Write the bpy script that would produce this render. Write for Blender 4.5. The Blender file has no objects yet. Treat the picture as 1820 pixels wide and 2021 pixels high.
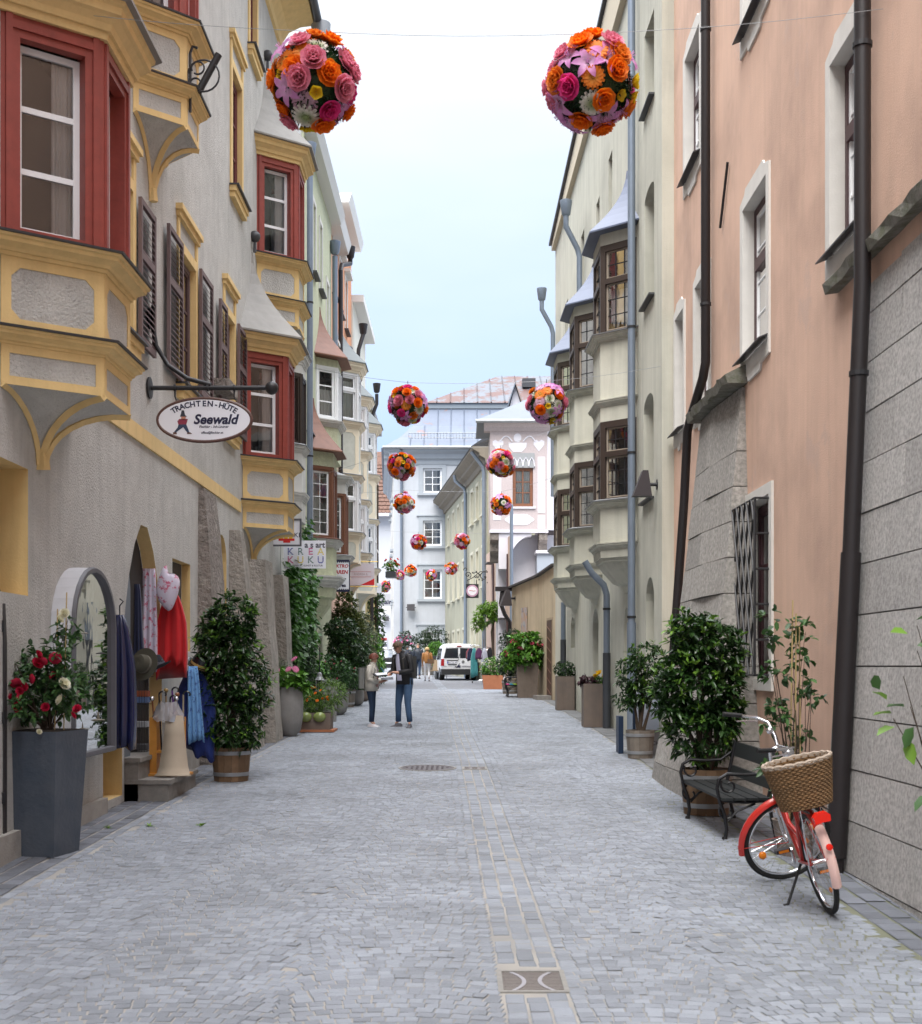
import bpy, bmesh, math, random
import numpy as np
from mathutils import Vector, Matrix
R = math.radians
sin, cos, pi = math.sin, math.cos, math.pi
rnd = random.Random(7)
C = bpy.context.scene.collection
sc = bpy.context.scene
# ------------------------------------------------------------------ camera
F = 2500.0                      # focal length in units of a 1820 px wide picture
cd = bpy.data.cameras.new('camera'); cam = bpy.data.objects.new('camera', cd); C.objects.link(cam)
cd.sensor_fit = 'HORIZONTAL'; cd.sensor_width = 36.0; cd.lens = F / 1820 * 36.0
cd.shift_y = (1315 - 1010.5) / 1820.0
cd.clip_start = 0.1; cd.clip_end = 2000
cam.location = (0, 0, 0); cam.rotation_euler = (R(90), 0, 0)
cd.dof.use_dof = True; cd.dof.focus_distance = 30.0; cd.dof.aperture_fstop = 5.6
sc.camera = cam
sc.render.resolution_x = 922; sc.render.resolution_y = 1024
# ------------------------------------------------------------------ world: thin overcast, brighter overhead
SUN_EL, SUN_AZ = 58.0, 200.0
w = bpy.data.worlds.new('World'); sc.world = w; w.use_nodes = True
nt = w.node_tree; nt.nodes.clear()
def N(t, tree=None, **k):
    n = (tree or nt).nodes.new(t)
    for a, b in k.items(): setattr(n, a, b)
    return n
out = N('ShaderNodeOutputWorld'); bg = N('ShaderNodeBackground'); bg.inputs[1].default_value = 0.12
sky = N('ShaderNodeTexSky'); sky.sky_type = 'NISHITA'; sky.sun_disc = False
sky.sun_elevation = R(SUN_EL); sky.sun_rotation = R(SUN_AZ); sky.air_density = 1.2; sky.dust_density = 1.0; sky.ozone_density = 1.4
tc = N('ShaderNodeTexCoord'); sep = N('ShaderNodeSeparateXYZ')
nz = N('ShaderNodeTexNoise'); nz.inputs['Scale'].default_value = 2.2; nz.inputs['Detail'].default_value = 4; nz.inputs['Roughness'].default_value = .45
mp = N('ShaderNodeMapping'); mp.inputs['Scale'].default_value = (1, 1, 3.0)
ad = N('ShaderNodeMath', operation='MULTIPLY_ADD'); ad.inputs[1].default_value = .34; ad.inputs[2].default_value = -.17
ad2 = N('ShaderNodeMath', operation='ADD', use_clamp=True)
rp = N('ShaderNodeValToRGB'); cr = rp.color_ramp
cr.elements[0].position = .16; cr.elements[0].color = (.118, .157, .232, 1); cr.elements[1].position = .47; cr.elements[1].color = (.235, .243, .252, 1)
for ps_, c_ in ((.28, (.146, .181, .24)), (.376, (.195, .215, .244)), (.6, (.5, .515, .545)), (.85, (1.15, 1.18, 1.26))): e = cr.elements.new(ps_); e.color = (*c_, 1)
sc10 = N('ShaderNodeVectorMath', operation='SCALE'); sc10.inputs[3].default_value = 11.5
mx = N('ShaderNodeMix', data_type='RGBA'); mx.inputs[0].default_value = .93
L = nt.links.new
L(tc.outputs['Generated'], mp.inputs[0]); L(mp.outputs[0], nz.inputs['Vector']); L(tc.outputs['Generated'], sep.inputs[0])
L(nz.outputs[0], ad.inputs[0]); L(sep.outputs[2], ad2.inputs[0]); L(ad.outputs[0], ad2.inputs[1]); L(ad2.outputs[0], rp.inputs[0]); L(rp.outputs[0], sc10.inputs[0])
L(sky.outputs[0], mx.inputs[6]); L(sc10.outputs[0], mx.inputs[7]); L(mx.outputs[2], bg.inputs[0]); L(bg.outputs[0], out.inputs[0])
sd = bpy.data.lights.new('sun', 'SUN'); sd.energy = 1.4; sd.angle = R(40); sd.color = (1, .96, .9)
sun = bpy.data.objects.new('sun', sd); C.objects.link(sun)
az = R(SUN_AZ); el = R(SUN_EL)
sun.rotation_euler = Vector((-sin(az) * cos(el), -cos(az) * cos(el), -sin(el))).to_track_quat('-Z', 'Y').to_euler()
sc.view_settings.view_transform = 'Standard'; sc.view_settings.look = 'None'; sc.view_settings.gamma = 1; sc.view_settings.use_curve_mapping = False
sc.view_settings.exposure = 1.8
sc.cycles.max_bounces = 8; sc.cycles.diffuse_bounces = 4; sc.cycles.transparent_max_bounces = 12
# ------------------------------------------------------------------ helpers
_HY = [-8, 0, 6, 10, 20, 27, 40, 63, 80, 120]
_HH = [2.2, 2.0, 1.85, 1.74, 1.48, 1.29, 1.065, .69, .48, .3]
def g(y): return -float(np.interp(y, _HY, _HH))
def at(u, v, d):
    "world point seen at picture position u, v at depth d"
    return Vector(((u - 910) * d / F, d, (1315 - v) * d / F))
class Fr:
    "facade frame: s along the wall, o outwards, z up"
    def __init__(f, x, y, ang=90, side=1):
        f.p0 = Vector((x, y, 0)); a = R(ang); f.t = Vector((cos(a), sin(a), 0)); f.n = Vector((sin(a), -cos(a), 0)) * side
    def p(f, s, o, z): return f.p0 + f.t * s + f.n * o + Vector((0, 0, z))
class MB:
    def __init__(s): s.v = []; s.f = []
    def add(s, vs, fs):
        k = len(s.v); s.v.extend(tuple(p) for p in vs); s.f.extend(tuple(i + k for i in f) for f in fs); return s
    def quad(s, *p): return s.add(p, [tuple(range(len(p)))])
    def box(s, x0, x1, y0, y1, z0, z1):
        return s.add([(x0, y0, z0), (x1, y0, z0), (x1, y1, z0), (x0, y1, z0), (x0, y0, z1), (x1, y0, z1), (x1, y1, z1), (x0, y1, z1)],
                     [(3, 2, 1, 0), (4, 5, 6, 7), (0, 1, 5, 4), (1, 2, 6, 5), (2, 3, 7, 6), (3, 0, 4, 7)])
    def fbox(s, fr, s0, s1, o0, o1, z0, z1, dz=0):
        P = fr.p
        return s.add([P(s0, o0, z0), P(s1, o0, z0 + dz), P(s1, o1, z0 + dz), P(s0, o1, z0), P(s0, o0, z1), P(s1, o0, z1 + dz), P(s1, o1, z1 + dz), P(s0, o1, z1)],
                     [(3, 2, 1, 0), (4, 5, 6, 7), (0, 1, 5, 4), (1, 2, 6, 5), (2, 3, 7, 6), (3, 0, 4, 7)])
    def hexa(s, p):
        return s.add(p, [(3, 2, 1, 0), (4, 5, 6, 7), (0, 1, 5, 4), (1, 2, 6, 5), (2, 3, 7, 6), (3, 0, 4, 7)])
    def tube(s, path, r, n=8, caps=True, flat=1.0):
        path = [Vector(p) for p in path]; m = len(path)
        rs = r if isinstance(r, (list, tuple)) else [r] * m
        up = Vector((0, 0, 1)); rings = []; prev = None
        for i in range(m):
            d = (path[min(i + 1, m - 1)] - path[max(i - 1, 0)])
            if d.length < 1e-9: d = Vector((0, 0, 1))
            d.normalize()
            if prev is None:
                a = d.cross(up)
                if a.length < .05: a = d.cross(Vector((1, 0, 0)))
                a.normalize()
            else:
                a = prev - d * prev.dot(d)
                if a.length < 1e-6: a = d.orthogonal()
                a.normalize()
            prev = a; b = d.cross(a)
            rings.append([path[i] + a * (cos(2 * pi * k / n) * rs[i]) + b * (sin(2 * pi * k / n) * rs[i] * flat) for k in range(n)])
        return s.loft(rings, caps)
    def loft(s, rings, caps=True, closed=True):
        n = len(rings[0]); vs = [p for r in rings for p in r]; fs = []
        for i in range(len(rings) - 1):
            for k in range(n if closed else n - 1):
                a = i * n + k; b = i * n + (k + 1) % n; fs.append((a, b, b + n, a + n))
        if caps and closed:
            fs.append(tuple(reversed(range(n)))); fs.append(tuple(range((len(rings) - 1) * n, len(rings) * n)))
        return s.add(vs, fs)
    def lathe(s, prof, c=(0, 0, 0), n=16, axis=None, caps=True):
        c = Vector(c); M = axis or Matrix.Identity(3)
        return s.loft([[c + M @ Vector((r * cos(2 * pi * k / n), r * sin(2 * pi * k / n), z)) for k in range(n)] for r, z in prof], caps)
    def ball(s, c, r, n=12, m=8, sc=(1, 1, 1)):
        return s.loft([[Vector(c) + Vector((sc[0] * r * sin(pi * j / m) * cos(2 * pi * k / n), sc[1] * r * sin(pi * j / m) * sin(2 * pi * k / n), -sc[2] * r * cos(pi * j / m))) for k in range(n)]
                       for j in [.02] + list(range(1, m)) + [m - .02]])
    def prism(s, pts, f, h0, h1):
        "polygon of (a, b) pairs, f(a, b, h) -> point"
        n = len(pts); vs = [f(a, b, h0) for a, b in pts] + [f(a, b, h1) for a, b in pts]
        return s.add(vs, [tuple(reversed(range(n))), tuple(range(n, 2 * n))] + [(i, (i + 1) % n, (i + 1) % n + n, i + n) for i in range(n)])
    def mesh(s, name, mat=None, smooth=False, off=None):
        me = bpy.data.meshes.new(name)
        v = s.v if off is None else [(a[0] - off[0], a[1] - off[1], a[2] - off[2]) for a in s.v]
        me.from_pydata(v, [], s.f)
        if mat: me.materials.append(mat)
        if smooth:
            me.polygons.foreach_set('use_smooth', [True] * len(me.polygons))
            if smooth != 2: me.set_sharp_from_angle(angle=R(40))
        me.update(); return me
    def build(s, name, mat, parent=None, smooth=False, world=True, kind=None, label=None):
        off = None
        if parent is not None and world:
            r = parent
            while r.parent: r = r.parent
            off = r.location
        o = bpy.data.objects.new(name, s.mesh(name, mat, smooth, off)); C.objects.link(o)
        if parent: o.parent = parent
        if kind: o['kind'] = kind
        if label: o['label'] = label
        return o
def tag(o, label=None, cat=None, group=None, kind=None):
    if label: o['label'] = label
    if cat: o['category'] = cat
    if group: o['group'] = group
    if kind: o['kind'] = kind
    return o
def thing(name, loc, label, cat, group=None, rz=0.0, kind=None):
    o = bpy.data.objects.new(name, None); C.objects.link(o); o.location = loc; o.rotation_euler = (0, 0, R(rz)); o.empty_display_size = .1
    return tag(o, label, cat, group, kind)
def copy_tree(o, parent=None):
    c = o.copy(); C.objects.link(c); c.parent = parent
    for ch in list(o.children): copy_tree(ch, c)
    return c
def link(name, me, parent=None, loc=None, rot=None, scale=None):
    o = bpy.data.objects.new(name, me); C.objects.link(o)
    if parent: o.parent = parent
    if loc is not None: o.location = loc
    if rot is not None: o.rotation_euler = rot
    if scale is not None: o.scale = scale
    return o
# ------------------------------------------------------------------ materials
MATS = {}
def mat(name, col, rough=.7, metal=0.0, noise=0.0, scale=8.0, bump=0.0, bscale=60.0, col2=None, stain=0.0, spec=None, streak=0.0, alpha=None, trans=0.0, sheen=0.0, coat=0.0, moss=None, detail=4, bdist=.01, isl=0.0, obr=0.0, dirt_pits=None):
    if name in MATS: return MATS[name]
    m = bpy.data.materials.new(name); m.use_nodes = True; t = m.node_tree; b = t.nodes['Principled BSDF']; lk = t.links.new
    b.inputs['Roughness'].default_value = rough; b.inputs['Metallic'].default_value = metal
    if spec is not None: b.inputs['Specular IOR Level'].default_value = spec
    if coat: b.inputs['Coat Weight'].default_value = coat; b.inputs['Coat Roughness'].default_value = .08
    if trans: b.inputs['Transmission Weight'].default_value = trans
    if sheen: b.inputs['Sheen Weight'].default_value = sheen
    b.inputs['Base Color'].default_value = (*col, 1)
    co = N('ShaderNodeTexCoord', t).outputs['Object']
    geo = N('ShaderNodeNewGeometry', t)
    pos = geo.outputs['Position']
    cur = None
    def mixc(a, fac, c2, mode='MIX'):
        n = N('ShaderNodeMix', t, data_type='RGBA', blend_type=mode)
        if a is None: n.inputs[6].default_value = (*col, 1)
        else: lk(a, n.inputs[6])
        n.inputs[7].default_value = (*c2, 1); lk(fac, n.inputs[0]); return n.outputs[2]
    def noi(scl, det=4, vec=None, rgh=.6):
        n = N('ShaderNodeTexNoise', t); n.inputs['Scale'].default_value = scl; n.inputs['Detail'].default_value = det; n.inputs['Roughness'].default_value = rgh
        lk(vec or pos, n.inputs['Vector']); return n.outputs[0]
    def rng(x, a, c, lo=0, hi=1):
        n = N('ShaderNodeMapRange', t); n.inputs[1].default_value = a; n.inputs[2].default_value = c; n.inputs[3].default_value = lo; n.inputs[4].default_value = hi
        lk(x, n.inputs[0]); return n.outputs[0]
    dk = tuple(c * .55 for c in col)
    if noise:
        cur = mixc(cur, rng(noi(scale, detail), .35, .7, 0, noise), col2 or dk)
    if isl or obr:
        src = geo.outputs['Random Per Island'] if isl else N('ShaderNodeObjectInfo', t).outputs['Random']
        k = isl or obr
        r = rng(src, 0, 1, 1 - k, 1 + k * .8)
        n = N('ShaderNodeMix', t, data_type='RGBA', blend_type='MULTIPLY'); n.inputs[0].default_value = 1
        if cur is None: n.inputs[6].default_value = (*col, 1)
        else: lk(cur, n.inputs[6])
        lk(r, n.inputs[7]); cur = n.outputs[2]
    if streak:
        mp_ = N('ShaderNodeMapping', t); mp_.inputs['Scale'].default_value = (3.5, 3.5, .22); lk(pos, mp_.inputs[0])
        cur = mixc(cur, rng(noi(1.6, 5, mp_.outputs[0]), .45, .75, 0, streak), tuple(c * .6 for c in col))
    if stain:
        cur = mixc(cur, rng(noi(.55, 6), .48, .72, 0, stain), tuple(c * .5 for c in col))
    if moss:
        cur = mixc(cur, rng(noi(moss[0], 5), moss[1], moss[1] + .18, 0, moss[3] if len(moss) > 3 else .8), moss[2])
    if dirt_pits:   # grime, rust, flaked paint, print or dark roughcast pits: (scale, threshold, colour, amount)
        cur = mixc(cur, rng(noi(dirt_pits[0], 7, None, .7), dirt_pits[1], dirt_pits[1] + .06, 0, dirt_pits[3]), dirt_pits[2])
    if cur is not None: lk(cur, b.inputs['Base Color'])
    if bump:
        bn = N('ShaderNodeBump', t); bn.inputs['Strength'].default_value = bump; bn.inputs['Distance'].default_value = bdist
        lk(noi(bscale, 3), bn.inputs['Height']); lk(bn.outputs[0], b.inputs['Normal'])
    MATS[name] = m; return m
def glass(name='window_glass', tint=(.02, .025, .03), clear=.85, rf=1.5, r0=.035):
    if name in MATS: return MATS[name]
    m = bpy.data.materials.new(name); m.use_nodes = True; t = m.node_tree; t.nodes.clear(); lk = t.links.new
    o = N('ShaderNodeOutputMaterial', t); gl = N('ShaderNodeBsdfGlossy', t); gl.inputs['Roughness'].default_value = .02
    tr = N('ShaderNodeBsdfTransparent', t); df = N('ShaderNodeBsdfDiffuse', t); df.inputs[0].default_value = (*tint, 1)
    m1 = N('ShaderNodeMixShader', t); m1.inputs[0].default_value = clear; m2 = N('ShaderNodeMixShader', t)
    fr = N('ShaderNodeFresnel', t); fr.inputs[0].default_value = 1.6
    bn = N('ShaderNodeBump', t); bn.inputs['Strength'].default_value = .06; bn.inputs['Distance'].default_value = .02
    nn = N('ShaderNodeTexNoise', t); nn.inputs['Scale'].default_value = 3.0; lk(N('ShaderNodeNewGeometry', t).outputs['Position'], nn.inputs['Vector'])
    lk(nn.outputs[0], bn.inputs['Height']); lk(bn.outputs[0], gl.inputs['Normal'])
    ml = N('ShaderNodeMath', t, operation='MULTIPLY_ADD'); ml.inputs[1].default_value = rf; ml.inputs[2].default_value = r0; ml.use_clamp = True
    lk(fr.outputs[0], ml.inputs[0]); lk(ml.outputs[0], m2.inputs[0])
    lk(df.outputs[0], m1.inputs[1]); lk(tr.outputs[0], m1.inputs[2]); lk(m1.outputs[0], m2.inputs[1]); lk(gl.outputs[0], m2.inputs[2]); lk(m2.outputs[0], o.inputs[0])
    MATS[name] = m; return m
GL = glass()
ROUGHCAST = mat('grey_roughcast', (.56, .55, .52), .95, noise=.35, scale=3, bump=1.0, bscale=40, stain=.45, streak=.45, bdist=.022, dirt_pits=(30, .58, (.3, .295, .28), .5))  # dark flecks put the pits of the roughcast into the colour
YEL = mat('ochre_trim', (.76, .55, .25), .85, noise=.25, scale=5, bump=.35, bscale=40, streak=.35, stain=.2, col2=(.55, .38, .16))
REDP = mat('red_paint', (.29, .05, .036), .5, noise=.5, scale=9, streak=.35, bump=.15, bscale=30)
WHP = mat('white_paint', (.8, .81, .82), .4)
ZINC = mat('grey_sheet_metal', (.3, .31, .32), .5, .3, noise=.3, scale=3)
DZINC = mat('dark_sheet_metal', (.06, .06, .065), .5, .3)
IRON = mat('black_iron', (.016, .016, .019), .5)
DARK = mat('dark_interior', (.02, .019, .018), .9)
CURT = mat('white_curtain', (.85, .86, .86), .9, noise=.1, scale=20)
# ------------------------------------------------------------------ ground, setts, channel
def lerp(y, ys, xs): return float(np.interp(y, ys, xs))
def left_edge(y): return lerp(y, [5, 17, 30, 45, 60], [-3.5, -3.48, -3.15, -3.25, -3.4])
def right_edge(y): return lerp(y, [5, 22, 38, 41, 46, 60, 75], [2.85, 2.8, 2.62, 2.5, 1.75, 1.2, -.3])
def chan(y): return lerp(y, [4, 6.7, 10, 15, 20, 25, 41, 63, 75], [.45, .42, .36, .28, .18, .02, -.3, -1.3, -2.4])
def ground_mat():
    m = bpy.data.materials.new('mortar'); m.use_nodes = True; t = m.node_tree; b = t.nodes['Principled BSDF']; lk = t.links.new
    b.inputs['Roughness'].default_value = .9
    ge = N('ShaderNodeNewGeometry', t); n1 = N('ShaderNodeTexNoise', t); n1.inputs['Scale'].default_value = 1.3; n1.inputs['Detail'].default_value = 5
    lk(ge.outputs['Position'], n1.inputs['Vector'])
    mr = N('ShaderNodeMapRange', t); mr.inputs[1].default_value = .4; mr.inputs[2].default_value = .65; lk(n1.outputs[0], mr.inputs[0])
    a = N('ShaderNodeMix', t, data_type='RGBA'); a.inputs[6].default_value = (.33, .312, .285, 1); a.inputs[7].default_value = (.235, .232, .225, 1); lk(mr.outputs[0], a.inputs[0])
    br = N('ShaderNodeTexBrick', t); br.inputs['Scale'].default_value = 1; br.inputs['Brick Width'].default_value = .11; br.inputs['Row Height'].default_value = .1
    br.inputs['Mortar Size'].default_value = .008; br.inputs['Color1'].default_value = (.22, .235, .27, 1); br.inputs['Color2'].default_value = (.16, .17, .2, 1); br.inputs['Mortar'].default_value = (.17, .165, .155, 1)
    lk(ge.outputs['Position'], br.inputs['Vector'])
    sp = N('ShaderNodeSeparateXYZ', t); lk(ge.outputs['Position'], sp.inputs[0])
    gt = N('ShaderNodeMath', t, operation='GREATER_THAN'); gt.inputs[1].default_value = 50.0; lk(sp.outputs[1], gt.inputs[0])
    c = N('ShaderNodeMix', t, data_type='RGBA'); lk(gt.outputs[0], c.inputs[0]); lk(a.outputs[2], c.inputs[6]); lk(br.outputs[0], c.inputs[7])
    gx = N('ShaderNodeMath', t, operation='GREATER_THAN'); gx.inputs[1].default_value = 1.9
    mo = N('ShaderNodeMix', t, data_type='RGBA'); mo.inputs[7].default_value = (.1, .115, .05, 1)
    rx = N('ShaderNodeMapRange', t); rx.inputs[1].default_value = 1.4; rx.inputs[2].default_value = 3.1; rx.inputs[4].default_value = .85; lk(sp.outputs[0], rx.inputs[0])
    ry = N('ShaderNodeMapRange', t); ry.inputs[1].default_value = 26; ry.inputs[2].default_value = 16; ry.inputs[3].default_value = 0; ry.inputs[4].default_value = 1; lk(sp.outputs[1], ry.inputs[0])
    mm = N('ShaderNodeMath', t, operation='MULTIPLY'); lk(rx.outputs[0], mm.inputs[0]); lk(ry.outputs[0], mm.inputs[1])
    lk(mm.outputs[0], mo.inputs[0]); lk(c.outputs[2], mo.inputs[6]); lk(mo.outputs[2], b.inputs['Base Color'])
    return m
ys = [-20] + list(np.arange(-8, 130, 2.0)) + [180, 420]
xs = [-160, -40, -12, -4.5, -2, .2, 2, 4.5, 12, 40, 160]
gm = MB()
gm.v = [(x, y, g(y) - .0055) for y in ys for x in xs]
gm.f = [(j * len(xs) + i, j * len(xs) + i + 1, (j + 1) * len(xs) + i + 1, (j + 1) * len(xs) + i) for j in range(len(ys) - 1) for i in range(len(xs) - 1)]
road = gm.build('street', ground_mat()); tag(road, 'grey cobbled street running uphill between the old houses', 'street', kind='structure')

rng_ = np.random.default_rng(3)
def sett_rows():
    S = []; Wd = 1.22; y = 5.6
    while y < 50:
        pitch = .082 if y < 30 else .095
        def run(x, end, sg):
            while True:
                wd = rng_.uniform(.07, .108) * (1 if y < 30 else 1.15)
                xc = x + sg * wd / 2; x += sg * wd
                if sg * (xc + sg * wd * .3) > sg * end: break
                ph = ((xc + 40) % Wd) / Wd - .5
                yy = y - .11 * (ph * ph) * 4 + rng_.normal(0, .0015); th = -.11 * 8 * ph / Wd
                S.append((xc, yy, wd / 2 - .0022, pitch / 2 - .002 + rng_.normal(0, .001), math.atan(th) + rng_.normal(0, .008)))
        run(chan(y) - .19, left_edge(y) + .1, -1); run(chan(y) + .19, right_edge(y), 1)
        y += pitch
    return np.array(S)
def along_rows(xfun, offs, w, l0, l1, y0, y1):
    S = []
    for o in offs:
        y = y0 + rng_.uniform(0, .1)
        while y < y1:
            l = rng_.uniform(l0, l1)
            yc = y + l / 2; sl = (xfun(yc + .5) - xfun(yc - .5))
            S.append((xfun(yc) + o + rng_.normal(0, .003), yc, w / 2 - .006, l / 2 - .005, -math.atan(sl)))
            y += l
    return np.array(S)
def sett_mesh(S, name, m, zlift=0.0, hv=.002, ins=.006, bev=.0045):
    n = len(S); gz = -np.interp(S[:, 1], _HY, _HH)
    base = np.array([(-1, -1), (1, -1), (1, 1), (-1, 1)], float)
    cs, sn = np.cos(S[:, 4]), np.sin(S[:, 4])
    top = rng_.normal(0, hv, n) + zlift
    tx, ty = rng_.normal(0, .012, n), rng_.normal(0, .012, n)
    V = np.zeros((n, 8, 3))
    for k in range(4):
        jx, jy = rng_.normal(0, .0016, n), rng_.normal(0, .0016, n)
        for ring, (dz, di) in enumerate(((-bev, 0), (0, ins))):
            lx = base[k, 0] * (S[:, 2] - di) + jx; ly = base[k, 1] * (S[:, 3] - di) + jy
            V[:, ring * 4 + k, 0] = S[:, 0] + lx * cs - ly * sn
            V[:, ring * 4 + k, 1] = S[:, 1] + lx * sn + ly * cs
            V[:, ring * 4 + k, 2] = gz + top + dz + lx * tx + ly * ty + (-np.interp(V[:, ring * 4 + k, 1], _HY, _HH) - gz)
    q = np.array([(4, 5, 6, 7), (0, 1, 5, 4), (1, 2, 6, 5), (2, 3, 7, 6), (3, 0, 4, 7)])
    Fc = (np.arange(n)[:, None, None] * 8 + q[None]).reshape(-1, 4)
    me = bpy.data.meshes.new(name); me.from_pydata(V.reshape(-1, 3).tolist(), [], Fc.tolist()); me.materials.append(m); me.update()
    return me
SETT = mat('sett_granite', (.262, .285, .325), .72, noise=.75, scale=.8, col2=(.17, .182, .2), bump=.6, bscale=70, isl=.2, stain=.4)
SETT1 = mat('sett_granite_near', (.262, .285, .325), .72, noise=.75, scale=.8, col2=(.17, .182, .2), bump=.6, bscale=70, obr=.2, stain=.4)
DSETT = mat('dark_sett', (.15, .16, .185), .7, noise=.5, scale=3, bump=.4, bscale=90, isl=.3)
S = sett_rows()
vis = np.abs(S[:, 0]) * F / S[:, 1] < 915
vis &= (1315 + F * np.interp(S[:, 1], _HY, _HH) / S[:, 1]) < 2022
idx = np.where(vis)[0]; near = idx[np.argsort(S[idx, 1])[:300]]
rest = np.setdiff1d(np.arange(len(S)), near)
o = link('sett_paving', sett_mesh(S[rest], 'sett_paving', SETT), road); o['kind'] = 'stuff'
variants = []
for k in range(10):
    S1 = np.array([[0, 0, 1.0, 1.0, 0]]); me = bpy.data.meshes.new('sett')
    j = rng_.normal(0, .035, (4, 2)); b4 = np.array([(-1, -1), (1, -1), (1, 1), (-1, 1)], float) + j
    vs = [(x, y, -.009) for x, y in b4] + [(x * .91, y * .91, rng_.normal(0, .0012)) for x, y in b4]
    me.from_pydata(vs, [], [(4, 5, 6, 7), (0, 1, 5, 4), (1, 2, 6, 5), (2, 3, 7, 6), (3, 0, 4, 7)]); me.materials.append(SETT1); variants.append(me)
for i in near:
    x, y, a, b_, th = S[i]
    link('sett', variants[int(rng_.integers(10))], road, (x, y, g(y) + rng_.normal(0, .0015)), (R(1.5) + rng_.normal(0, .012), rng_.normal(0, .012), th), (a, b_, 1))
ch = along_rows(chan, (-.122, 0, .122), .118, .09, .17, 5.6, 62)
ch = ch[~((np.abs(ch[:, 1] - 7.3) < .29) | (np.abs(ch[:, 1] - 18.8) < .22))]
o = link('channel_stones', sett_mesh(ch, 'channel_stones', SETT, -.001), road); o['kind'] = 'stuff'
eds = np.concatenate([along_rows(left_edge, (.05,), .1, .12, .2, 6, 46)])
o = link('edge_stones', sett_mesh(eds, 'edge_stones', SETT), road); o['kind'] = 'stuff'
lp = along_rows(left_edge, [-.09 - .165 * k for k in range(5)], .155, .13, .24, 6, 46)
lp = lp[lp[:, 0] > -4.2]
o = link('pavement_stones', sett_mesh(lp, 'pavement_stones', DSETT, .004), road); o['kind'] = 'stuff'
rp = along_rows(right_edge, [.09 + .17 * k for k in range(6)], .165, .15, .3, 6, 17)
o = link('pavement_stones', sett_mesh(rp, 'pavement_stones', DSETT, .004), road); o['kind'] = 'stuff'
rp = along_rows(right_edge, [.19, .55, .9], .35, .4, .8, 17, 46)
o = link('pavement_slabs', sett_mesh(rp, 'pavement_slabs', mat('pavement_slab', (.17, .175, .18), .75, noise=.5, scale=4, bump=.3, isl=.15), .006), road); o['kind'] = 'stuff'
# drain grates and manhole
def grate(x, y, w, l, label):
    z = g(y); sl = (g(y + .5) - g(y - .5))
    r = thing('drain_grate', (x, y, z), label, 'drain'); r.rotation_euler = (math.atan(sl), 0, 0)
    IG = mat('cast_iron_worn', (.2, .17, .16), .5, .6, noise=.4, scale=30)
    m = MB(); m.box(-w / 2, w / 2, -l / 2, l / 2, -.06, -.05); m.build('pit', DARK, r, world=False)
    m = MB(); t = .03
    m.box(-w / 2, w / 2, -l / 2, -l / 2 + t, -.05, .004); m.box(-w / 2, w / 2, l / 2 - t, l / 2, -.05, .004); m.box(-w / 2, -w / 2 + t, -l / 2 + t, l / 2 - t, -.05, .004); m.box(w / 2 - t, w / 2, -l / 2 + t, l / 2 - t, -.05, .004)
    m.build('frame', mat('grate_frame', (.3, .29, .27), .7, .3, noise=.4, scale=20), r, world=False)
    nb = 13; bar = MB().box(-w / 2 + t, w / 2 - t, -.006, .006, -.03, -.002).mesh('grate_bar', IG)
    for k in range(nb):
        link('grate_bar', bar, r, (0, -l / 2 + t + (k + .5) * (l - 2 * t) / nb, 0))
    for sx in (-1, 1):
        m = MB(); pts = [(sx * (.045 + .07 * (q / 5) ** 2), q / 5 * (l / 2 - .04)) for q in range(-5, 6)]
        m.loft([[(a - .012, b, -.028), (a + .012, b, -.028), (a + .012, b, .001), (a - .012, b, .001)] for a, b in pts])
        m.build('grate_rib', mat('worn_steel', (.42, .4, .42), .4, .6), r, world=False)
grate(chan(7.3), 7.3, .4, .46, 'rusty drain grate in the channel close to the camera')
grate(chan(18.8), 18.8, .36, .32, 'small drain grate farther up the stone channel beside the manhole')
r = thing('manhole_cover', (-.5, 18.8, g(18.8) + .004), 'round dark manhole cover set in the cobbles', 'manhole'); r.rotation_euler = (.027, 0, 0)
m = MB(); m.lathe([(.40, -.01), (.40, .004), (.36, .006), (.355, .001)], n=32); m.build('cover', mat('manhole_iron', (.13, .115, .12), .55, .5, noise=.4, scale=25), r, world=False)
m = MB(); m.lathe([(.43, -.012), (.43, .003), (.402, .003), (.402, -.01)], n=32, caps=False); m.build('rim', mat('grate_frame', (0, 0, 0)), r, world=False)
stud = MB().box(-.018, .018, -.018, .018, 0, .006).mesh('stud', MATS['manhole_iron'])
for i in range(-4, 5):
    for j in range(-4, 5):
        if i * i + j * j < 17: link('stud', stud, r, (i * .075, j * .075, .002))
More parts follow.
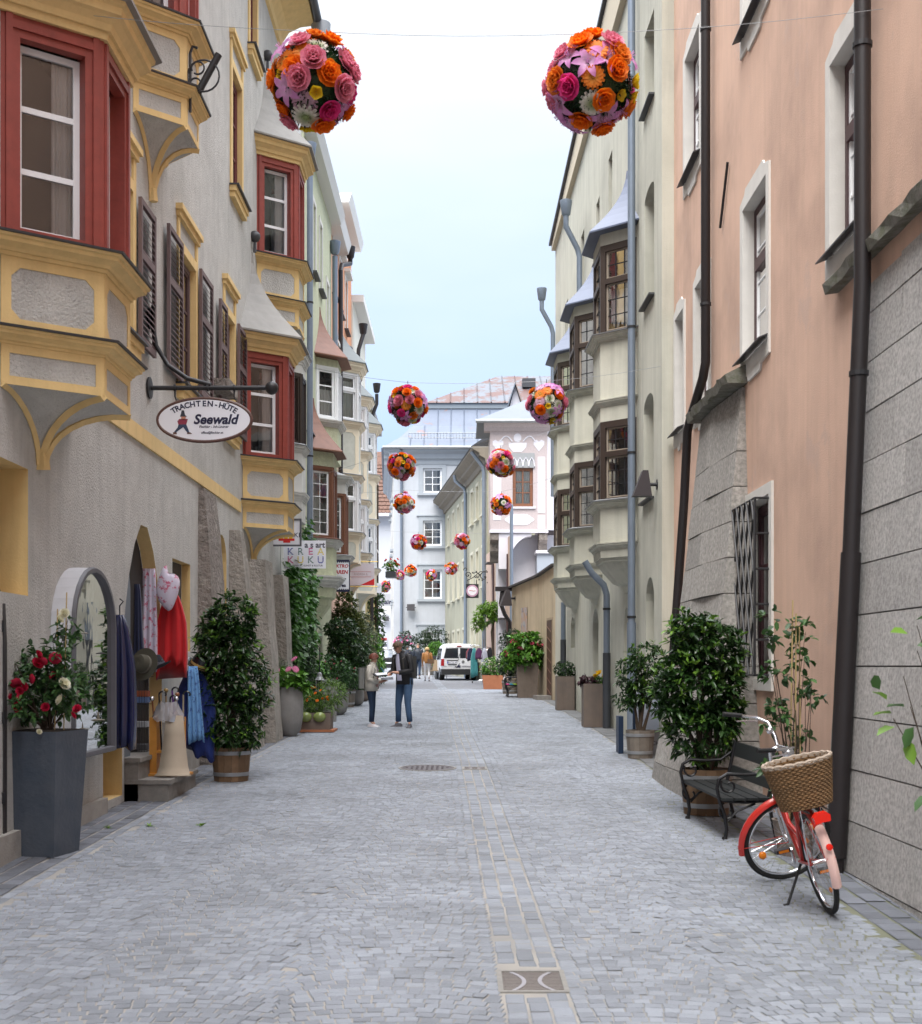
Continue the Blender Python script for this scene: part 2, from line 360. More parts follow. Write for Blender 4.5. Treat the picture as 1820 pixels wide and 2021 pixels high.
# ------------------------------------------------------------------ facade builders
def face_frame(a, b, nref):
    f = Fr.__new__(Fr); f.p0 = Vector((a.x, a.y, 0)); d = Vector((b.x - a.x, b.y - a.y, 0)); f.len = d.length; f.t = d.normalized()
    n = Vector((f.t.y, -f.t.x, 0))
    if n.dot(nref) < 0: n = -n
    f.n = n; return f
def arch_pts(s0, s1, zs, rise, kind, n=9):
    "points of an arch from (s0, zs) over the top to (s1, zs)"
    w = (s1 - s0) / 2; c = (s0 + s1) / 2; P = []
    for k in range(n + 1):
        a = pi * (1 - k / n)
        if kind == 'point':
            x = cos(a); z = (1 - abs(x) ** 1.7) ** .75
        else:
            x = cos(a); z = sin(a)
        P.append((c + w * x, zs + rise * z))
    return P
def wall(parent, fr, s0, s1, z0, z1, m, holes=(), name='wall', thick=.4, reveal=None, back=DARK, ends=True):
    mb = MB(); S = sorted({s0, s1, *[h['s0'] for h in holes], *[h['s1'] for h in holes]}); Z = sorted({z0, z1, *[h['z0'] for h in holes], *[h['z1'] for h in holes]})
    for i in range(len(S) - 1):
        for j in range(len(Z) - 1):
            cs, cz = (S[i] + S[i + 1]) / 2, (Z[j] + Z[j + 1]) / 2
            if any(h['s0'] < cs < h['s1'] and h['z0'] < cz < h['z1'] for h in holes): continue
            mb.quad(fr.p(S[i], 0, Z[j]), fr.p(S[i + 1], 0, Z[j]), fr.p(S[i + 1], 0, Z[j + 1]), fr.p(S[i], 0, Z[j + 1]))
    for a in (s0, s1) if ends else (): mb.quad(fr.p(a, 0, z0), fr.p(a, -thick - 3, z0), fr.p(a, -thick - 3, z1), fr.p(a, 0, z1))
    for h in holes:
        if h.get('arch'):
            ap = arch_pts(h['s0'], h['s1'], h['z1'] - h['rise'], h['rise'], h['arch'])
            for k in range(len(ap) - 1):
                a, b = ap[k], ap[k + 1]
                if abs(a[1] - h['z1']) < 1e-6 and abs(b[1] - h['z1']) < 1e-6: continue
                mb.quad(fr.p(a[0], 0, a[1]), fr.p(b[0], 0, b[1]), fr.p(b[0], 0, h['z1']), fr.p(a[0], 0, h['z1']))
    w_ = mb.build(name, m, parent)
    for h in holes:
        d = h.get('d', .2); rv = MB(); sp = h.get('splay', 0)
        if h.get('arch'): loop = [(h['s0'], h['z0'])] + arch_pts(h['s0'], h['s1'], h['z1'] - h['rise'], h['rise'], h['arch']) + [(h['s1'], h['z0'])]
        else: loop = [(h['s0'], h['z0']), (h['s0'], h['z1']), (h['s1'], h['z1']), (h['s1'], h['z0'])]
        cs = (h['s0'] + h['s1']) / 2
        inn = [(a + (cs - a) * sp, b) for a, b in loop]
        n = len(loop)
        for k in range(n):
            a, b, a2, b2 = loop[k], loop[(k + 1) % n], inn[k], inn[(k + 1) % n]
            rv.quad(fr.p(a[0], 0, a[1]), fr.p(b[0], 0, b[1]), fr.p(b2[0], -d, b2[1]), fr.p(a2[0], -d, a2[1]))
        rv.build('reveal', h.get('rm') or reveal or m, w_)
        if h.get('back', True):
            bk = MB(); bk.quad(*[fr.p(a, -d - .001, b) for a, b in inn]); bk.build('recess', h.get('bm') or back, w_)
    return w_
def window(parent, fr, s0, s1, z0, z1, o, fm, sm, rows=3, cols=2, fw=.07, sw=.045, gl=GL, curtain=None, name='window', inner=DARK, bar=.025, transom=None):
    m = MB()
    m.fbox(fr, s0, s1, o - .05, o, z1 - fw, z1); m.fbox(fr, s0, s1, o - .05, o, z0, z0 + fw)
    m.fbox(fr, s0, s0 + fw, o - .05, o, z0 + fw, z1 - fw); m.fbox(fr, s1 - fw, s1, o - .05, o, z0 + fw, z1 - fw)
    w = m.build(name, fm, parent)
    a0, a1, b0, b1 = s0 + fw, s1 - fw, z0 + fw, z1 - fw
    m = MB()
    m.fbox(fr, a0, a1, o - .045, o - .012, b1 - sw, b1); m.fbox(fr, a0, a1, o - .045, o - .012, b0, b0 + sw * 1.3)
    m.fbox(fr, a0, a0 + sw, o - .045, o - .012, b0 + sw * 1.3, b1 - sw); m.fbox(fr, a1 - sw, a1, o - .045, o - .012, b0 + sw * 1.3, b1 - sw)
    a0 += sw; a1 -= sw; b0 += sw * 1.3; b1 -= sw
    for c in range(1, cols): x = a0 + (a1 - a0) * c / cols; m.fbox(fr, x - bar, x + bar, o - .043, o - .014, b0, b1)
    zs = [b0 + (b1 - b0) * r / rows for r in range(rows + 1)]
    for z in zs[1:-1]: m.fbox(fr, a0, a1, o - .041, o - .016, z - bar * .8, z + bar * .8)
    m.build('sash', sm, w)
    if transom:
        m = MB(); zt = z0 + (z1 - z0) * transom; m.fbox(fr, s0 + fw, s1 - fw, o - .045, o + .015, zt - .07, zt + .07); m.build('transom', fm, w)
    for c in range(cols):
        for r in range(rows):
            x0, x1 = a0 + (a1 - a0) * c / cols, a0 + (a1 - a0) * (c + 1) / cols
            m = MB(); m.quad(fr.p(x0, o - .03, zs[r]), fr.p(x1, o - .03, zs[r]), fr.p(x1, o - .03, zs[r + 1]), fr.p(x0, o - .03, zs[r + 1])); m.build('pane', gl, w)
    if inner: MB().quad(*[fr.p(a, o - .16, b) for a, b in ((s0, z0), (s1, z0), (s1, z1), (s0, z1))]).build('interior', inner, w)
    if curtain:
        drape(fr, a0 + (a1 - a0) * curtain[0], a0 + (a1 - a0) * curtain[1], b0 + (b1 - b0) * (curtain[2] if len(curtain) > 2 else 0), b1, o - .09).build('curtain', CURT, w)
    return w
def drape(fr, s0, s1, z0, z1, o, amp=.02, n=18, hem=0):
    m = MB(); top = []; bot = []
    for k in range(n + 1):
        s = s0 + (s1 - s0) * k / n; d = amp * sin(k * 1.9) ; top.append(fr.p(s, o + d * .6, z1)); bot.append(fr.p(s, o + d, z0 + (hem * abs(sin(k * .9)))))
    m.loft([top, bot], False, False); return m
def surround(parent, fr, s0, s1, z0, z1, w, o, m, name='surround', sides=True, bottom=False, top=True):
    b = MB()
    if sides: b.fbox(fr, s0 - w, s0, 0, o, z0, z1); b.fbox(fr, s1, s1 + w, 0, o, z0, z1)
    if top: b.fbox(fr, s0 - w, s1 + w, 0, o, z1, z1 + w)
    if bottom: b.fbox(fr, s0 - w, s1 + w, 0, o, z0 - w, z0)
    return b.build(name, m, parent)
SHUT = mat('brown_shutter_paint', (.075, .035, .035), .6, noise=.3, scale=20)
SHUTF = mat('faded_shutter_frame', (.16, .11, .11), .7, noise=.4, scale=20)
_slats = {}
def shutter(parent, fr, s0, s1, z0, z1, o):
    b = MB(); t = .06
    b.fbox(fr, s0, s0 + t, o, o + .045, z0, z1); b.fbox(fr, s1 - t, s1, o, o + .045, z0, z1)
    zm = z0 + (z1 - z0) * .62
    for za, zb in ((z0, z0 + .09), (zm - .05, zm + .05), (z1 - .07, z1)): b.fbox(fr, s0 + t, s1 - t, o + .002, o + .043, za, zb)
    sh = b.build('shutter', SHUTF, parent)
    rt = parent
    while rt.parent: rt = rt.parent
    w = s1 - s0 - 2 * t; me = MB()
    f0 = Fr.__new__(Fr); f0.p0 = Vector((0, 0, 0)); f0.t = fr.t; f0.n = fr.n
    P = f0.p
    me.hexa([P(-w / 2, -.018, .028), P(w / 2, -.018, .028), P(w / 2, .022, -.03), P(-w / 2, .022, -.03), P(-w / 2, -.018, .042), P(w / 2, -.018, .042), P(w / 2, .022, -.016), P(-w / 2, .022, -.016)])
    slat = me.mesh('slat', SHUT)
    for za, zb in ((z0 + .09, zm - .05), (zm + .05, z1 - .07)):
        n = int((zb - za) / .075)
        for k in range(n):
            link('slat', slat, sh, fr.p((s0 + s1) / 2, o + .02, za + (k + .5) * (zb - za) / n) - rt.location)
    return sh
CORN = [(0, .0), (.0, .03), (.22, .035), (.22, .06), (.4, .075), (.55, .12), (.6, .15), (.8, .155), (.85, .18), (1, .185)]
def oriel(parent, fr, sc_, hw, hf, p, segs, body, trim, frame, sash, metal=ZINC, roofm=ZINC, name='oriel', room=None, corn=None):
    a = math.atan2(p, hw - hf)
    def ring(z, off, k=1.0):
        W = hw * k + off / sin(a); H = hf * k + off * math.tan(a / 2); Pp = p * k + off
        return [fr.p(sc_ - W, 0.0, z), fr.p(sc_ - H, Pp, z), fr.p(sc_ + H, Pp, z), fr.p(sc_ + W, 0.0, z)]
    corn = corn or trim
    bodyb = MB(); roofb = MB(); corb = MB(); ribs = MB(); wins = []; pend = []; fin = MB()
    for sg in segs:
        k = sg[0]
        if k == 'corbel':
            zt, zb = sg[1], sg[2]; pw = sg[3] if len(sg) > 3 else 1.0; rings = []; rp = [[], [], [], []]
            for q in range(9):
                t = q / 8 * pi / 2; f = max(.05, 1 - sin(t) * .95); z = zb - (zb - zt) * (1 - cos(t))
                rg = ring(z, 0, f); rings.append(rg)
                for i in range(4): rp[i].append(rg[i])
            corb.loft(rings, True, True)
            if trim:
                for i in (1, 2): ribs.tube([q_ + fr.n * .004 for q_ in rp[i]], .045, 4)
                for i in (0, 3): ribs.tube([q_ + fr.n * .01 for q_ in rp[i]], .035, 4)
                ribs.tube([rings[-1][1] + Vector((0, 0, .12)), (rings[-1][1] + rings[-1][2]) / 2 + Vector((0, 0, -.04))], [.06, .075], 6)
        elif k == 'step':     # stepped stone corbel: list of (z, factor)
            corb.loft([ring(z, 0, f) for z, f in sg[1]], True, True)
        elif k == 'band':
            z0, z1 = sg[1], sg[2]; o0 = sg[4] if len(sg) > 4 else 0
            bb_ = MB().loft([ring(z0, o0), ring(z1, o0)], True, True)
            if bodyb.v: pend.append(('render_band', bb_, body))
            else: bodyb = bb_
            if len(sg) > 3 and sg[3] and trim:
                trims = MB(); pend.append(('panel_border', trims, trim)); r0, bw, ch = ring(z0, 0), sg[3], (sg[3] * 1.0 if (z1 - z0) > .45 else 0)
                for i in range(3):
                    f = face_frame(r0[i], r0[i + 1], fr.n if i == 1 else (fr.n - fr.t * (1 if i == 0 else -1)))
                    Ln = f.len
                    for (s0, s1, za, zb) in ((0, Ln, z0, z0 + bw), (0, Ln, z1 - bw, z1), (0, bw, z0 + bw, z1 - bw), (Ln - bw, Ln, z0 + bw, z1 - bw)):
                        trims.fbox(f, s0, s1, 0, .010, za, zb)
                    if ch and Ln > .5:
                        for sx in (0, 1):
                            for zx in (0, 1):
                                if zx == 0 and len(sg) > 5: continue
                                xs_ = (bw - .01, bw + ch, bw - .01) if sx == 0 else (Ln - bw + .01, Ln - bw - ch, Ln - bw + .01)
                                zz = (z1 - bw + .01, z1 - bw + .01, z1 - bw - ch) if zx else (z0 + bw - .01, z0 + bw - .01, z0 + bw + ch)
                                trims.prism([(xs_[q], zz[q]) for q in range(3)], lambda s_, z_, h_, f=f: f.p(s_, h_, z_), 0, .009)
        elif k == 'cornice':
            z0, z1, sc2 = sg[1], sg[2], sg[3]
            pend.append(('cornice', MB().loft([ring(z0 + (z1 - z0) * t, off * sc2) for t, off in CORN], True, True), corn or body))
            if len(sg) > 4 and sg[4]:
                pend.append(('metal_cap', MB().loft([ring(z1 + .001, .185 * sc2 + .02), ring(z1 + .02, .185 * sc2 + .025), ring(z1 + .05, .05)], True, True), metal))
        elif k == 'window':
            wins.append(sg[1:])
        elif k == 'roof':
            z0, z1, off = sg[1], sg[2], sg[3]; rings = [ring(z0 - .03, off), ring(z0, off)]
            for q in range(1, 9):
                t = q / 8; f = (1 - t) ** 1.75; z = z0 + (z1 - z0) * t
                W = (hw + off / sin(a)) * f + .02; H = (hf + off * math.tan(a / 2)) * f + .01; Pp = (p + off) * f + .02
                rings.append([fr.p(sc_ - W, 0, z), fr.p(sc_ - H, Pp, z), fr.p(sc_ + H, Pp, z), fr.p(sc_ + W, 0, z)])
            roofb.loft(rings, True, True)
            if len(sg) > 4 and sg[4]:
                c = fr.p(sc_, .06, z1); fin.tube([c, c + Vector((0, 0, .22))], [.035, .025], 8); fin.ball(c + Vector((0, 0, .3)), .11, 10, 8)
    R_ = bodyb.build(name, body, parent)
    if corb.v: corb.build('corbel', body, R_)
    if ribs.v: ribs.build('corbel_rib', trim, R_)
    for nm, mb_, mt_ in pend: mb_.build(nm, mt_, R_)
    if roofb.v: roofb.build('canopy_roof', roofm, R_)
    if fin.v: fin.build('finial', DZINC, R_, True)
    for (z0, z1, rows, cols, opt) in wins:
        r0 = ring(z0, 0); wf, ws = MB(), MB(); rc = opt.get('rec', 0); fw = opt.get('fw', .13); sw = opt.get('sw', .05); rail = opt.get('rail')
        lead = MB(); curt = MB()
        for i in range(3):
            nref = fr.n if i == 1 else (fr.n - fr.t * (1 if i == 0 else -1))
            f = face_frame(r0[i], r0[i + 1], nref); Ln = f.len
            wf.fbox(f, 0, fw, -.10 - rc, 0, z0, z1); wf.fbox(f, Ln - fw, Ln, -.10 - rc, 0, z0, z1)
            wf.fbox(f, fw, Ln - fw, -.10, -.002, z1 - fw * 1.1, z1); wf.fbox(f, fw, Ln - fw, -.10, -.002, z0, z0 + fw * .5)
            if opt.get('mould', True):
                wf.fbox(f, fw * .25, fw * .6, 0, .022, z0, z1 - .002); wf.fbox(f, Ln - fw * .6, Ln - fw * .25, 0, .022, z0, z1 - .002)
                wf.fbox(f, fw * .6, Ln - fw * .6, 0, .02, z1 - fw * .7, z1 - fw * .3)
            a0, a1, b0, b1 = fw, Ln - fw, z0 + fw * .5, z1 - fw * 1.1
            if rail: zr = b0 + (b1 - b0) * rail; wf.fbox(f, a0, a1, -.10, .012, zr - .05, zr + .05)
            parts_ = [(b0, b1, rows)] if not rail else [(b0, zr - .05, max(1, rows - rows // 2)), (zr + .05, b1, max(1, rows // 2))]
            for (c0, c1, rw) in parts_:
                ws.fbox(f, a0, a1, -.085 - rc, -.045 - rc, c0, c0 + sw); ws.fbox(f, a0, a1, -.085 - rc, -.045 - rc, c1 - sw, c1)
                ws.fbox(f, a0, a0 + sw, -.085 - rc, -.045 - rc, c0 + sw, c1 - sw); ws.fbox(f, a1 - sw, a1, -.085 - rc, -.045 - rc, c0 + sw, c1 - sw)
                bb = opt.get('bar', .022)
                tgt = lead if opt.get('lead') else ws
                for q in range(1, rw): z = c0 + (c1 - c0) * q / rw; tgt.fbox(f, a0 + sw, a1 - sw, -.082 - rc, -.05 - rc, z - bb, z + bb)
                for q in range(1, cols): x = a0 + (a1 - a0) * q / cols; tgt.fbox(f, x - bb, x + bb, -.08 - rc, -.052 - rc, c0 + sw, c1 - sw)
                for q in range(rw):
                    if opt.get('one') and q: break
                    za, zb = (c0, c1) if opt.get('one') else (c0 + (c1 - c0) * q / rw, c0 + (c1 - c0) * (q + 1) / rw)
                    MB().quad(f.p(a0, -.066 - rc, za), f.p(a1, -.066 - rc, za), f.p(a1, -.066 - rc, zb), f.p(a0, -.066 - rc, zb)).build('pane', GL, R_)
            cu = opt.get('curtain')
            if cu: 
                for c_ in (cu if isinstance(cu[0], tuple) else (cu,)):
                    d = drape(f, a0 + (a1 - a0) * c_[0], a0 + (a1 - a0) * c_[1], b0 + (b1 - b0) * c_[2], b0 + (b1 - b0) * c_[3], -.16 - rc, .018, 20, c_[4] if len(c_) > 4 else 0)
                    curt.add(d.v, d.f)
        wf.build('window_frame', frame, R_); ws.build('sash', sash, R_)
        if lead.v: lead.build('lead_bar', IRON, R_)
        if curt.v: curt.build('curtain', opt.get('cm', CURT), R_)
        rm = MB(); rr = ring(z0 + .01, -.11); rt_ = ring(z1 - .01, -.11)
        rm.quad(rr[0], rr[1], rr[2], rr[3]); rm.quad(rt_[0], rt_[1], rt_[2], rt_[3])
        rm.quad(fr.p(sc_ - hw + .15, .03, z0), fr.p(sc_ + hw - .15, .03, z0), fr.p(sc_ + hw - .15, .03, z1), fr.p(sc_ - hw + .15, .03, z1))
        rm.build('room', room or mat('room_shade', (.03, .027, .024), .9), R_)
    return R_
# ------------------------------------------------------------------ left: grey house with ochre trim and red oriels
FL = Fr(-4.0, 0.0, 90, 1)
h1 = thing('corner_house', (-4.0, 18, g(18)), 'grey roughcast house with ochre trim and red framed oriels above the hat shop', 'house')
STONE = mat('rubble_stone', (.27, .235, .21), .95, noise=.7, scale=6, col2=(.13, .115, .10), bump=1.0, bscale=14, bdist=.07, stain=.4, dirt_pits=(2.6, .56, (.4, .37, .33), .6))
OCH = YEL
holes = [dict(s0=8.6, s1=11.7, z0=.65, z1=1.82, d=.55, rm=OCH),
         dict(s0=15.04, s1=16.93, z0=g(15.9) - .1, z1=1.82, arch='point', rise=1.35, d=.17, rm=OCH, bm=mat('dark_passage', (.035, .03, .027), .95, noise=.5, scale=5)),
         dict(s0=17.55, s1=18.7, z0=.22, z1=1.5, d=.13, rm=OCH, bm=mat('dark_stone_fill', (.1, .085, .075), .95, noise=.7, scale=9, bump=.8, bscale=20)),
         dict(s0=14.15, s1=14.95, z0=-1.52, z1=-.95, d=.3, rm=OCH),
         dict(s0=20.75, s1=21.6, z0=-.6, z1=2.2, arch='round', rise=.42, d=.4, rm=OCH),
         dict(s0=24.6, s1=26.0, z0=-1.0, z1=1.35, arch='round', rise=.6, d=.25, rm=OCH, bm=mat('ochre_door', (.45, .27, .1), .7)),
         dict(s0=14.2, s1=15.35, z0=3.95, z1=5.75, d=.18, rm=OCH), dict(s0=17.95, s1=19.0, z0=4.0, z1=5.92, d=.18, rm=OCH), dict(s0=21.4, s1=22.25, z0=4.05, z1=6.0, d=.18, rm=OCH),
         dict(s0=22.05, s1=23.0, z0=8.35, z1=10.45, d=.2, rm=OCH), dict(s0=23.9, s1=24.7, z0=11.7, z1=13.4, d=.2, rm=OCH), dict(s0=18.4, s1=19.4, z0=11.7, z1=13.4, d=.2, rm=OCH)]
wall(h1, FL, -25, 28.0, -2.4, 14.2, ROUGHCAST, holes)
REDW = mat('dark_red_window', (.13, .025, .025), .5)
for (s0, s1, z0, z1, rows) in ((14.2, 15.35, 3.95, 5.75, 3), (17.95, 19.0, 4.0, 5.92, 3), (21.4, 22.25, 4.05, 6.0, 3), (22.05, 23.0, 8.35, 10.45, 3), (23.9, 24.7, 11.7, 13.4, 3), (18.4, 19.4, 11.7, 13.4, 3)):
    window(h1, FL, s0 + .02, s1 - .02, z0 + .02, z1 - .02, -.06, REDW if z0 > 8 else SHUTF, REDW if z0 > 8 else SHUT, rows, 2)
    surround(h1, FL, s0, s1, z0, z1, .14, .03, OCH)
    m = MB()   # frieze and little cornice above the window
    m.fbox(FL, s0 - .14, s0 - .02, 0, .03, z1 + .14, z1 + .42); m.fbox(FL, s1 + .02, s1 + .14, 0, .03, z1 + .14, z1 + .42)
    m.fbox(FL, s0 - .17, s1 + .17, 0, .06, z1 + .42, z1 + .5); m.fbox(FL, s0 - .2, s1 + .2, 0, .1, z1 + .5, z1 + .58)
    m.build('window_cornice', OCH, h1)
    m = MB(); m.fbox(FL, s0 - .18, s1 + .18, 0, .12, z0 - .12, z0 - .03); m.fbox(FL, s0 - .15, s1 + .15, 0, .09, z0 - .22, z0 - .12); m.build('sill', OCH, h1)
    m = MB(); m.fbox(FL, s0 - .2, s1 + .2, 0, .17, z0 - .03, z0 - .005); m.build('sill_cap', DZINC, h1)
for a, b, z0, z1 in ((15.5, 16.25, 3.95, 5.75), (17.0, 17.85, 4.0, 5.95), (19.1, 20.0, 4.1, 6.0), (20.65, 21.25, 4.05, 6.0), (22.35, 23.15, 4.1, 6.05)):
    shutter(h1, FL, a, b, z0, z1, .05)
m = MB(); m.fbox(FL, 20.2, 21.0, 0, .3, 4.42, 4.6); m.build('stone_bracket', STONE, h1)
def h1_oriel(sc_, hw, hf, p, zb, zt, z0, wide):
    # z0: bottom edge of the lower panel
    segs = [('corbel', zt, z0), ('band', z0, z0 + .35, .075), ('cornice', z0 + .35, z0 + .47, .75, True),
            ('band', z0 + .49, z0 + 1.12, .09), ('cornice', z0 + 1.12, z0 + 1.27, 1.0, True),
            ('window', z0 + 1.3, z0 + 3.24, 3, 1, dict(fw=.17, sw=.058, bar=.026, rec=.1, curtain=(.62, .97, .0, 1.0))),
            ('cornice', z0 + 3.24, z0 + 3.55, 1.25, False), ('roof', z0 + 3.57, z0 + 5.35, .29, True)]
    return oriel(h1, FL, sc_, hw, hf, p, segs, ROUGHCAST, YEL, REDP, WHP, metal=DZINC, roofm=mat('pale_sheet_roof', (.26, .245, .22), .6, .0, noise=.4, scale=2, streak=.5))
h1_oriel(12.0, 1.0, .45, .74, 0, 1.9, 2.46, True)
h1_oriel(24.2, 1.0, .45, .74, 0, 2.0, 2.56, True)
h1_oriel(16.3, .86, .37, .54, 0, 6.02, 6.79, True)
h1_oriel(25.8, 1.0, .45, .74, 0, 6.02, 6.79, True)
m = MB(); m.fbox(FL, 13.1, 22.9, 0, .03, 2.78, 2.98); m.build('string_course', YEL, h1)
# eaves: coved soffit, gutter with hopper
m = MB(); prof = [(0, 13.6), (.06, 13.62), (.07, 13.8), (.2, 14.0), (.45, 14.12), (.75, 14.16), (.76, 14.25), (0, 14.3)]
m.loft([[FL.p(s, a, z) for a, z in prof] for s in (-25, 28.0)]); m.build('eaves', YEL, h1)
m = MB(); m.tube([FL.p(-25, .85, 14.22), FL.p(28.1, .85, 14.22)], .09, 10); m.build('gutter', DZINC, h1, True)
m = MB(); c = FL.p(28.0, .9, 13.85); m.lathe([(.1, -.1), (.2, .0), (.22, .35), (.2, .35)], c, 14); m.tube([c + Vector((.1, 0, .1)), c + Vector((.45, 0, .1))], .025, 6); m.build('gutter_hopper', ZINC, h1, True)
m = MB(); m.loft([[FL.p(-25, .8, 14.28), FL.p(-25, -4, 18), FL.p(-25, -4, 14.28)], [FL.p(28, .8, 14.28), FL.p(28, -4, 18), FL.p(28, -4, 14.28)]]); m.build('roof', DZINC, h1)
# buttresses, stone zone, plinth and steps
def buttress(parent, fr, s0, s1, ztop, ot, ob, m, taper=.12, zb=-2.2):
    b = MB(); P = fr.p; rings = []
    n = 7; rr = random.Random(int(s0 * 10))
    for k in range(n + 1):
        t = k / n; z = zb + (ztop - zb) * t; o = ob + (ot - ob) * t + rr.uniform(-.02, .02)
        rings.append([P(s0 + taper * t + rr.uniform(-.02, .02), -.05, z), P(s0 + taper * t + .06 + rr.uniform(-.02, .02), o, z), P(s1 - taper * t - .04 + rr.uniform(-.02, .02), o + rr.uniform(-.02, .02), z), P(s1 - taper * t, -.05, z)])
    b.loft(rings); return b.build('buttress', m, parent)
buttress(h1, FL, 19.15, 20.5, 2.72, .08, .42, STONE)
buttress(h1, FL, 21.7, 22.5, 2.35, .2, .6, mat('old_plaster_stone', (.36, .33, .29), .95, noise=.7, scale=4, col2=(.2, .18, .16), bump=1.0, bscale=14, bdist=.05, streak=.6, dirt_pits=(3.5, .6, (.14, .125, .11), .6)))
buttress(h1, FL, 23.0, 24.0, 1.95, .42, .68, MATS['old_plaster_stone'], .06)
buttress(h1, FL, 26.2, 27.2, 1.9, .3, .55, MATS['old_plaster_stone'], .06)
PLM = (mat('plinth_plaster', (.38, .36, .33), .95, noise=.5, scale=5, bump=.6, bscale=40, stain=.6))
MB().fbox(FL, 9.0, 14.1, 0, .07, -2.3, g(13) + .2).build('plinth', PLM, h1); MB().fbox(FL, 16.95, 19.1, 0, .06, -2.2, -.75).build('plinth', PLM, h1)
STEP = mat('step_stone', (.24, .225, .205), .9, noise=.6, scale=8, bump=.5, bscale=50)
for k, (s0, s1, o0, o1, z0, z1) in enumerate(((15.06, 16.6, -.02, .52, -1.9, g(15.7) + .24), (15.06, 16.92, -.7, .16, -1.9, g(15.7) + .5))):
    m = MB(); m.fbox(FL, s0, s1, o0, o1, z0, z1 - .05); m.fbox(FL, s0 - .02, s1 + .02, o0, o1 + .03, z1 - .05, z1); m.build('step', STEP, h1)
# display case with arched top
VIT = mat('grey_frame_paint', (.1, .1, .115), .5, noise=.2, scale=10); VITW = mat('pale_case_paint', (.62, .63, .66), .6, noise=.2, scale=8)
vs0, vs1, vz0, vz1, vr = 12.35, 13.85, -.92, 1.02, .62
def vit_loop(off): 
    return [(vs0 - off, vz0 - off)] + arch_pts(vs0 - off, vs1 + off, vz1 - vr, vr + off, 'round', 14) + [(vs1 + off, vz0 - off)]
m = MB(); lo, li = vit_loop(0), vit_loop(-.062)
m.loft([[FL.p(a, 0, b) for a, b in lo], [FL.p(a, .2, b) for a, b in lo]], False); case = m.build('display_case', VITW, h1)
m = MB(); m.loft([[FL.p(a, .2, b) for a, b in vit_loop(.006)], [FL.p(a, .235, b) for a, b in vit_loop(-.008)], [FL.p(a, .235, b) for a, b in vit_loop(-.05)], [FL.p(a, .17, b) for a, b in li]], False); m.build('case_frame', VIT, case, True)
m = MB(); m.quad(*[FL.p(a, .19, b) for a, b in li]); m.build('pane', glass('shop_glass', (.03, .03, .03), .9, 1.0, .03), case)
m = MB(); m.quad(*[FL.p(a, .012, b) for a, b in lo]); m.quad(FL.p(vs0, .01, vz0 + .04), FL.p(vs1, .01, vz0 + .04), FL.p(vs1, .2, vz0 + .04), FL.p(vs0, .2, vz0 + .04)); m.build('case_back', mat('case_lining', (.16, .155, .14), .9, noise=.4, scale=3), case)
rr = random.Random(5)
for k, (s, z, r, col) in enumerate(((12.75, -.62, .14, (.1, .09, .07)), (13.3, -.55, .15, (.13, .12, .09)), (12.9, -.15, .13, (.02, .02, .025)), (13.4, .15, .13, (.05, .05, .05)), (12.8, .35, .12, (.3, .28, .25)))):
    m = MB(); m.lathe([(.01, .10), (r * .45, .1), (r * .58, .06), (r * .62, 0), (r, -.012), (r * .98, -.02), (r * .5, -.018)], FL.p(s, .11, z), 16); m.build('display_hat', mat('hat_felt_%d' % k, col, .9), case, True)
m = MB(); m.add(*(lambda d: (d.v, d.f))(drape(FL, 12.95, 13.2, -.1, .5, .1, .03, 10))); m.build('display_scarf', mat('red_pattern_cloth', (.5, .06, .04), .9, noise=.8, scale=25, col2=(.5, .3, .05)), case)
# dark door leaf standing open at the very edge
m = MB(); m.prism([(-4.62, g(11) - .0), (-4.62, 1.3), (-4.4, 1.2), (-4.15, .95), (-4.0, .55), (-3.985, .2), (-3.985, g(11) + .02)], lambda a, b, h: (a, h, b), 11.05, 11.12)
dl = m.build('door_leaf', mat('dark_oak', (.035, .03, .032), .6, noise=.5, scale=14), h1)
for z in (-1.2, -.5, .3): MB().box(-4.6, -3.98, 11.03, 11.05, z, z + .1).build('iron_strap', IRON, dl)
# ------------------------------------------------------------------ right: salmon house with granite buttresses
FR = Fr(3.5, 0.0, 90, -1)
SAL = mat('salmon_render', (.68, .455, .34), .95, noise=.85, scale=.55, col2=(.52, .345, .265), bump=.45, bscale=60, streak=.3, stain=.45, dirt_pits=(1.3, .6, (.5, .36, .3), .5))
WREN = mat('white_render', (.66, .64, .6), .9, noise=.2, scale=4, bump=.2, streak=.15)
GRAN = mat('granite_block', (.5, .48, .46), .9, noise=.9, scale=30, col2=(.25, .24, .23), bump=.8, bscale=120, obr=.12, streak=.25, detail=2)
GRAN2 = mat('weathered_granite', (.38, .355, .325), .95, noise=.8, scale=22, col2=(.13, .125, .115), bump=.8, bscale=80, obr=.15, streak=.7)
MOSS = mat('mossy_stone', (.2, .19, .17), .95, noise=.8, scale=9, col2=(.07, .08, .035), bump=.9, bscale=40)
DBR = mat('dark_maroon_window', (.055, .02, .025), .45)
hs = thing('salmon_house', (3.5, 14, g(14)), 'tall salmon rendered house with white window surrounds and granite buttresses', 'house')
RW = [(11.0, 11.95, 3.85, 5.66), (14.45, 15.65, 3.75, 5.62), (17.85, 18.85, 3.75, 5.62), (19.85, 20.6, 3.75, 5.62), (14.45, 15.65, 7.75, 9.7), (18.5, 19.7, 7.5, 9.4), (11.0, 11.95, 7.8, 9.7)] + [(a, a + 1.2, z, z + 1.87) for a in (7.3, 3.7, .1, -3.5) for z in (3.75, 7.7)]
holes = [dict(s0=a, s1=b, z0=c, z1=d, d=.22, rm=WREN) for a, b, c, d in RW] + [dict(s0=14.3, s1=15.55, z0=-.15, z1=1.95, d=.22, rm=WREN)]
wall(hs, FR, -25, 20.8, -2.3, 15, SAL, holes)
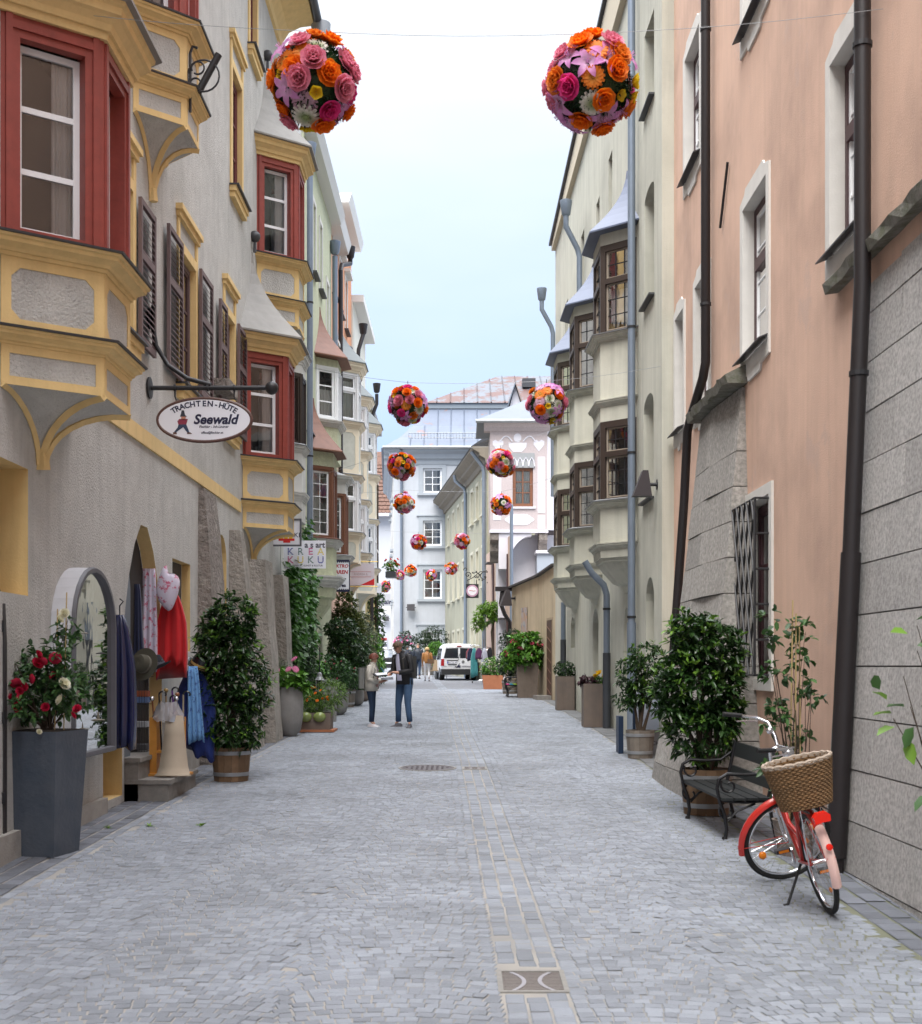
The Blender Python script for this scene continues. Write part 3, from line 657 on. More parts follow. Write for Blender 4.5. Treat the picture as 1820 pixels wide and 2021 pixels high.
def ear_surround(parent, fr, s0, s1, z0, z1, m, w=.14, o=.025):
    b = MB(); b.fbox(fr, s0 - w, s0, 0, o, z0 - .02, z1); b.fbox(fr, s1, s1 + w, 0, o, z0 - .02, z1)
    b.prism([(s0 - w, z1), (s0 - w, z1 + .1), (s0 + .1, z1 + .16), (s0 + .16, z1 + .22), (s1 - .16, z1 + .22), (s1 - .1, z1 + .16), (s1 + w, z1 + .1), (s1 + w, z1)], lambda a, z, h: fr.p(a, h, z), 0, o)
    b.prism([(s0 - w, z0 - .02), (s1 + w, z0 - .02), (s1 + w, z0 - .2), (s1 - .25, z0 - .22), (s1 - .3, z0 - .3), (s0 + .3, z0 - .3), (s0 + .25, z0 - .22), (s0 - w, z0 - .2)], lambda a, z, h: fr.p(a, h, z), 0, o)
    return b.build('surround', m, parent)
for a, b, c, d in RW:
    ear_surround(hs, FR, a, b, c, d, WREN)
    window(hs, FR, a + .01, b - .01, c + .01, d - .01, -.12, DBR, WHP, 4, 2, fw=.08, sw=.04, bar=.015, transom=.62, curtain=(.0, 1.0, .0))
    MB().hexa([FR.p(a - .1, -.02, c + .03), FR.p(b + .1, -.02, c + .03), FR.p(b + .1, .13, c - .03), FR.p(a - .1, .13, c - .03), FR.p(a - .1, -.02, c + .045), FR.p(b + .1, -.02, c + .045), FR.p(b + .1, .13, c - .015), FR.p(a - .1, .13, c - .015)]).build('sill', DZINC, hs)
surround(hs, FR, 14.3, 15.55, -.15, 1.95, .13, .03, WREN, bottom=True)
window(hs, FR, 14.32, 15.53, -.13, 1.93, -.14, DBR, DBR, 3, 2, fw=.07)
# wrought iron lattice in front of the low window
m = MB(); o0, o1 = .16, .2; W0, W1, Z0, Z1 = 14.28, 15.57, -.1, 1.9
nd = 5
for k in range(-7, 8):
    for sg in (1, -1):
        pts = []
        for q in range(0, 25):
            z = Z0 + (Z1 - Z0) * q / 24; s = W0 + (W1 - W0) * (k + 7) / nd / 2 * 1.0 + sg * (z - Z0) * .42 - (0 if sg > 0 else -.0)
            s = W0 + (k / nd) * (W1 - W0) + (z - Z0) * .45 if sg > 0 else W0 + (k / nd) * (W1 - W0) + (Z1 - z) * .45
            if W0 - 1e-6 <= s <= W1 + 1e-6: pts.append(FR.p(s, .19 + sg * .008, z))
        if len(pts) > 1: m.tube([pts[0], pts[-1]], .014, 5)
for z in np.linspace(Z0, Z1, 6): m.tube([FR.p(W0, -.02, z), FR.p(W0, .19, z)], .014, 5); m.tube([FR.p(W1, -.02, z), FR.p(W1, .19, z)], .014, 5)
m.tube([FR.p(W0, .19, Z0), FR.p(W1, .19, Z0), FR.p(W1, .19, Z1), FR.p(W0, .19, Z1), FR.p(W0, .19, Z0)], .016, 5)
m.build('window_lattice', IRON, hs)
MB().tube([FR.p(16.48, .03, 6.56), FR.p(16.96, .03, 5.87)], .018, 6).build('tie_anchor', IRON, hs)
# granite wing wall of separate blocks (near) and the block buttress farther on
def gx(z): return float(np.interp(z, [-2.2, -1.7, 0, 1.2, 3.5], [.315, .285, .187, .118, -.015 + .0]))
zs = [-2.15] + [-1.72 + .43 * k for k in range(0, 12)] + [3.46]
bk = thing('granite_wall', (3.3, 8.5, g(8.5)), 'battered wall of large grey granite blocks at the nearest corner of the salmon house', 'wall')
rr = random.Random(11)
for i in range(len(zs) - 1):
    s = 4.2; z0, z1 = zs[i], zs[i + 1]; cuts = [s]
    while s < 10.3: s += rr.uniform(.9, 1.35); cuts.append(min(s, 11.2 + .05))
    cuts = [c for c in cuts if c < 10.6] + [11.2]
    for a, b in zip(cuts[:-1], cuts[1:]):
        gp = .006; e = rr.uniform(-.004, .004); P = FR.p; sl = .02 * (z0 + 2)
        b_ = b + (.0 if b < 11.2 else -.02 * 0)
        o0, o1 = gx(z0) + e, gx(z1) + e
        MB().hexa([P(a + .005, -.1, z0 + gp), P(b_ - .005, -.1, z0 + gp), P(b_ - .005, o0, z0 + gp), P(a + .005, o0, z0 + gp), P(a + .005, -.1, z1 - gp), P(b_ - .005, -.1, z1 - gp), P(b_ - .005, o1, z1 - gp), P(a + .005, o1, z1 - gp)]).build('granite_block', GRAN, bk)
m = MB(); m.hexa([FR.p(s, o - .035, z) for z in (-2.2, 3.46) for s, o in ((4.2, -.15), (11.19, -.15), (11.19, gx(z) - (.0 if z < 0 else -.0)), (4.2, gx(z)))]); m.build('mortar_core', mat('joint_mortar', (.13, .125, .11), .95), bk)
rings = []
for k in range(30):
    s = 4.2 + k * (11.75 - 4.2) / 29; j = rr.uniform(-.02, .02)
    rings.append([FR.p(s, -.05, 3.47), FR.p(s, .13 + j, 3.44 + rr.uniform(-.015, .015)), FR.p(s, .15 + rr.uniform(-.02, .02), 3.54), FR.p(s, .02, 3.66 + rr.uniform(-.015, .015)), FR.p(s, -.05, 3.66)])
MB().loft(rings).build('cap_stone', MOSS, bk)
bt = thing('stone_buttress', (2.9, 16.2, g(16)), 'weathered granite buttress with slab top behind the bench and large laurel', 'buttress')
def bo(z): return float(np.interp(z, [-2.0, -1.55, -1.0, 0, 1.2, 2.2, 3.45], [.92, .87, .74, .56, .39, .27, .13]))
def bs0(z): return float(np.interp(z, [-2, -1.55, 0, 2, 3.45], [14.55, 14.65, 15.1, 15.45, 15.6]))
def bs1(z): return float(np.interp(z, [-2, 0, 3.45], [17.55, 17.65, 17.8]))
zb = [-2.0] + [-1.32 + .44 * k for k in range(11)]; zb[-1] = 3.45
for i in range(len(zb) - 1):
    z0, z1 = zb[i], zb[i + 1]; cut = rr.uniform(.3, .7)
    for a, b in ((0, cut), (cut, 1)):
        P = FR.p; gp = .006; e = rr.uniform(-.006, .006); ps = []
        for z in (z0 + gp, z1 - gp):
            s0, s1 = bs0(z), bs1(z); sa, sb = s0 + (s1 - s0) * a + gp, s0 + (s1 - s0) * b - gp
            ps += [P(sa, -.05, z), P(sb, -.05, z), P(sb, bo(z) + e, z), P(sa, bo(z) + e - (.1 if a == 0 else 0), z)]
        MB().hexa(ps).build('granite_block', GRAN2, bt)
rings = []
for k in range(16):
    s = 15.45 + k * (18.05 - 15.45) / 15; j = rr.uniform(-.025, .025)
    rings.append([FR.p(s, -.05, 3.46), FR.p(s, .27 + j, 3.46 + rr.uniform(-.02, .02)), FR.p(s, .3 + j, 3.56 + rr.uniform(-.02, .02)), FR.p(s, .05, 3.68), FR.p(s, -.05, 3.68)])
MB().loft(rings).build('cap_stone', MOSS, bt)
BP = mat('brown_pipe_paint', (.022, .018, .019), .45, .2); GP = mat('blue_grey_pipe', (.2, .24, .3), .4, .35, noise=.3, scale=4); DGP = mat('dark_grey_pipe', (.055, .06, .07), .5, .3)
def pipe(name, pts, r, m, label, clamps=(), sleeve=None, root=None, hopper=None):
    pts = [Vector(p) for p in pts]
    t = thing(name, pts[-1], label, 'downpipe', 'rain pipes on the facades'); b = MB(); b.tube(pts, r, 14, True); b.build('pipe', m, t, True)
    for c in clamps:
        k = Vector(c); MB().lathe([(r, -.02), (r + .012, -.02), (r + .012, .02), (r, .02)], k, 14).build('clamp', IRON, t)
    if sleeve: MB().tube([pts[-1] if sleeve[0] is None else Vector(sleeve[0]), Vector(sleeve[1])], r * 1.2, 14).build('sleeve', sleeve[2], t, True)
    if hopper: c = Vector(hopper); MB().lathe([(r, -.25), (r * 1.6, -.2), (r * 2.2, .12), (r * 2.2, .14), (r * 1.9, .14)], c, 12).build('hopper', m, t, True)
    return t
y = 10.6
pipe('downpipe', [(3.36, y, 7.5), (3.36, y, 3.2), (3.265, y, 1.0), (3.175, y, -.8), (3.13, y, g(y))], .07, BP, 'thick dark brown rain pipe running down the granite wall behind the bicycle', [(3.36, y, 5.2), (3.33, y, 2.45), (3.2, y, -.35)], ((3.265, y, .95), (3.14, y, -1.6), BP))
pipe('downpipe', [FR.p(17.5, .12, 12), FR.p(17.5, .12, 4.2), FR.p(17.6, .14, 4.0), FR.p(18.25, .2, 3.55), FR.p(18.35, .22, 3.4), FR.p(18.45, .25, 2.4), FR.p(18.6, .5, g(18.6))], .065, BP, 'brown rain pipe on the salmon house that bends above the buttress', [FR.p(17.5, .12, 8.8), FR.p(17.5, .12, 5.0)])
# ------------------------------------------------------------------ grey-green house with three stacked bays
GA = math.degrees(math.atan2(18.8, -.35)); FG = Fr(3.3, 20.8, GA, -1)
GRN = mat('grey_green_render', (.54, .53, .45), .95, noise=.5, scale=1.0, col2=(.4, .395, .33), bump=.5, bscale=45, streak=.6, stain=.45, dirt_pits=(2.2, .66, (.66, .64, .55), .4))
BRW = mat('dark_brown_wood', (.04, .026, .02), .5, noise=.3, scale=15); SASHB = mat('sash_brown', (.3, .25, .2), .5)
hg = thing('bay_house', (3.2, 30, g(30)), 'grey green rendered house with three tall bays of dark wooden windows', 'house')
gh = [dict(s0=.75, s1=1.75, z0=6.35, z1=8.35, d=.55, sp=.0, arch='round', rise=.15), dict(s0=.75, s1=1.75, z0=9.75, z1=11.2, d=.5), dict(s0=.8, s1=1.85, z0=2.9, z1=4.75, d=.6, arch='round', rise=.25),
      dict(s0=.75, s1=1.6, z0=.1, z1=1.55, d=.4, arch='round', rise=.4, bm=STONE), dict(s0=5.9, s1=6.5, z0=9.3, z1=10.9, d=.4), dict(s0=8.0, s1=8.6, z0=9.3, z1=10.7, d=.4), dict(s0=11.0, s1=11.7, z0=9.3, z1=11.0, d=.4), dict(s0=15.0, s1=15.8, z0=8.9, z1=10.4, d=.4),
      dict(s0=3.6, s1=4.2, z0=-.3, z1=1.15, d=.25, arch='round', rise=.3, bm=GRN), dict(s0=8.2, s1=9.3, z0=g(29.5), z1=1.35, d=.35, arch='round', rise=.5), dict(s0=13.2, s1=14.2, z0=.5, z1=1.35, d=.25, arch='round', rise=.3, bm=GRN)]
wall(hg, FG, 0, 18.8, -2.0, 13.0, GRN, gh)
for h in (gh[0], gh[1], gh[2], gh[5], gh[6], gh[7]):
    window(hg, FG, h['s0'] + .05, h['s1'] - .05, h['z0'] + .02, h['z1'] - .1, -h['d'] + .06, BRW, SASHB, 3, 2, fw=.06, inner=None)
    MB().fbox(FG, h['s0'] - .05, h['s1'] + .05, -.3, .1, h['z0'] - .03, h['z0']).build('sill', DZINC, hg)
OPT = dict(fw=.11, sw=.03, bar=.006, lead=True, one=True, rail=.62, mould=False)
LACE = mat('lace_curtain', (.62, .63, .63), .95, noise=.3, scale=40)
RZ = mat('blue_zinc_roof', (.11, .13, .19), .5, .1, noise=.25, scale=2)
for k, (s, top) in enumerate(((3.75, 0), (8.55, 0), (12.95, 0))):
    segs = [('step', [(1.42, .12), (1.5, .2), (1.55, .22), (1.6, .42), (1.85, .75), (1.97, .86), (1.98, .92), (2.05, .93), (2.05, .99), (2.2, 1.0)]),
            ('cornice', 2.2, 2.32, .55), ('band', 2.32, 2.98, 0), ('cornice', 2.98, 3.1, .8, True),
            ('window', 3.12, 4.62, 5, 3, dict(OPT)), ('band', 4.62, 4.9, 0), ('cornice', 4.9, 5.02, .55), ('band', 5.02, 6.12, 0), ('cornice', 6.12, 6.24, .8, True),
            ('window', 6.27, 7.95, 5, 3, dict(OPT, curtain=(.05, .95, .02, .52, .18), cm=LACE)), ('band', 7.95, 8.2, 0), ('roof', 8.2, 9.6, .22, False)]
    oriel(hg, FG, s, 1.1, .55, .6 - .03 * k, segs, GRN, None, BRW, SASHB, roofm=RZ, name='bay', corn=GRN)
# parapet edge with gutter board
m = MB(); m.hexa([FG.p(-.0, -.4, 13.0), FG.p(18.85, -.4, 13.0), FG.p(18.85, .12, 13.0), FG.p(0, .12, 13.0), FG.p(0, -.4, 14.4), FG.p(18.85, -.4, 13.15), FG.p(18.85, .12, 13.15), FG.p(0, .12, 14.4)]); m.build('verge_board', mat('beige_board', (.55, .48, .36), .8), hg)
m = MB(); m.hexa([FG.p(-.0, -3, 14.42), FG.p(18.9, -3, 13.17), FG.p(18.9, .2, 13.17), FG.p(0, .2, 14.42), FG.p(0, -3, 14.5), FG.p(18.9, -3, 13.25), FG.p(18.9, .2, 13.25), FG.p(0, .2, 14.5)]); m.build('roof_edge', DZINC, hg)
def gp(s, o, z): return FG.p(s, o, z)
pipe('downpipe', [gp(2.35, .14, 12.9), gp(2.35, .14, .75), gp(2.35, .14, g(23.1))], .07, GP, 'long blue grey rain pipe beside the nearest bay of the grey green house', [gp(2.35, .14, 6.2), gp(2.35, .14, 3.9), gp(2.35, .14, .9)], ((gp(2.35, .14, .8)), gp(2.35, .14, g(23.1) + .02), GP))
pipe('downpipe', [gp(5.75, .6, 2.2), gp(5.75, .45, 1.95), gp(5.75, .2, 1.7), gp(5.75, .14, 1.5), gp(5.75, .14, .4), gp(5.75, .14, g(26.5))], .07, GP, 'blue grey rain pipe with black foot between the first and second bay', [gp(5.75, .14, 1.2), gp(5.75, .14, -.3), gp(5.75, .14, -1.0)], (gp(5.75, .14, .28), gp(5.75, .14, g(26.5) + .01), DGP))
pipe('downpipe', [gp(14.9, .14, 1.8), gp(14.9, .14, .9), gp(14.9, .14, g(35.6))], .07, GP, 'blue grey rain pipe behind the clipped box planter', [], (gp(14.9, .14, .75), gp(14.9, .14, g(35.6)), DGP))
pipe('downpipe', [gp(10.6, .5, 11.2), gp(10.6, .5, 10.9), gp(10.75, .2, 10.4), gp(10.75, .15, 10.2), gp(10.75, .15, 5.2)], .07, GP, 'grey rain pipe with hopper high above the second bay', hopper=gp(10.6, .5, 11.4))
pipe('downpipe', [gp(17.9, .5, 11.2), gp(17.9, .5, 10.9), gp(18.0, .2, 10.4), gp(18.0, .15, 10.2), gp(18.0, .15, 5.2)], .07, GP, 'grey rain pipe with hopper at the far end of the grey green house', hopper=gp(17.9, .5, 11.4))
# ------------------------------------------------------------------ ochre courtyard wall
YW = mat('ochre_old_render', (.5, .41, .28), .95, noise=.5, scale=1.3, col2=(.33, .28, .21), bump=.5, bscale=40, streak=.6, stain=.5)
pts = [(2.95, 39.62), (2.62, 42.3), (1.85, 46.2)]
hy = thing('courtyard_wall', (2.5, 42, g(42)), 'weathered ochre courtyard wall with sloping tile edge and wooden door', 'wall')
for (a, b, za, zb_) in ((pts[0], pts[1], 3.15, 3.0), (pts[1], pts[2], 3.0, 2.85)):
    f = face_frame(Vector((*a, 0)), Vector((*b, 0)), Vector((-1, -.2, 0)))
    m = MB(); m.hexa([f.p(0, -.4, -1.6), f.p(f.len, -.4, -1.6), f.p(f.len, 0, -1.6), f.p(0, 0, -1.6), f.p(0, -.4, za), f.p(f.len, -.4, zb_), f.p(f.len, 0, zb_), f.p(0, 0, za)])
    m.build('wall_section', YW, hy)
    m = MB(); m.hexa([f.p(-.02, -.5, za), f.p(f.len + .05, -.5, zb_), f.p(f.len + .05, .14, zb_), f.p(-.02, .14, za), f.p(-.02, -.5, za + .16), f.p(f.len + .05, -.5, zb_ + .16), f.p(f.len + .05, .14, zb_ + .06), f.p(-.02, .14, za + .06)]); m.build('coping', mat('dark_tile', (.06, .055, .055), .8, noise=.4, scale=10), hy)
    if za > 3.1:
        MB().fbox(f, .35, 1.25, 0, .03, g(40), 1.55).build('door_frame', mat('door_stone', (.33, .27, .19), .9, noise=.4, scale=6), hy)
        d_ = MB().fbox(f, .43, 1.17, .03, .05, g(40), 1.47).build('door', mat('door_wood', (.075, .035, .022), .6, noise=.5, scale=9), hy)
        for k in range(7): MB().hexa([f.p(.45, .05, -.9 + .33 * k), f.p(1.15, .05, -.7 + .33 * k), f.p(1.15, .062, -.7 + .33 * k), f.p(.45, .062, -.9 + .33 * k), f.p(.45, .05, -.88 + .33 * k), f.p(1.15, .05, -.68 + .33 * k), f.p(1.15, .062, -.68 + .33 * k), f.p(.45, .062, -.88 + .33 * k)]).build('door_board', mat('door_bead', (.16, .08, .05), .5), d_)
        MB().fbox(f, .4, 1.2, .05, .5, g(40), g(40) + .14).build('door_step', STEP, hy)
    else:
        MB().fbox(f, .3, .75, 0, .025, -.75, .75).build('hatch', mat('grey_board', (.2, .17, .15), .8, noise=.4, scale=10), hy)
        ap = thing('wall_painting', f.p(1.9, .04, .75), 'tall narrow abstract painting in faded blue and orange hung on the ochre wall', 'painting')
        MB().fbox(f, 1.6, 2.35, .02, .05, .62, 2.05).build('panel', mat('abstract_paint', (.3, .32, .34), .7, noise=.95, scale=3.2, col2=(.42, .22, .1), dirt_pits=(4.0, .56, (.07, .12, .2), .8)), ap)
def wall_lamp(fr, s, z, label, o=.12, sc_=1.0):
    t = thing('wall_lamp', fr.p(s, 0, z), label, 'lamp', 'wedge shaped wall lamps'); P = lambda a, b, c: fr.p(s + a * sc_, b * sc_, z + c * sc_)
    m = MB(); m.hexa([P(-.16, o, -.27), P(.16, o, -.27), P(.16, o + .42, -.27), P(-.16, o + .42, -.27), P(-.14, o + .08, .3), P(.14, o + .08, .3), P(.14, o + .2, .3), P(-.14, o + .2, .3)]); m.build('shade', mat('lamp_bronze', (.05, .042, .045), .5, .3), t)
    m = MB(); m.tube([P(0, 0, 0), P(0, o + .1, 0)], .04 * sc_, 8); m.build('arm', IRON, t); m = MB(); m.lathe([(.09, -.01), (.09, .02)], P(0, .0, 0), 10, Matrix.Rotation(R(90), 3, 'Y')); m.build('mount', IRON, t)
wall_lamp(FG, .45, 3.05, 'dark wedge shaped lamp at the edge of the grey green house', .14, .75)
wall_lamp(f, f.len - .5, 2.45, 'dark wedge shaped lamp on the ochre courtyard wall', .14)
# ------------------------------------------------------------------ pale pink house with painted box oriel
PK = mat('pale_pink_render', (.5, .43, .43), .95, noise=.35, scale=18, bump=.4, bscale=40); WPT = mat('white_lime_paint', (.66, .65, .7), .9, noise=.1, scale=8)
PW = mat('pink_street_render', (.58, .43, .36), .95, noise=.3, scale=2, bump=.3, streak=.4)
hp = thing('painted_house', (2.3, 52, g(52)), 'pale pink house with white painted ornament and boxed oriel on corbels', 'house')
FP = Fr(1.2, 52.0, 0, 1)      # front faces the camera; s to the right, o towards the camera
wall(hp, FP, 0, 2.35, 5.6, 9.65, PK, [dict(s0=.92, s1=1.76, z0=6.55, z1=8.15, d=.2, rm=WPT)], name='oriel_wall', thick=.2)
f2 = face_frame(FP.p(2.35, 0, 0), FP.p(3.9, -1.0, 0), Vector((.5, -1, 0)))
wall(hp, f2, 0, f2.len, 5.6, 9.65, WPT, [], name='oriel_side')
BW = mat('chestnut_wood', (.2, .08, .04), .5, noise=.3, scale=12)
window(hp, FP, .93, 1.75, 6.56, 8.14, -.06, BW, BW, 3, 2, fw=.08, sw=.04, curtain=(0, 1, .0))
MB().fbox(FP, .86, 1.82, 0, .05, 8.15, 8.75).build('tracery_panel', mat('tracery_ground', (.3, .31, .32), .9), hp)
for k in range(4):
    c = .98 + k * .24
    MB().tube([FP.p(c - .12, .06, 8.2), FP.p(c - .08, .06, 8.42), FP.p(c, .06, 8.55), FP.p(c + .08, .06, 8.42), FP.p(c + .12, .06, 8.2)], .025, 5).build('tracery', WPT, hp)
MB().fbox(FP, .84, 1.86, 0, .06, 6.47, 6.55).build('sill', WPT, hp)
def blob(parent, pts, m, name, o=.012):
    MB().prism(pts, lambda a, z, h: FP.p(a, h, z), .0, o).build(name, m, parent)
def ell(cx, cz, rx, rz, n=20, f=lambda a: 1): return [(cx + rx * f(2 * pi * k / n) * cos(2 * pi * k / n), cz + rz * f(2 * pi * k / n) * sin(2 * pi * k / n)) for k in range(n)]
for a, b, c, d in ((.12, .45, 6.0, 8.5), (1.95, 2.25, 6.3, 8.6), (1.95, 2.25, 5.65, 6.2)): blob(hp, [(a, c), (b, c), (b, d), (a, d)], WPT, 'painted_pilaster')
blob(hp, ell(1.2, 6.02, .58, .24, 24, lambda a: 1 + .06 * cos(6 * a)), WPT, 'painted_cartouche')
blob(hp, ell(1.12, 9.38, .16, .18), WPT, 'painted_vase'); blob(hp, [(.75, 9.18), (1.5, 9.18), (1.48, 9.0), (1.3, 8.8), (.95, 8.8), (.77, 9.0)], WPT, 'painted_vase')
for cx in (.32, 2.0):
    blob(hp, [(cx, 8.82), (cx + .22, 9.1), (cx + .22, 9.24), (cx + .1, 9.3), (cx, 9.22), (cx - .1, 9.3), (cx - .22, 9.24), (cx - .22, 9.1)], WPT, 'painted_heart')
for x0, x1 in ((.4, .9), (1.35, 1.85)):
    MB().tube([FP.p(x0 + (x1 - x0) * q / 8, .01, 9.22 + .22 * sin(pi * q / 8)) for q in range(9)], .03, 5).build('painted_garland', WPT, hp)
m = MB(); prof = [(0, 9.65), (.05, 9.66), (.1, 9.8), (.2, 9.9), (.25, 9.98), (.25, 10.05), (-.4, 10.05), (-.4, 9.65)]
m.loft([[FP.p(s, o, z) for o, z in prof] for s in (-.25, 2.45)]); m.build('cornice', PK, hp)
m = MB(); m.add([FP.p(-.55, .35, 10.05), FP.p(2.5, .35, 10.05), FP.p(4.2, -.9, 10.05), FP.p(4.2, -4, 10.05), FP.p(-.55, -4, 10.05), FP.p(1.9, -2.0, 11.5), FP.p(2.6, -2.6, 11.5)], [(0, 1, 5), (1, 2, 6, 5), (2, 3, 6), (3, 4, 5, 6), (4, 0, 5), (4, 3, 2, 1, 0)]); m.build('roof', mat('pale_zinc', (.11, .13, .165), .5, .0, noise=.25, scale=1.5), hp)
m = MB(); m.tube([FP.p(-.6, .38, 10.0), FP.p(2.5, .38, 10.0)], .08, 8); m.build('gutter', ZINC, hp, True)
m = MB(); m.fbox(FP, -.03, 2.38, -.2, .06, 5.48, 5.6); m.build('base_cornice', WPT, hp)
# arch, corbels and wall below
wall(hp, FP, .35, 4.4, -1.2, 5.48, WPT, [], name='lower_wall', thick=.2).location.y += .95
m = MB(); ap = [(2.35 - 1.5 + 1.5 * (1 - cos(a)), 4.2 + 1.2 * sin(a)) for a in np.linspace(0, pi / 2, 10)]
m.prism([(x, z) for x, z in [(.75 + .95 * (1 - cos(a)), 4.0 + 1.35 * sin(a)) for a in np.linspace(0, pi / 2, 10)]] + [(.75 + .95, 5.46), (.35, 5.46), (.35, 4.0)], lambda a, z, h: FP.p(a, h, z), -.9, -.02); m.build('arch_rib', WPT, hp)
for s, w_ in ((.0, .35), (2.0, .35)):
    m = MB()
    m.prism([(.0, 5.46), (.0, 5.2), (-.25, 5.05), (-.3, 4.75), (-.6, 4.6), (-.65, 4.35), (-.9, 4.3), (-.9, 5.46)], lambda o, z, h, s=s: FP.p(s + h, o, z), 0, w_); m.build('stone_corbel', STONE, hp)
f3 = face_frame(Vector((2.05, 50.6, 0)), Vector((1.2, 60.2, 0)), Vector((-1, 0, 0)))
wall(hp, f3, 0, f3.len, -1.2, 5.3, PW, [dict(s0=a, s1=a + .8, z0=z, z1=z + 1.7, d=.15) for a in (1.6, 4.1, 6.6) for z in (2.9, .2)], name='street_wall', ends=False)
for a in (1.6, 4.1, 6.6):
    for z in (2.9, .2):
        MB().fbox(f3, a - .35, a - .03, .02, .06, z, z + 1.7).build('shutter', SHUT, hp); MB().fbox(f3, a - .1, a + .9, 0, .3, z + 1.75, z + 1.8).build('hood', DZINC, hp)
wall(hp, Fr(1.2, 52.3, 84, -1), .2, 8.2, 5.3, 9.6, PW, [], name='upper_side', ends=False)
# lean-to roof and low white block beside the courtyard
m = MB(); m.fbox(FP, 1.9, 4.6, -.75, .4, 3.6, 4.6); m.build('annex', mat('grey_blue_render', (.36, .4, .46), .9), hp); m = MB(); m.fbox(FP, 1.85, 4.6, -.75, .5, 4.6, 4.72); m.build('annex_cap', WPT, hp)
pipe('downpipe', [(2.0, 50.2, 6.4), (2.0, 50.2, g(50))], .07, GP, 'grey rain pipe between the pink house and the ochre wall')
t = thing('gutter_spout', (1.55, 46.3, 2.6), 'dark ornamental gutter hopper at the end of the ochre wall', 'gutter')
m = MB(); m.tube([(1.75, 46.4, 2.75), (1.5, 46.3, 2.7), (1.45, 46.3, 2.3), (1.6, 46.35, 1.9), (1.8, 46.4, 1.6), (1.8, 46.4, g(46))], .08, 8); m.build('pipe', BP, t, True)
m = MB(); m.box(1.25, 1.95, 46.15, 46.55, 2.75, 2.9); m.build('tray', BP, t)
# ------------------------------------------------------------------ olive house
OL = mat('olive_render', (.37, .36, .27), .95, noise=.35, scale=1.2, col2=(.28, .27, .21), bump=.3, streak=.5, stain=.3); OLL = mat('olive_surround', (.5, .48, .38), .9)
ho = thing('olive_house', (.2, 69, g(69)), 'olive grey house with deep wooden eaves and rows of narrow windows', 'house')
FO = face_frame(Vector((1.25, 60.2, 0)), Vector((-1.0, 79.9, 0)), Vector((-1, 0, 0)))
hl = [dict(s0=s, s1=s + .95, z0=z, z1=z + h_, d=.3, rm=OLL) for s in (1.0, 3.2, 5.4, 9.2, 11.8, 14.4, 17.2) for z, h_ in ((7.4, 1.7), (3.9, 1.9), (.3, 1.7))]
wall(ho, FO, 0, FO.len, -1.0, 10.0, OL, hl)
for h in hl:
    surround(ho, FO, h['s0'], h['s1'], h['z0'], h['z1'], .14, .03, OLL)
    window(ho, FO, h['s0'] + .02, h['s1'] - .02, h['z0'] + .02, h['z1'] - .02, -.2, OLL, WHP, 2, 2, fw=.05, sw=.04, name='window')
    MB().fbox(FO, h['s0'] - .18, h['s1'] + .18, 0, .12, h['z0'] - .1, h['z0']).build('sill', OLL, ho)
m = MB(); prof = [(0, 9.6), (.1, 9.62), (.15, 9.85), (.4, 9.98), (.42, 10.1), (.75, 10.3), (.75, 10.42), (-.5, 10.9), (-.5, 9.6)]
m.loft([[FO.p(s, o_, z) for o_, z in prof] for s in (-.3, FO.len + .05)]); m.build('eaves', mat('eaves_wood', (.2, .17, .13), .8, noise=.4, scale=4), ho)
m = MB(); m.loft([[FO.p(s, .8, 10.4), FO.p(s, -3, 13), FO.p(s, -3, 10.4)] for s in (-.3, FO.len)]); m.build('roof', DZINC, ho)
pipe('downpipe', [FO.p(.1, .75, 10.2), FO.p(.1, .2, 9.5), FO.p(.1, .15, 9.2), FO.p(.1, .15, g(60))], .09, GP, 'grey rain pipe at the near corner of the olive house')
pipe('downpipe', [FO.p(7.6, .75, 10.2), FO.p(7.6, .7, 9.9), FO.p(7.6, .2, 9.5), FO.p(7.6, .15, 9.2), FO.p(7.6, .15, g(67))], .09, GP, 'grey rain pipe down the middle of the olive house')
MB().fbox(FO, 8.2, 8.9, 0, .12, .2, 1.4).build('meter_box', mat('blue_grey_box', (.2, .27, .34), .5), ho)
# ------------------------------------------------------------------ white house closing the street
hw_ = thing('end_house', (-1, 80, g(80)), 'white house closing the street under a big rusty sheet metal roof', 'house')
FW = Fr(-4.25, 80.0, 0, 1)
WH = mat('white_end_render', (.47, .49, .52), .95, noise=.15, scale=2, bump=.2, streak=.2); GS = mat('grey_window_surround', (.36, .39, .42), .9, noise=.15, scale=3)
wn = [(1.85, 10.95, 12.5), (1.85, 7.6, 9.2), (1.85, 4.25, 6.1), (1.8, 0.3, 2.3)]
hl = [dict(s0=s, s1=s + 1.2, z0=a, z1=b, d=.18, rm=GS) for s, a, b in wn] + [dict(s0=s + 3.1, s1=s + 4.3, z0=a, z1=b, d=.18, rm=GS) for s, a, b in wn]
wall(hw_, FW, 0, 9, -1, 13.2, WH, hl)
for h in hl:
    window(hw_, FW, h['s0'] + .01, h['s1'] - .01, h['z0'] + .01, h['z1'] - .01, -.1, WHP, WHP, 3 if h['z0'] > 1 else 4, 2, fw=.06, sw=.05, curtain=(.0, 1, .35) if h['z0'] > 9 else None)
    surround(hw_, FW, h['s0'], h['s1'], h['z0'], h['z1'], .28, .05, GS)
    MB().fbox(FW, h['s0'] - .4, h['s1'] + .4, 0, .1, h['z1'] + .28, h['z1'] + .36).build('hood_moulding', GS, hw_); MB().fbox(FW, h['s0'] - .36, h['s1'] + .36, 0, .16, h['z0'] - .16, h['z0'] - .02).build('sill', GS, hw_)
m = MB()
for k in range(6): m.tube([FW.p(1.85 + k * .22, .06, .3), FW.p(1.85 + k * .22, .06, 2.3)], .018, 5)
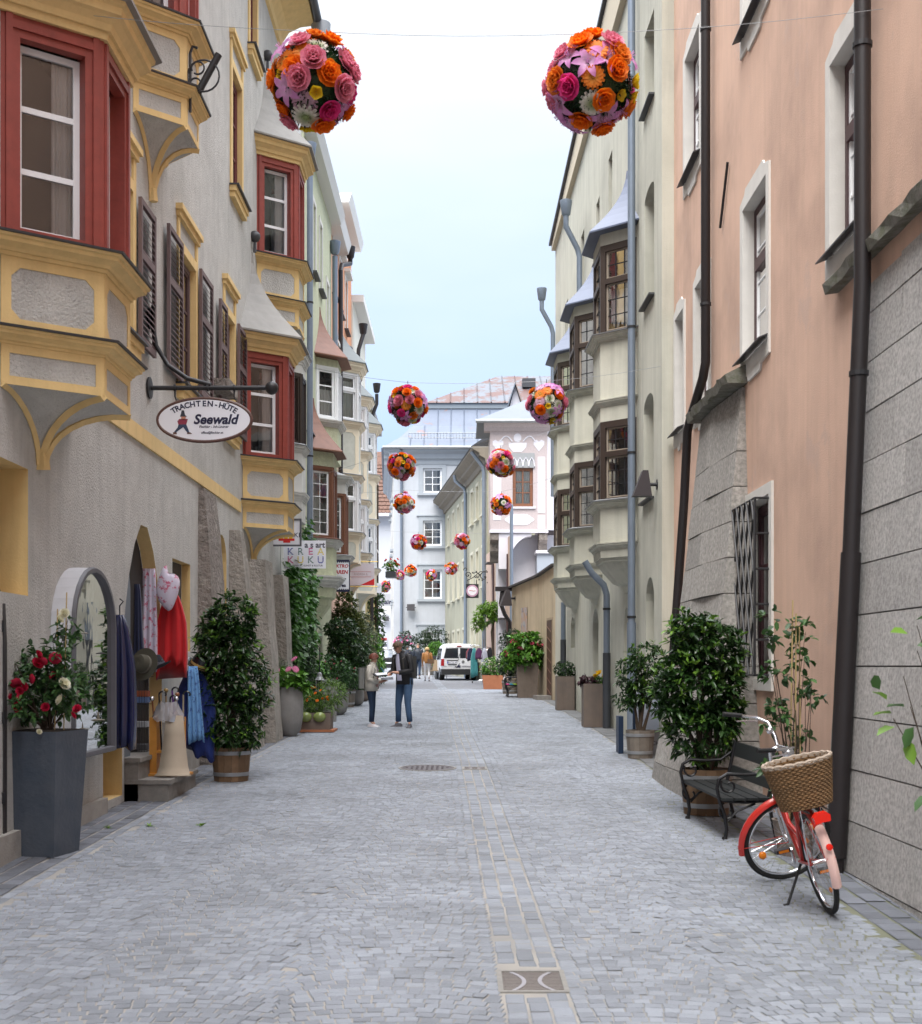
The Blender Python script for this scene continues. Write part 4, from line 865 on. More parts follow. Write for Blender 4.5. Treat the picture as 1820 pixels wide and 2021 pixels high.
for k in range(5): m.tube([FW.p(1.8, .06, .5 + k * .42), FW.p(3.05, .06, .5 + k * .42)], .018, 5)
m.build('window_bars', mat('white_bars', (.6, .62, .64), .5), hw_)
FW2 = face_frame(Vector((-4.25, 80, 0)), Vector((-5.5, 99, 0)), Vector((-1, 0, 0)))
wall(hw_, FW2, 0, FW2.len, -1, 13.2, mat('cream_side_render', (.6, .58, .54), .95, noise=.2, scale=2), [dict(s0=s, s1=s + 1.2, z0=z, z1=z + 1.7, d=.2) for s in (2, 6, 10, 14) for z in (1, 4.3, 7.6, 10.9)], name='side_wall')  # side wall has its own cream render
for s in (2, 6, 10, 14):
    for z in (1, 4.3, 7.6, 10.9): MB().fbox(FW2, s - .1, s + 1.3, 0, .2, z - .15, z).build('sill', GS, hw_)
m = MB(); prof = [(0, 12.7), (.06, 12.72), (.1, 13.0), (.25, 13.1), (.3, 13.35), (.55, 13.5), (.58, 13.65), (-.3, 13.65), (-.3, 12.7)]
m.loft([[FW.p(-.6, o_, z) for o_, z in prof], [FW.p(9, o_, z) for o_, z in prof]]); m.build('cornice', GS, hw_)
m = MB(); m.loft([[FW2.p(s, o_, z) for o_, z in prof] for s in (-.5, FW2.len)]); m.build('cornice', GS, hw_)
RUST = (.28, .12, .075)
RF = mat('rusty_sheet_roof', (.105, .118, .14), .6, .0, noise=.3, scale=1.0, streak=.2, dirt_pits=(.8, .46, (.09, .033, .022), .9)); RF2 = mat('blue_grey_sheet_roof', (.115, .14, .19), .55, .0, noise=.3, scale=1.0, streak=.25, dirt_pits=(1.0, .6, (.22, .1, .06), .7))
m = MB(); rings = []
LRP = ((.65, 13.68), (.3, 13.95), (-.8, 14.6), (-2.2, 15.6), (-3.6, 17.0))
for (off, z) in LRP:
    ox = off if off > 0 else off * .55
    rings.append([(-4.25 - ox - .1, 80 - off, z), (12, 80 - off, z), (12, 100, z), (-5.5 - ox, 100, z)])
m.loft(rings); m.build('lower_roof', RF2, hw_)
for k in range(16):
    x = -3.2 + k * .85
    MB().tube([(x, 80 - o_ - .02, z + .02) for o_, z in LRP if x > -4.2 - min(0, o_) * .55 - .05], .035, 4).build('standing_seam', RF2, hw_)
m = MB(); m.box(-2.35, 12, 83.5, 99, 17.0, 17.35); m.build('roof_break', mat('break_zinc', (.2, .23, .26), .6, .2), hw_)  # plain grey zinc band between lower and upper roof
m = MB(); m.add([(-2.4, 83.4, 17.35), (12, 83.4, 17.35), (12, 98, 17.35), (-2.4, 98, 17.35), (2.6, 90, 20.6), (12, 90, 20.6)], [(0, 1, 5, 4), (2, 3, 4, 5), (0, 4, 3), (1, 2, 5)]); m.build('upper_roof', RF, hw_)
for k in range(15):
    x = -1.6 + k * .9; t = min(1, (x + 2.4) / 5.0); MB().tube([(x, 83.38, 17.38), (x, 83.4 + 6.6 * t, 17.38 + 3.25 * t)], .04, 4).build('standing_seam', RF, hw_)
m = MB(); m.box(4.2, 5.1, 86.6, 87.6, 19.1, 19.7); m.build('roof_light', DZINC, hw_)
m = MB(); ys_ = 80.1
m.tube([(-3.3, ys_, 14.75), (10, ys_, 14.75)], .025, 4); m.tube([(-3.3, ys_, 14.45), (10, ys_, 14.45)], .025, 4)
for k in range(60): m.tube([(-3.3 + k * .2, ys_, 14.35), (-3.3 + k * .2, ys_, 14.78)], .015, 4)
m.build('snow_guard', ZINC, hw_)
m = MB(); m.tube([(-4.9, 79.3, 13.72), (9, 79.3, 13.72)], .09, 8); m.build('gutter', ZINC, hw_, True)
pipe('downpipe', [(-3.75, 79.4, 13.6), (-3.75, 79.85, 12.8), (-3.75, 79.85, 6), (-3.75, 79.85, g(80))], .09, GP, 'grey rain pipe at the corner of the white end house')
# small gabled dormer house in front of the rusty roof
m = MB(); m.add([(2.1, 70, 12.2), (4.0, 70, 12.2), (4.0, 75, 12.2), (2.1, 75, 12.2), (3.0, 70, 15.5), (3.0, 75, 15.5)], [(0, 1, 4), (2, 3, 5), (0, 4, 5, 3), (1, 2, 5, 4)]); 
gab = thing('gable_roof', (3, 72, 12.2), 'small steep gable with copper coloured sheet roof behind the painted house', 'roof')
m.build('gable', WPT, gab)
MB().hexa([(3.0, 69.7, 15.55), (4.3, 69.7, 11.6), (4.3, 75, 11.6), (3.0, 75, 15.55), (3.0, 69.7, 15.7), (4.4, 69.7, 11.7), (4.4, 75, 11.7), (3.0, 75, 15.7)]).build('roof_slope', mat('pinkish_sheet', (.26, .2, .18), .6, .0, noise=.5, scale=2), gab)
MB().hexa([(3.0, 69.7, 15.55), (1.75, 69.7, 11.6), (1.75, 75, 11.6), (3.0, 75, 15.55), (3.0, 69.7, 15.7), (1.65, 69.7, 11.7), (1.65, 75, 11.7), (3.0, 75, 15.7)]).build('roof_slope', MATS['pale_zinc'], gab)
wall(gab, Fr(4.4, 70, 0, 1), 0, 6, 5, 13.6, PK, [], name='wall')
# ------------------------------------------------------------------ far white house with brown tiled roof in the side street
hf_ = thing('side_street_house', (-7, 112, g(112)), 'far white house with brown tiled roof up the side street', 'house')
FF = Fr(-14, 112.0, 0, 1)
wall(hf_, FF, 0, 14, -1, 13.6, mat('far_white', (.5, .51, .54), .95), [dict(s0=5.2, s1=6.3, z0=9, z1=11, d=.2), dict(s0=2.2, s1=3.3, z0=9, z1=11, d=.2)])
MB().quad((-16, 111.3, 13.5), (2, 111.3, 13.5), (2, 118, 20), (-16, 118, 20)).build('roof', mat('brown_tiles', (.16, .085, .06), .85, noise=.6, scale=6, bump=1, bscale=8, bdist=.1), hf_)
tile = MB().box(-.16, .16, -.03, .03, -.2, .2).mesh('roof_tile', MATS['brown_tiles'])
for i in range(14):
    for j in range(14):
        y_ = 111.4 + i * .4; link('roof_tile', tile, hf_, Vector((-7.9 + j * .36 + (i % 2) * .18, y_ - .06, 13.6 + i * .4 * 6.5 / 6.7)) - hf_.location, (R(-46), 0, 0))
m = MB(); m.box(-16, 2, 111.2, 111.6, 13.2, 13.5); m.build('cornice', WPT, hf_)
# ------------------------------------------------------------------ left row beyond the corner house
def simple_wall(name, label, y0, y1, ztop, x, m, holes=()):
    t = thing(name, (x, (y0 + y1) / 2, g((y0 + y1) / 2)), label, 'house'); f = Fr(x, 0, 90, 1)
    wall(t, f, y0, y1, -2, ztop, m, list(holes)); return t, f
def small_windows(t, f, hs, fm=WHP, sur=WREN, cap=True, rows=3):
    for h in hs:
        window(t, f, h['s0'] + .01, h['s1'] - .01, h['z0'] + .01, h['z1'] - .01, -.08, fm, fm, rows, 2, fw=.05, sw=.04)
        surround(t, f, h['s0'], h['s1'], h['z0'], h['z1'], .12, .03, sur)
        MB().fbox(f, h['s0'] - .15, h['s1'] + .15, 0, .14, h['z0'] - .04, h['z0']).build('sill', DZINC, t)
        if cap: MB().fbox(f, h['s0'] - .2, h['s1'] + .2, 0, .2, h['z1'] + .14, h['z1'] + .24).build('window_hood', sur, t)
OFFW = mat('off_white_render', (.6, .59, .56), .95, noise=.4, scale=2, streak=.6, stain=.5, bump=.3)
h2, f2_ = simple_wall('narrow_house', 'narrow off white house with dark wooden oriel and ivy beside the grey house', 28.02, 31.6, 14.0, -3.98, OFFW)
oriel(h2, f2_, 29.15, .8, .36, .36, [('corbel', 2.6, 3.3), ('band', 3.3, 3.75, 0), ('cornice', 3.75, 3.95, .5), ('band', 3.95, 4.85, 0), ('cornice', 4.85, 5.0, .5, True), ('window', 5.05, 6.65, 3, 2, dict(fw=.12, sw=.03)), ('band', 6.65, 6.85, 0), ('cornice', 6.85, 7.1, .6, True), ('roof', 7.15, 7.7, .15, False)], OFFW, None, BRW, BRW, corn=OFFW)
LGR = mat('pale_green_render', (.55, .57, .4), .95, noise=.35, scale=14, bump=.9, bscale=40, bdist=.02, streak=.3)
COP = mat('copper_roof', (.2, .088, .055), .6, .1, noise=.5, scale=4, streak=.4)
gw = [dict(s0=33.4, s1=34.0, z0=10.4, z1=12.3, d=.2), dict(s0=35.0, s1=35.6, z0=10.4, z1=12.3, d=.2), dict(s0=36.8, s1=37.4, z0=9.2, z1=11.2, d=.2), dict(s0=32.3, s1=32.9, z0=6.0, z1=7.6, d=.2)]
h3, f3_ = simple_wall('pale_green_house', 'pale green rough rendered house with copper roofed oriels', 31.6, 38.3, 13.35, -3.92, LGR, gw)
small_windows(h3, f3_, gw, cap=False)
WO = dict(fw=.09, sw=.06, bar=.018); CHB = mat('chestnut_frame', (.17, .07, .04), .5, noise=.3, scale=14)
oriel(h3, f3_, 35.1, .95, .5, .55, [('corbel', 5.0, 5.6), ('band', 5.6, 6.5, 0), ('cornice', 6.5, 6.68, .8), ('window', 6.72, 8.15, 3, 1, dict(WO, curtain=(.03, .97, .0, .6))), ('band', 8.15, 8.35, 0), ('roof', 8.4, 9.95, .28, False)], LGR, None, WHP, WHP, roofm=COP, corn=OFFW)
oriel(h3, f3_, 33.55, .95, .45, .58, [('step', [(.85, .1), (1.2, .3), (1.6, .75), (1.75, .8), (1.8, .95), (2.05, 1.0)]), ('cornice', 2.05, 2.35, 1.2), ('band', 2.35, 3.1, 0), ('cornice', 3.1, 3.3, 1.0, True), ('window', 3.35, 5.2, 5, 2, dict(fw=.12, sw=.05, bar=.008, curtain=(.1, .6, 0, 1))), ('band', 5.2, 5.6, 0), ('roof', 5.6, 7.1, .26, False)], LGR, None, CHB, WHP, roofm=COP, metal=COP, corn=OFFW)
oriel(h3, f3_, 36.75, .85, .4, .6, [('corbel', 1.6, 2.4), ('band', 2.4, 2.95, 0), ('cornice', 2.95, 3.15, 1.0, True), ('window', 3.2, 4.95, 4, 2, dict(fw=.12, sw=.05, bar=.01)), ('band', 4.95, 5.25, 0), ('cornice', 5.25, 5.45, 1.0), ('roof', 5.45, 5.9, .1, False)], OFFW, None, CHB, WHP, corn=OFFW)
MB().hexa([f3_.p(31.6, -1, 13.35), f3_.p(38.3, -1, 13.35), f3_.p(38.3, .3, 13.35), f3_.p(31.6, .3, 13.35), f3_.p(31.6, -1, 13.6), f3_.p(38.3, -1, 13.6), f3_.p(38.3, .42, 13.6), f3_.p(31.6, .42, 13.6)]).build('eaves', mat('white_eaves', (.66, .66, .64), .8), h3)
ORG = mat('orange_render', (.62, .29, .16), .95, noise=.2, scale=2, bump=.2, streak=.2)
ow = [dict(s0=s, s1=s + .75, z0=z, z1=z + 1.8, d=.18) for s in (39.4, 41.5, 43.6) for z in (11.6,)] + [dict(s0=39.5, s1=40.2, z0=8.3, z1=9.9, d=.18)]
h4, f4_ = simple_wall('orange_house', 'tall orange house with white window hoods and cream oriels', 38.3, 41.2, 13.4, -4.0, ORG, [h for h in ow if h['s1'] < 41.2])
wall(h4, f4_, 41.2, 46.2, -2, 15.2, ORG, [h for h in ow if h['s0'] > 41.2])
small_windows(h4, f4_, ow, sur=WREN)
MB().fbox(f4_, 38.32, 46.15, 0, .04, -1.5, 2.4).build('ground_floor', mat('salmon_ground_floor', (.62, .4, .3), .9, noise=.2, scale=2), h4)
for s0, s1, zt in ((38.3, 41.2, 13.35), (41.2, 46.2, 15.1)):
    MB().hexa([f4_.p(s0, -1, zt), f4_.p(s1, -1, zt), f4_.p(s1, .35, zt), f4_.p(s0, .35, zt), f4_.p(s0, -1, zt + .3), f4_.p(s1, -1, zt + .3), f4_.p(s1, .45, zt + .3), f4_.p(s0, .45, zt + .3)]).build('eaves', MATS['white_eaves'], h4)
CRM = mat('cream_render', (.66, .58, .44), .95, noise=.15, scale=3); LGP = mat('light_grey_panel', (.46, .46, .40), .95, noise=.3, scale=8); LGW = mat('light_grey_wood', (.6, .6, .6), .5)
BLIND = mat('pale_blind', (.55, .6, .6), .8)
def cream_oriel(h, f, s, dz=0.0):
    segs = [('corbel', 2.3 + dz, 3.35 + dz), ('band', 3.35 + dz, 4.1 + dz, .1), ('cornice', 4.1 + dz, 4.3 + dz, .9, True), ('window', 4.33 + dz, 6.0 + dz, 1, 1, dict(fw=.12, sw=.05, rail=.68, curtain=(.02, .98, 0, .66), cm=BLIND)), ('cornice', 6.0 + dz, 6.15 + dz, .7, True), ('band', 6.2 + dz, 7.65 + dz, .13), ('cornice', 7.65 + dz, 7.85 + dz, .9, True), ('window', 7.9 + dz, 9.45 + dz, 1, 1, dict(fw=.12, sw=.05, rail=.68, curtain=(.02, .98, 0, .9), cm=BLIND)), ('cornice', 9.45 + dz, 9.75 + dz, 1.2), ('roof', 9.78 + dz, 11.3 + dz, .26, True)]
    oriel(h, f, s, 1.05, .45, .68, segs, LGP, CRM, LGW, WHP, roofm=mat('grey_green_sheet', (.13, .15, .15), .55, .0, noise=.2, scale=2), corn=CRM)
cream_oriel(h4, f4_, 41.4); cream_oriel(h4, f4_, 44.9, -.35)
CW = mat('cream_white_render', (.7, .68, .6), .95, noise=.2, scale=2, streak=.2)
cw = [dict(s0=s, s1=s + .8, z0=z, z1=z + 1.7, d=.2) for s in (50.3, 53.0, 56) for z in (4.2, 7.6)]
h5, f5_ = simple_wall('cream_house', 'cream white house with a grey sashed oriel past the orange house', 46.2, 52.3, 13.3, -3.95, CW, cw[:2])
small_windows(h5, f5_, cw[:2]); cream_oriel(h5, f5_, 48.6, -.6)
MB().fbox(f5_, 46.2, 52.3, -1, .4, 13.3, 13.55).build('eaves', MATS['white_eaves'], h5)
OCH2 = mat('ochre_ground_floor', (.6, .42, .12), .9, noise=.2, scale=3)
ya = [dict(s0=55.0, s1=56.6, z0=g(55), z1=1.35, arch='round', rise=.8, d=.3, bm=BRW)]
h6, f6_ = simple_wall('yellow_house', 'yellow house with an arched gateway where the street bends', 52.3, 58.4, 10.6, -3.95, mat('yellow_render', (.68, .56, .25), .9, noise=.2, scale=3), ya + [dict(s0=s, s1=s + .9, z0=z, z1=z + 1.6, d=.2) for s in (53.2, 56.6) for z in (3.4, 6.5)])
small_windows(h6, f6_, [dict(s0=s, s1=s + .9, z0=z, z1=z + 1.6) for s in (53.2, 56.6) for z in (3.4, 6.5)])
MB().fbox(f6_, 52.3, 58.45, -1, .3, 10.6, 10.85).build('eaves', ZINC, h6)
MB().fbox(f6_, 58.1, 58.3, .02, .16, -.6, 8.5).build('timber_post', BRW, h6)
# rain pipes
def lp(x, y, z): return (x, y, z)
pipe('downpipe', [lp(-3.74, 31.35, 12.6), lp(-3.74, 31.35, 4), lp(-3.74, 31.35, g(31.3))], .075, GP, 'long grey rain pipe between the ivy house and the pale green house', [lp(-3.74, 31.35, 9.0), lp(-3.74, 31.35, 5.2)], hopper=lp(-3.74, 31.35, 12.8))
pipe('downpipe', [lp(-3.78, 38.0, 12.3), lp(-3.78, 38.0, 9.5)], .08, GP, 'short grey rain pipe with square hopper between pale green and orange house', hopper=lp(-3.78, 38.0, 12.6))
pipe('downpipe', [lp(-3.6, 41.2, 13.3), lp(-3.6, 41.2, 13.1), lp(-3.8, 40.4, 12.8), lp(-3.8, 40.0, 12.5), lp(-3.8, 40.0, 3.3)], .075, BP, 'brown rain pipe with funnel hopper on the orange house', hopper=lp(-3.6, 41.2, 13.5))
pipe('downpipe', [lp(-3.6, 46.6, 12.2), lp(-3.75, 46.4, 11.6), lp(-3.78, 46.4, 11.2), lp(-3.78, 46.4, 3)], .075, BP, 'brown rain pipe between the orange and the cream house', hopper=lp(-3.6, 46.6, 12.45))
pipe('downpipe', [lp(-3.5, 52.6, 11.3), lp(-3.5, 52.6, 10.9), lp(-3.7, 52.5, 10.3), lp(-3.7, 52.5, g(52.5))], .075, BP, 'dark rain pipe with round hopper at the far end of the cream house', hopper=lp(-3.5, 52.6, 11.6))
# ------------------------------------------------------------------ plants
nr = np.random.default_rng(21)
def unit(v): return v / np.maximum(np.linalg.norm(v, axis=-1, keepdims=True), 1e-9)
def leaves(P, D, L, W, fold=.15, droop=.15, six=True):
    "leaf blades: bases P, directions D, lengths L, widths W -> MB"
    n = len(P); D = unit(D); up = np.tile(np.array([0, 0, 1.0]), (n, 1)) + nr.normal(0, .35, (n, 3))
    side = unit(np.cross(D, up)); nrm = np.cross(side, D); L = np.asarray(L)[:, None] * np.ones((n, 1)); W = np.asarray(W)[:, None] * np.ones((n, 1))
    def at_(t, w, h): return P + D * L * t + side * W * w + nrm * (h * W) - np.array([0, 0, 1.0]) * (droop * L * t * t)
    if six: V = np.stack([at_(0, 0, 0), at_(.3, .42, fold), at_(.68, .4, fold), at_(1, 0, 0), at_(.68, -.4, fold), at_(.3, -.42, fold), at_(.5, 0, 0)], 1); q = [(0, 1, 6), (1, 2, 6), (2, 3, 6), (3, 4, 6), (4, 5, 6), (5, 0, 6)]; k = 7
    else: V = np.stack([at_(0, 0, 0), at_(.45, .5, fold), at_(1, 0, 0), at_(.45, -.5, fold)], 1); q = [(0, 1, 2), (0, 2, 3)]; k = 4
    m = MB(); m.v = V.reshape(-1, 3).tolist(); m.f = [tuple(r) for r in (np.arange(n)[:, None, None] * k + np.array(q)[None]).reshape(-1, 3).tolist()]
    return m
def in_blobs(blobs, n, shell=.35):
    vol = np.array([b[1][0] * b[1][1] * b[1][2] for b in blobs]) ** .75; idx = nr.choice(len(blobs), n, p=vol / vol.sum())
    c = np.array([b[0] for b in blobs])[idx]; r = np.array([b[1] for b in blobs])[idx]
    d = unit(nr.normal(size=(n, 3))); rad = (shell + (1 - shell) * nr.random((n, 1)) ** .45)
    return c + d * r * rad, d
def whorls(blobs, nc, per, L, W, spread=.9, shell=.45, up=.35, six=True, droop=.15, jit=.45):
    P, d = in_blobs(blobs, nc, shell); g_ = unit(d * .8 + np.array([0, 0, up]) + nr.normal(0, .25, (nc, 3)))
    PP = np.repeat(P, per, 0); GG = np.repeat(g_, per, 0); rdir = unit(np.cross(GG, nr.normal(size=GG.shape)))
    DD = unit(GG * (1 - spread * .6) + rdir * spread + nr.normal(0, .1, GG.shape)); PP = PP - GG * (nr.random((len(PP), 1)) * L * .6)
    n = len(PP); return leaves(PP, DD, L * nr.uniform(1 - jit, 1 + jit, n), W * nr.uniform(.8, 1.2, n), six=six, droop=droop)
def leafmat(name, c, rough=.4, spec=.5, var=.35):
    if name in MATS: return MATS[name]
    m = bpy.data.materials.new(name); m.use_nodes = True; t = m.node_tree; lk = t.links.new; b = t.nodes['Principled BSDF']; o = t.nodes['Material Output']
    b.inputs['Roughness'].default_value = rough; b.inputs['Specular IOR Level'].default_value = spec
    ge = N('ShaderNodeNewGeometry', t); cr = N('ShaderNodeValToRGB', t); cr.color_ramp.elements[0].color = (c[0] * (1 - var), c[1] * (1 - var), c[2] * (1 - var), 1)
    cr.color_ramp.elements[1].color = (min(1, c[0] * (1 + var * 2.2)), min(1, c[1] * (1 + var * 1.6)), c[2] * (1 + var * .4), 1); cr.color_ramp.elements[0].position = .15
    lk(ge.outputs['Random Per Island'], cr.inputs[0]); lk(cr.outputs[0], b.inputs['Base Color'])
    tr = N('ShaderNodeBsdfTranslucent', t); lk(cr.outputs[0], tr.inputs[0]); mx_ = N('ShaderNodeMixShader', t); mx_.inputs[0].default_value = .22
    lk(b.outputs[0], mx_.inputs[1]); lk(tr.outputs[0], mx_.inputs[2]); lk(mx_.outputs[0], o.inputs[0]); MATS[name] = m; return m
LAU = leafmat('laurel_leaf', (.022, .062, .017), .32); LAUN = leafmat('laurel_new_leaf', (.09, .2, .03), .4); ROSEL = leafmat('rose_leaf', (.04, .105, .035), .45); IVYL = leafmat('ivy_leaf', (.045, .14, .025), .4)
HYDL = leafmat('hydrangea_leaf', (.075, .2, .03), .45); DKL = leafmat('dark_shrub_leaf', (.022, .05, .022), .4); CONL = leafmat('conifer_leaf', (.06, .085, .02), .6); LIME = leafmat('lime_leaf', (.13, .27, .04), .45); VAR = leafmat('variegated_leaf', (.13, .17, .11), .5)
BARK = mat('bark', (.07, .05, .035), .9, noise=.5, scale=20, bump=.5); SOIL = mat('soil', (.03, .022, .016), .95, bump=.8, bscale=40)
OAK = mat('barrel_oak', (.2, .12, .065), .75, noise=.6, scale=9, streak=.5, obr=.2); OAKG = mat('grey_barrel_oak', (.2, .17, .14), .8, noise=.6, scale=9, streak=.5, obr=.2); HOOP = mat('barrel_hoop', (.35, .36, .37), .45, .6, noise=.3, scale=6)
TERR = mat('terracotta', (.4, .15, .07), .8, noise=.3, scale=6); CONC = mat('concrete_pot', (.27, .26, .25), .85, noise=.4, scale=5, streak=.4, bump=.3); SLATE = mat('slate_pot', (.05, .065, .09), .6, noise=.6, scale=3, col2=(.11, .12, .14), bump=.5, bscale=25, streak=.4); RUSTP = mat('weathered_pot', (.17, .13, .105), .8, noise=.5, scale=4, col2=(.1, .09, .085), streak=.6)
def barrel(t, r, h, m, n=16):
    "staves are parts of the barrel, hoops ride on them"
    def rad(z): return r * (.84 + .16 * (z / h))
    me = MB(); w = 2 * pi / n * .97; rings = []
    for z in (0, h * .5, h):
        rr_ = rad(z); rings.append([(rr_ * cos(a), rr_ * sin(a), z) for a in (-w / 2, w / 2)] + [((rr_ - .025) * cos(a), (rr_ - .025) * sin(a), z) for a in (w / 2, -w / 2)])
    me.loft(rings); st = me.mesh('stave', m)
    b = link('barrel', MB().lathe([(rad(0) - .02, .02), (rad(h * .5) - .02, h * .5), (rad(h) - .02, h - .02)], n=24).mesh('barrel', BARK), t)
    for k in range(n): link('stave', st, b, (0, 0, 0), (0, 0, 2 * pi * k / n))
    for z in (h * .16, h * .78): MB().lathe([(rad(z) + .004, z), (rad(z) + .007, z), (rad(z + .05) + .007, z + .05), (rad(z + .05) + .004, z + .05)], n=24).build('hoop', HOOP, b, True, False)
    MB().lathe([(rad(h * .9) - .02, h * .9), (.01, h * .93)], n=20).build('soil', SOIL, t, world=False)
def twigs(t, base, tips, r=.012):
    m = MB(); rr_ = random.Random(3)
    for p in tips:
        b_ = Vector(base) + Vector((rr_.uniform(-.04, .04), rr_.uniform(-.04, .04), 0)); p = Vector(p); mid = b_.lerp(p, .5) + Vector((rr_.uniform(-.06, .06), rr_.uniform(-.06, .06), .05))
        m.tube([b_, mid, p], [r * 1.6, r, r * .4], 6)
    return m.build('stem', BARK, t, world=False)
def laurel(loc, label, r, h, blobs, nc, bm, L=.085, W=.036, trunk=None):
    t = thing('potted_laurel', loc, label, 'potted shrub', 'laurels in half barrels'); barrel(t, r, h, bm)
    twigs(t, (0, 0, h * .8), trunk or [(c[0], c[1], c[2]) for c, _ in blobs], .022)
    whorls(blobs, nc, 7, L, W).build('foliage', LAU, t, 2, False); whorls([(c, tuple(x * 1.06 for x in rd)) for c, rd in blobs], int(nc * .13), 6, L * .9, W * .9, .7, .9, .7).build('new_shoots', LAUN, t, 2, False, 'stuff')
    return t
B = [((0, 0, .85), (.46, .42, .42)), ((.05, .05, 1.3), (.52, .46, .5)), ((-.06, 0, 1.75), (.46, .42, .45)), ((.02, .05, 2.2), (.33, .33, .38)), ((.12, -.1, .62), (.4, .35, .22)), ((-.2, 0, 2.05), (.25, .25, .3))]
laurel((-3.12, 17.2, g(17.2)), 'tall bushy laurel in an oak barrel beside the hat shop', .27, .46, B, 1000, OAK, .092, .04)
B = [((-.05, 0, .95), (.42, .38, .42)), ((-.08, .05, 1.4), (.5, .42, .5)), ((.05, .05, 1.8), (.42, .36, .38)), ((-.15, 0, 2.0), (.28, .28, .28)), ((-.4, -.05, 1.35), (.22, .22, .4)), ((.22, 0, 1.3), (.22, .25, .5))]
laurel((2.72, 14.05, g(14.05)), 'large dark laurel in a barrel behind the black bench', .29, .5, B, 1000, OAK, .092, .04)
B = [((-.12, 0, 1.35), (.3, .3, .3)), ((.1, .05, 1.6), (.33, .3, .28)), ((.02, 0, 1.05), (.3, .28, .22)), ((-.22, 0, .95), (.2, .2, .2)), ((.15, 0, 1.2), (.26, .26, .25))]
laurel((2.87, 20.3, g(20.3)), 'small laurel with bare twisted stems in a grey barrel', .23, .45, B, 430, OAKG, .08, .032, [(-.1, 0, 1.1), (.1, .03, 1.25), (.02, 0, 1.4), (.2, 0, 1.0)])
# --- blossoms
def petal(m, az_, r0, r1, w, tilt0, tilt1, z0=0.0, n=3, tip=.55):
    pts = []; rr_, z = r0, z0
    for k in range(n + 1):
        t = k / n; a = tilt0 + (tilt1 - tilt0) * t
        if k: rr_ += (r1 - r0) / n * cos(a); z += (r1 - r0) / n * sin(a)
        ww = w * (sin(pi * (.18 + t * (.82 if tip < .2 else .62))) ** .7); pts.append((rr_, z, ww))
    rings = []
    for rr_, z, ww in pts:
        rings.append([Vector((rr_ * cos(az_) + s * ww * -sin(az_), rr_ * sin(az_) + s * ww * cos(az_), z + abs(s) * ww * .25)) for s in (-1, 0, 1)])
    m.loft(rings, False, False)
def bloom(kind):
    m = MB(); rr_ = random.Random(hash(kind) % 1000 if False else len(kind))
    if kind == 'peony':
        for lay, (n, r1, a0, a1) in enumerate(((8, .95, .1, .5), (8, .85, .4, .9), (7, .7, .7, 1.3), (6, .55, 1.0, 1.7), (4, .4, 1.2, 2.0))):
            for k in range(n): petal(m, 2 * pi * k / n + lay * .4 + rr_.uniform(-.15, .15), .05, r1, .42 * r1 + .08, a0 + rr_.uniform(-.1, .1), a1, .05 * lay)
    elif kind == 'daisy':
        for lay, (n, r1, a0) in enumerate(((15, 1.0, .05), (15, .85, .3))):
            for k in range(n): petal(m, 2 * pi * k / n + lay * .2, .15, r1, .14, a0 + rr_.uniform(-.12, .12), a0 - .3, .04 * lay)
        m.ball((0, 0, .08), .2, 8, 5, (1, 1, .5))
    elif kind == 'lily':
        for k in range(6): petal(m, 2 * pi * k / 6, .05, 1.25, .26, 1.0, -.5, 0, 5, .1)
        for k in range(5): m.tube([(0, 0, .1), (.15 * cos(k * 1.26), .15 * sin(k * 1.26), .6)], .02, 4)
    else:
        for k in range(5): petal(m, 2 * pi * k / 5, .02, .6, .35, .5, .9)
    return m
def petalmat(name, c, inner, rough=.6):
    if name in MATS: return MATS[name]
    m = bpy.data.materials.new(name); m.use_nodes = True; t = m.node_tree; lk = t.links.new; b = t.nodes['Principled BSDF']; b.inputs['Roughness'].default_value = rough; o = t.nodes['Material Output']
    tc_ = N('ShaderNodeTexCoord', t); ln = N('ShaderNodeVectorMath', t, operation='LENGTH'); lk(tc_.outputs['Object'], ln.inputs[0])
    cr = N('ShaderNodeValToRGB', t); cr.color_ramp.elements[0].color = (*inner, 1); cr.color_ramp.elements[0].position = .12; cr.color_ramp.elements[1].color = (*c, 1); cr.color_ramp.elements[1].position = .75
    lk(ln.outputs[1], cr.inputs[0]); lk(cr.outputs[0], b.inputs['Base Color']); tr = N('ShaderNodeBsdfTranslucent', t); lk(cr.outputs[0], tr.inputs[0]); mx_ = N('ShaderNodeMixShader', t); mx_.inputs[0].default_value = .45
    lk(b.outputs[0], mx_.inputs[1]); lk(tr.outputs[0], mx_.inputs[2]); lk(mx_.outputs[0], o.inputs[0]); MATS[name] = m; return m
KINDS = [('peony', 'orange_petal', (.9, .24, .012), (.75, .14, .008)), ('peony', 'rose_petal', (.78, .27, .38), (.55, .2, .16)), ('daisy', 'white_petal', (.85, .82, .75), (.3, .4, .12)), ('lily', 'lilac_petal', (.75, .32, .68), (.85, .62, .8)), ('daisy', 'orange_daisy_petal', (.85, .24, .015), (.7, .35, .05)),
         ('daisy', 'pink_daisy_petal', (.8, .5, .66), (.8, .62, .72)), ('peony', 'magenta_petal', (.8, .06, .3), (.5, .02, .1)), ('small', 'yellow_petal', (.8, .62, .02), (.7, .4, .01)), ('peony', 'apricot_petal', (.8, .25, .03), (.5, .12, .01)), ('small', 'red_petal', (.6, .015, .01), (.4, .01, .01))]
BLOOM = []
for k_, n_, c_, i_ in KINDS: BLOOM.append(bloom(k_).mesh('blossom', petalmat(n_, c_, i_), 2))
GREEN = leafmat('ball_greenery', (.02, .06, .03), .5)
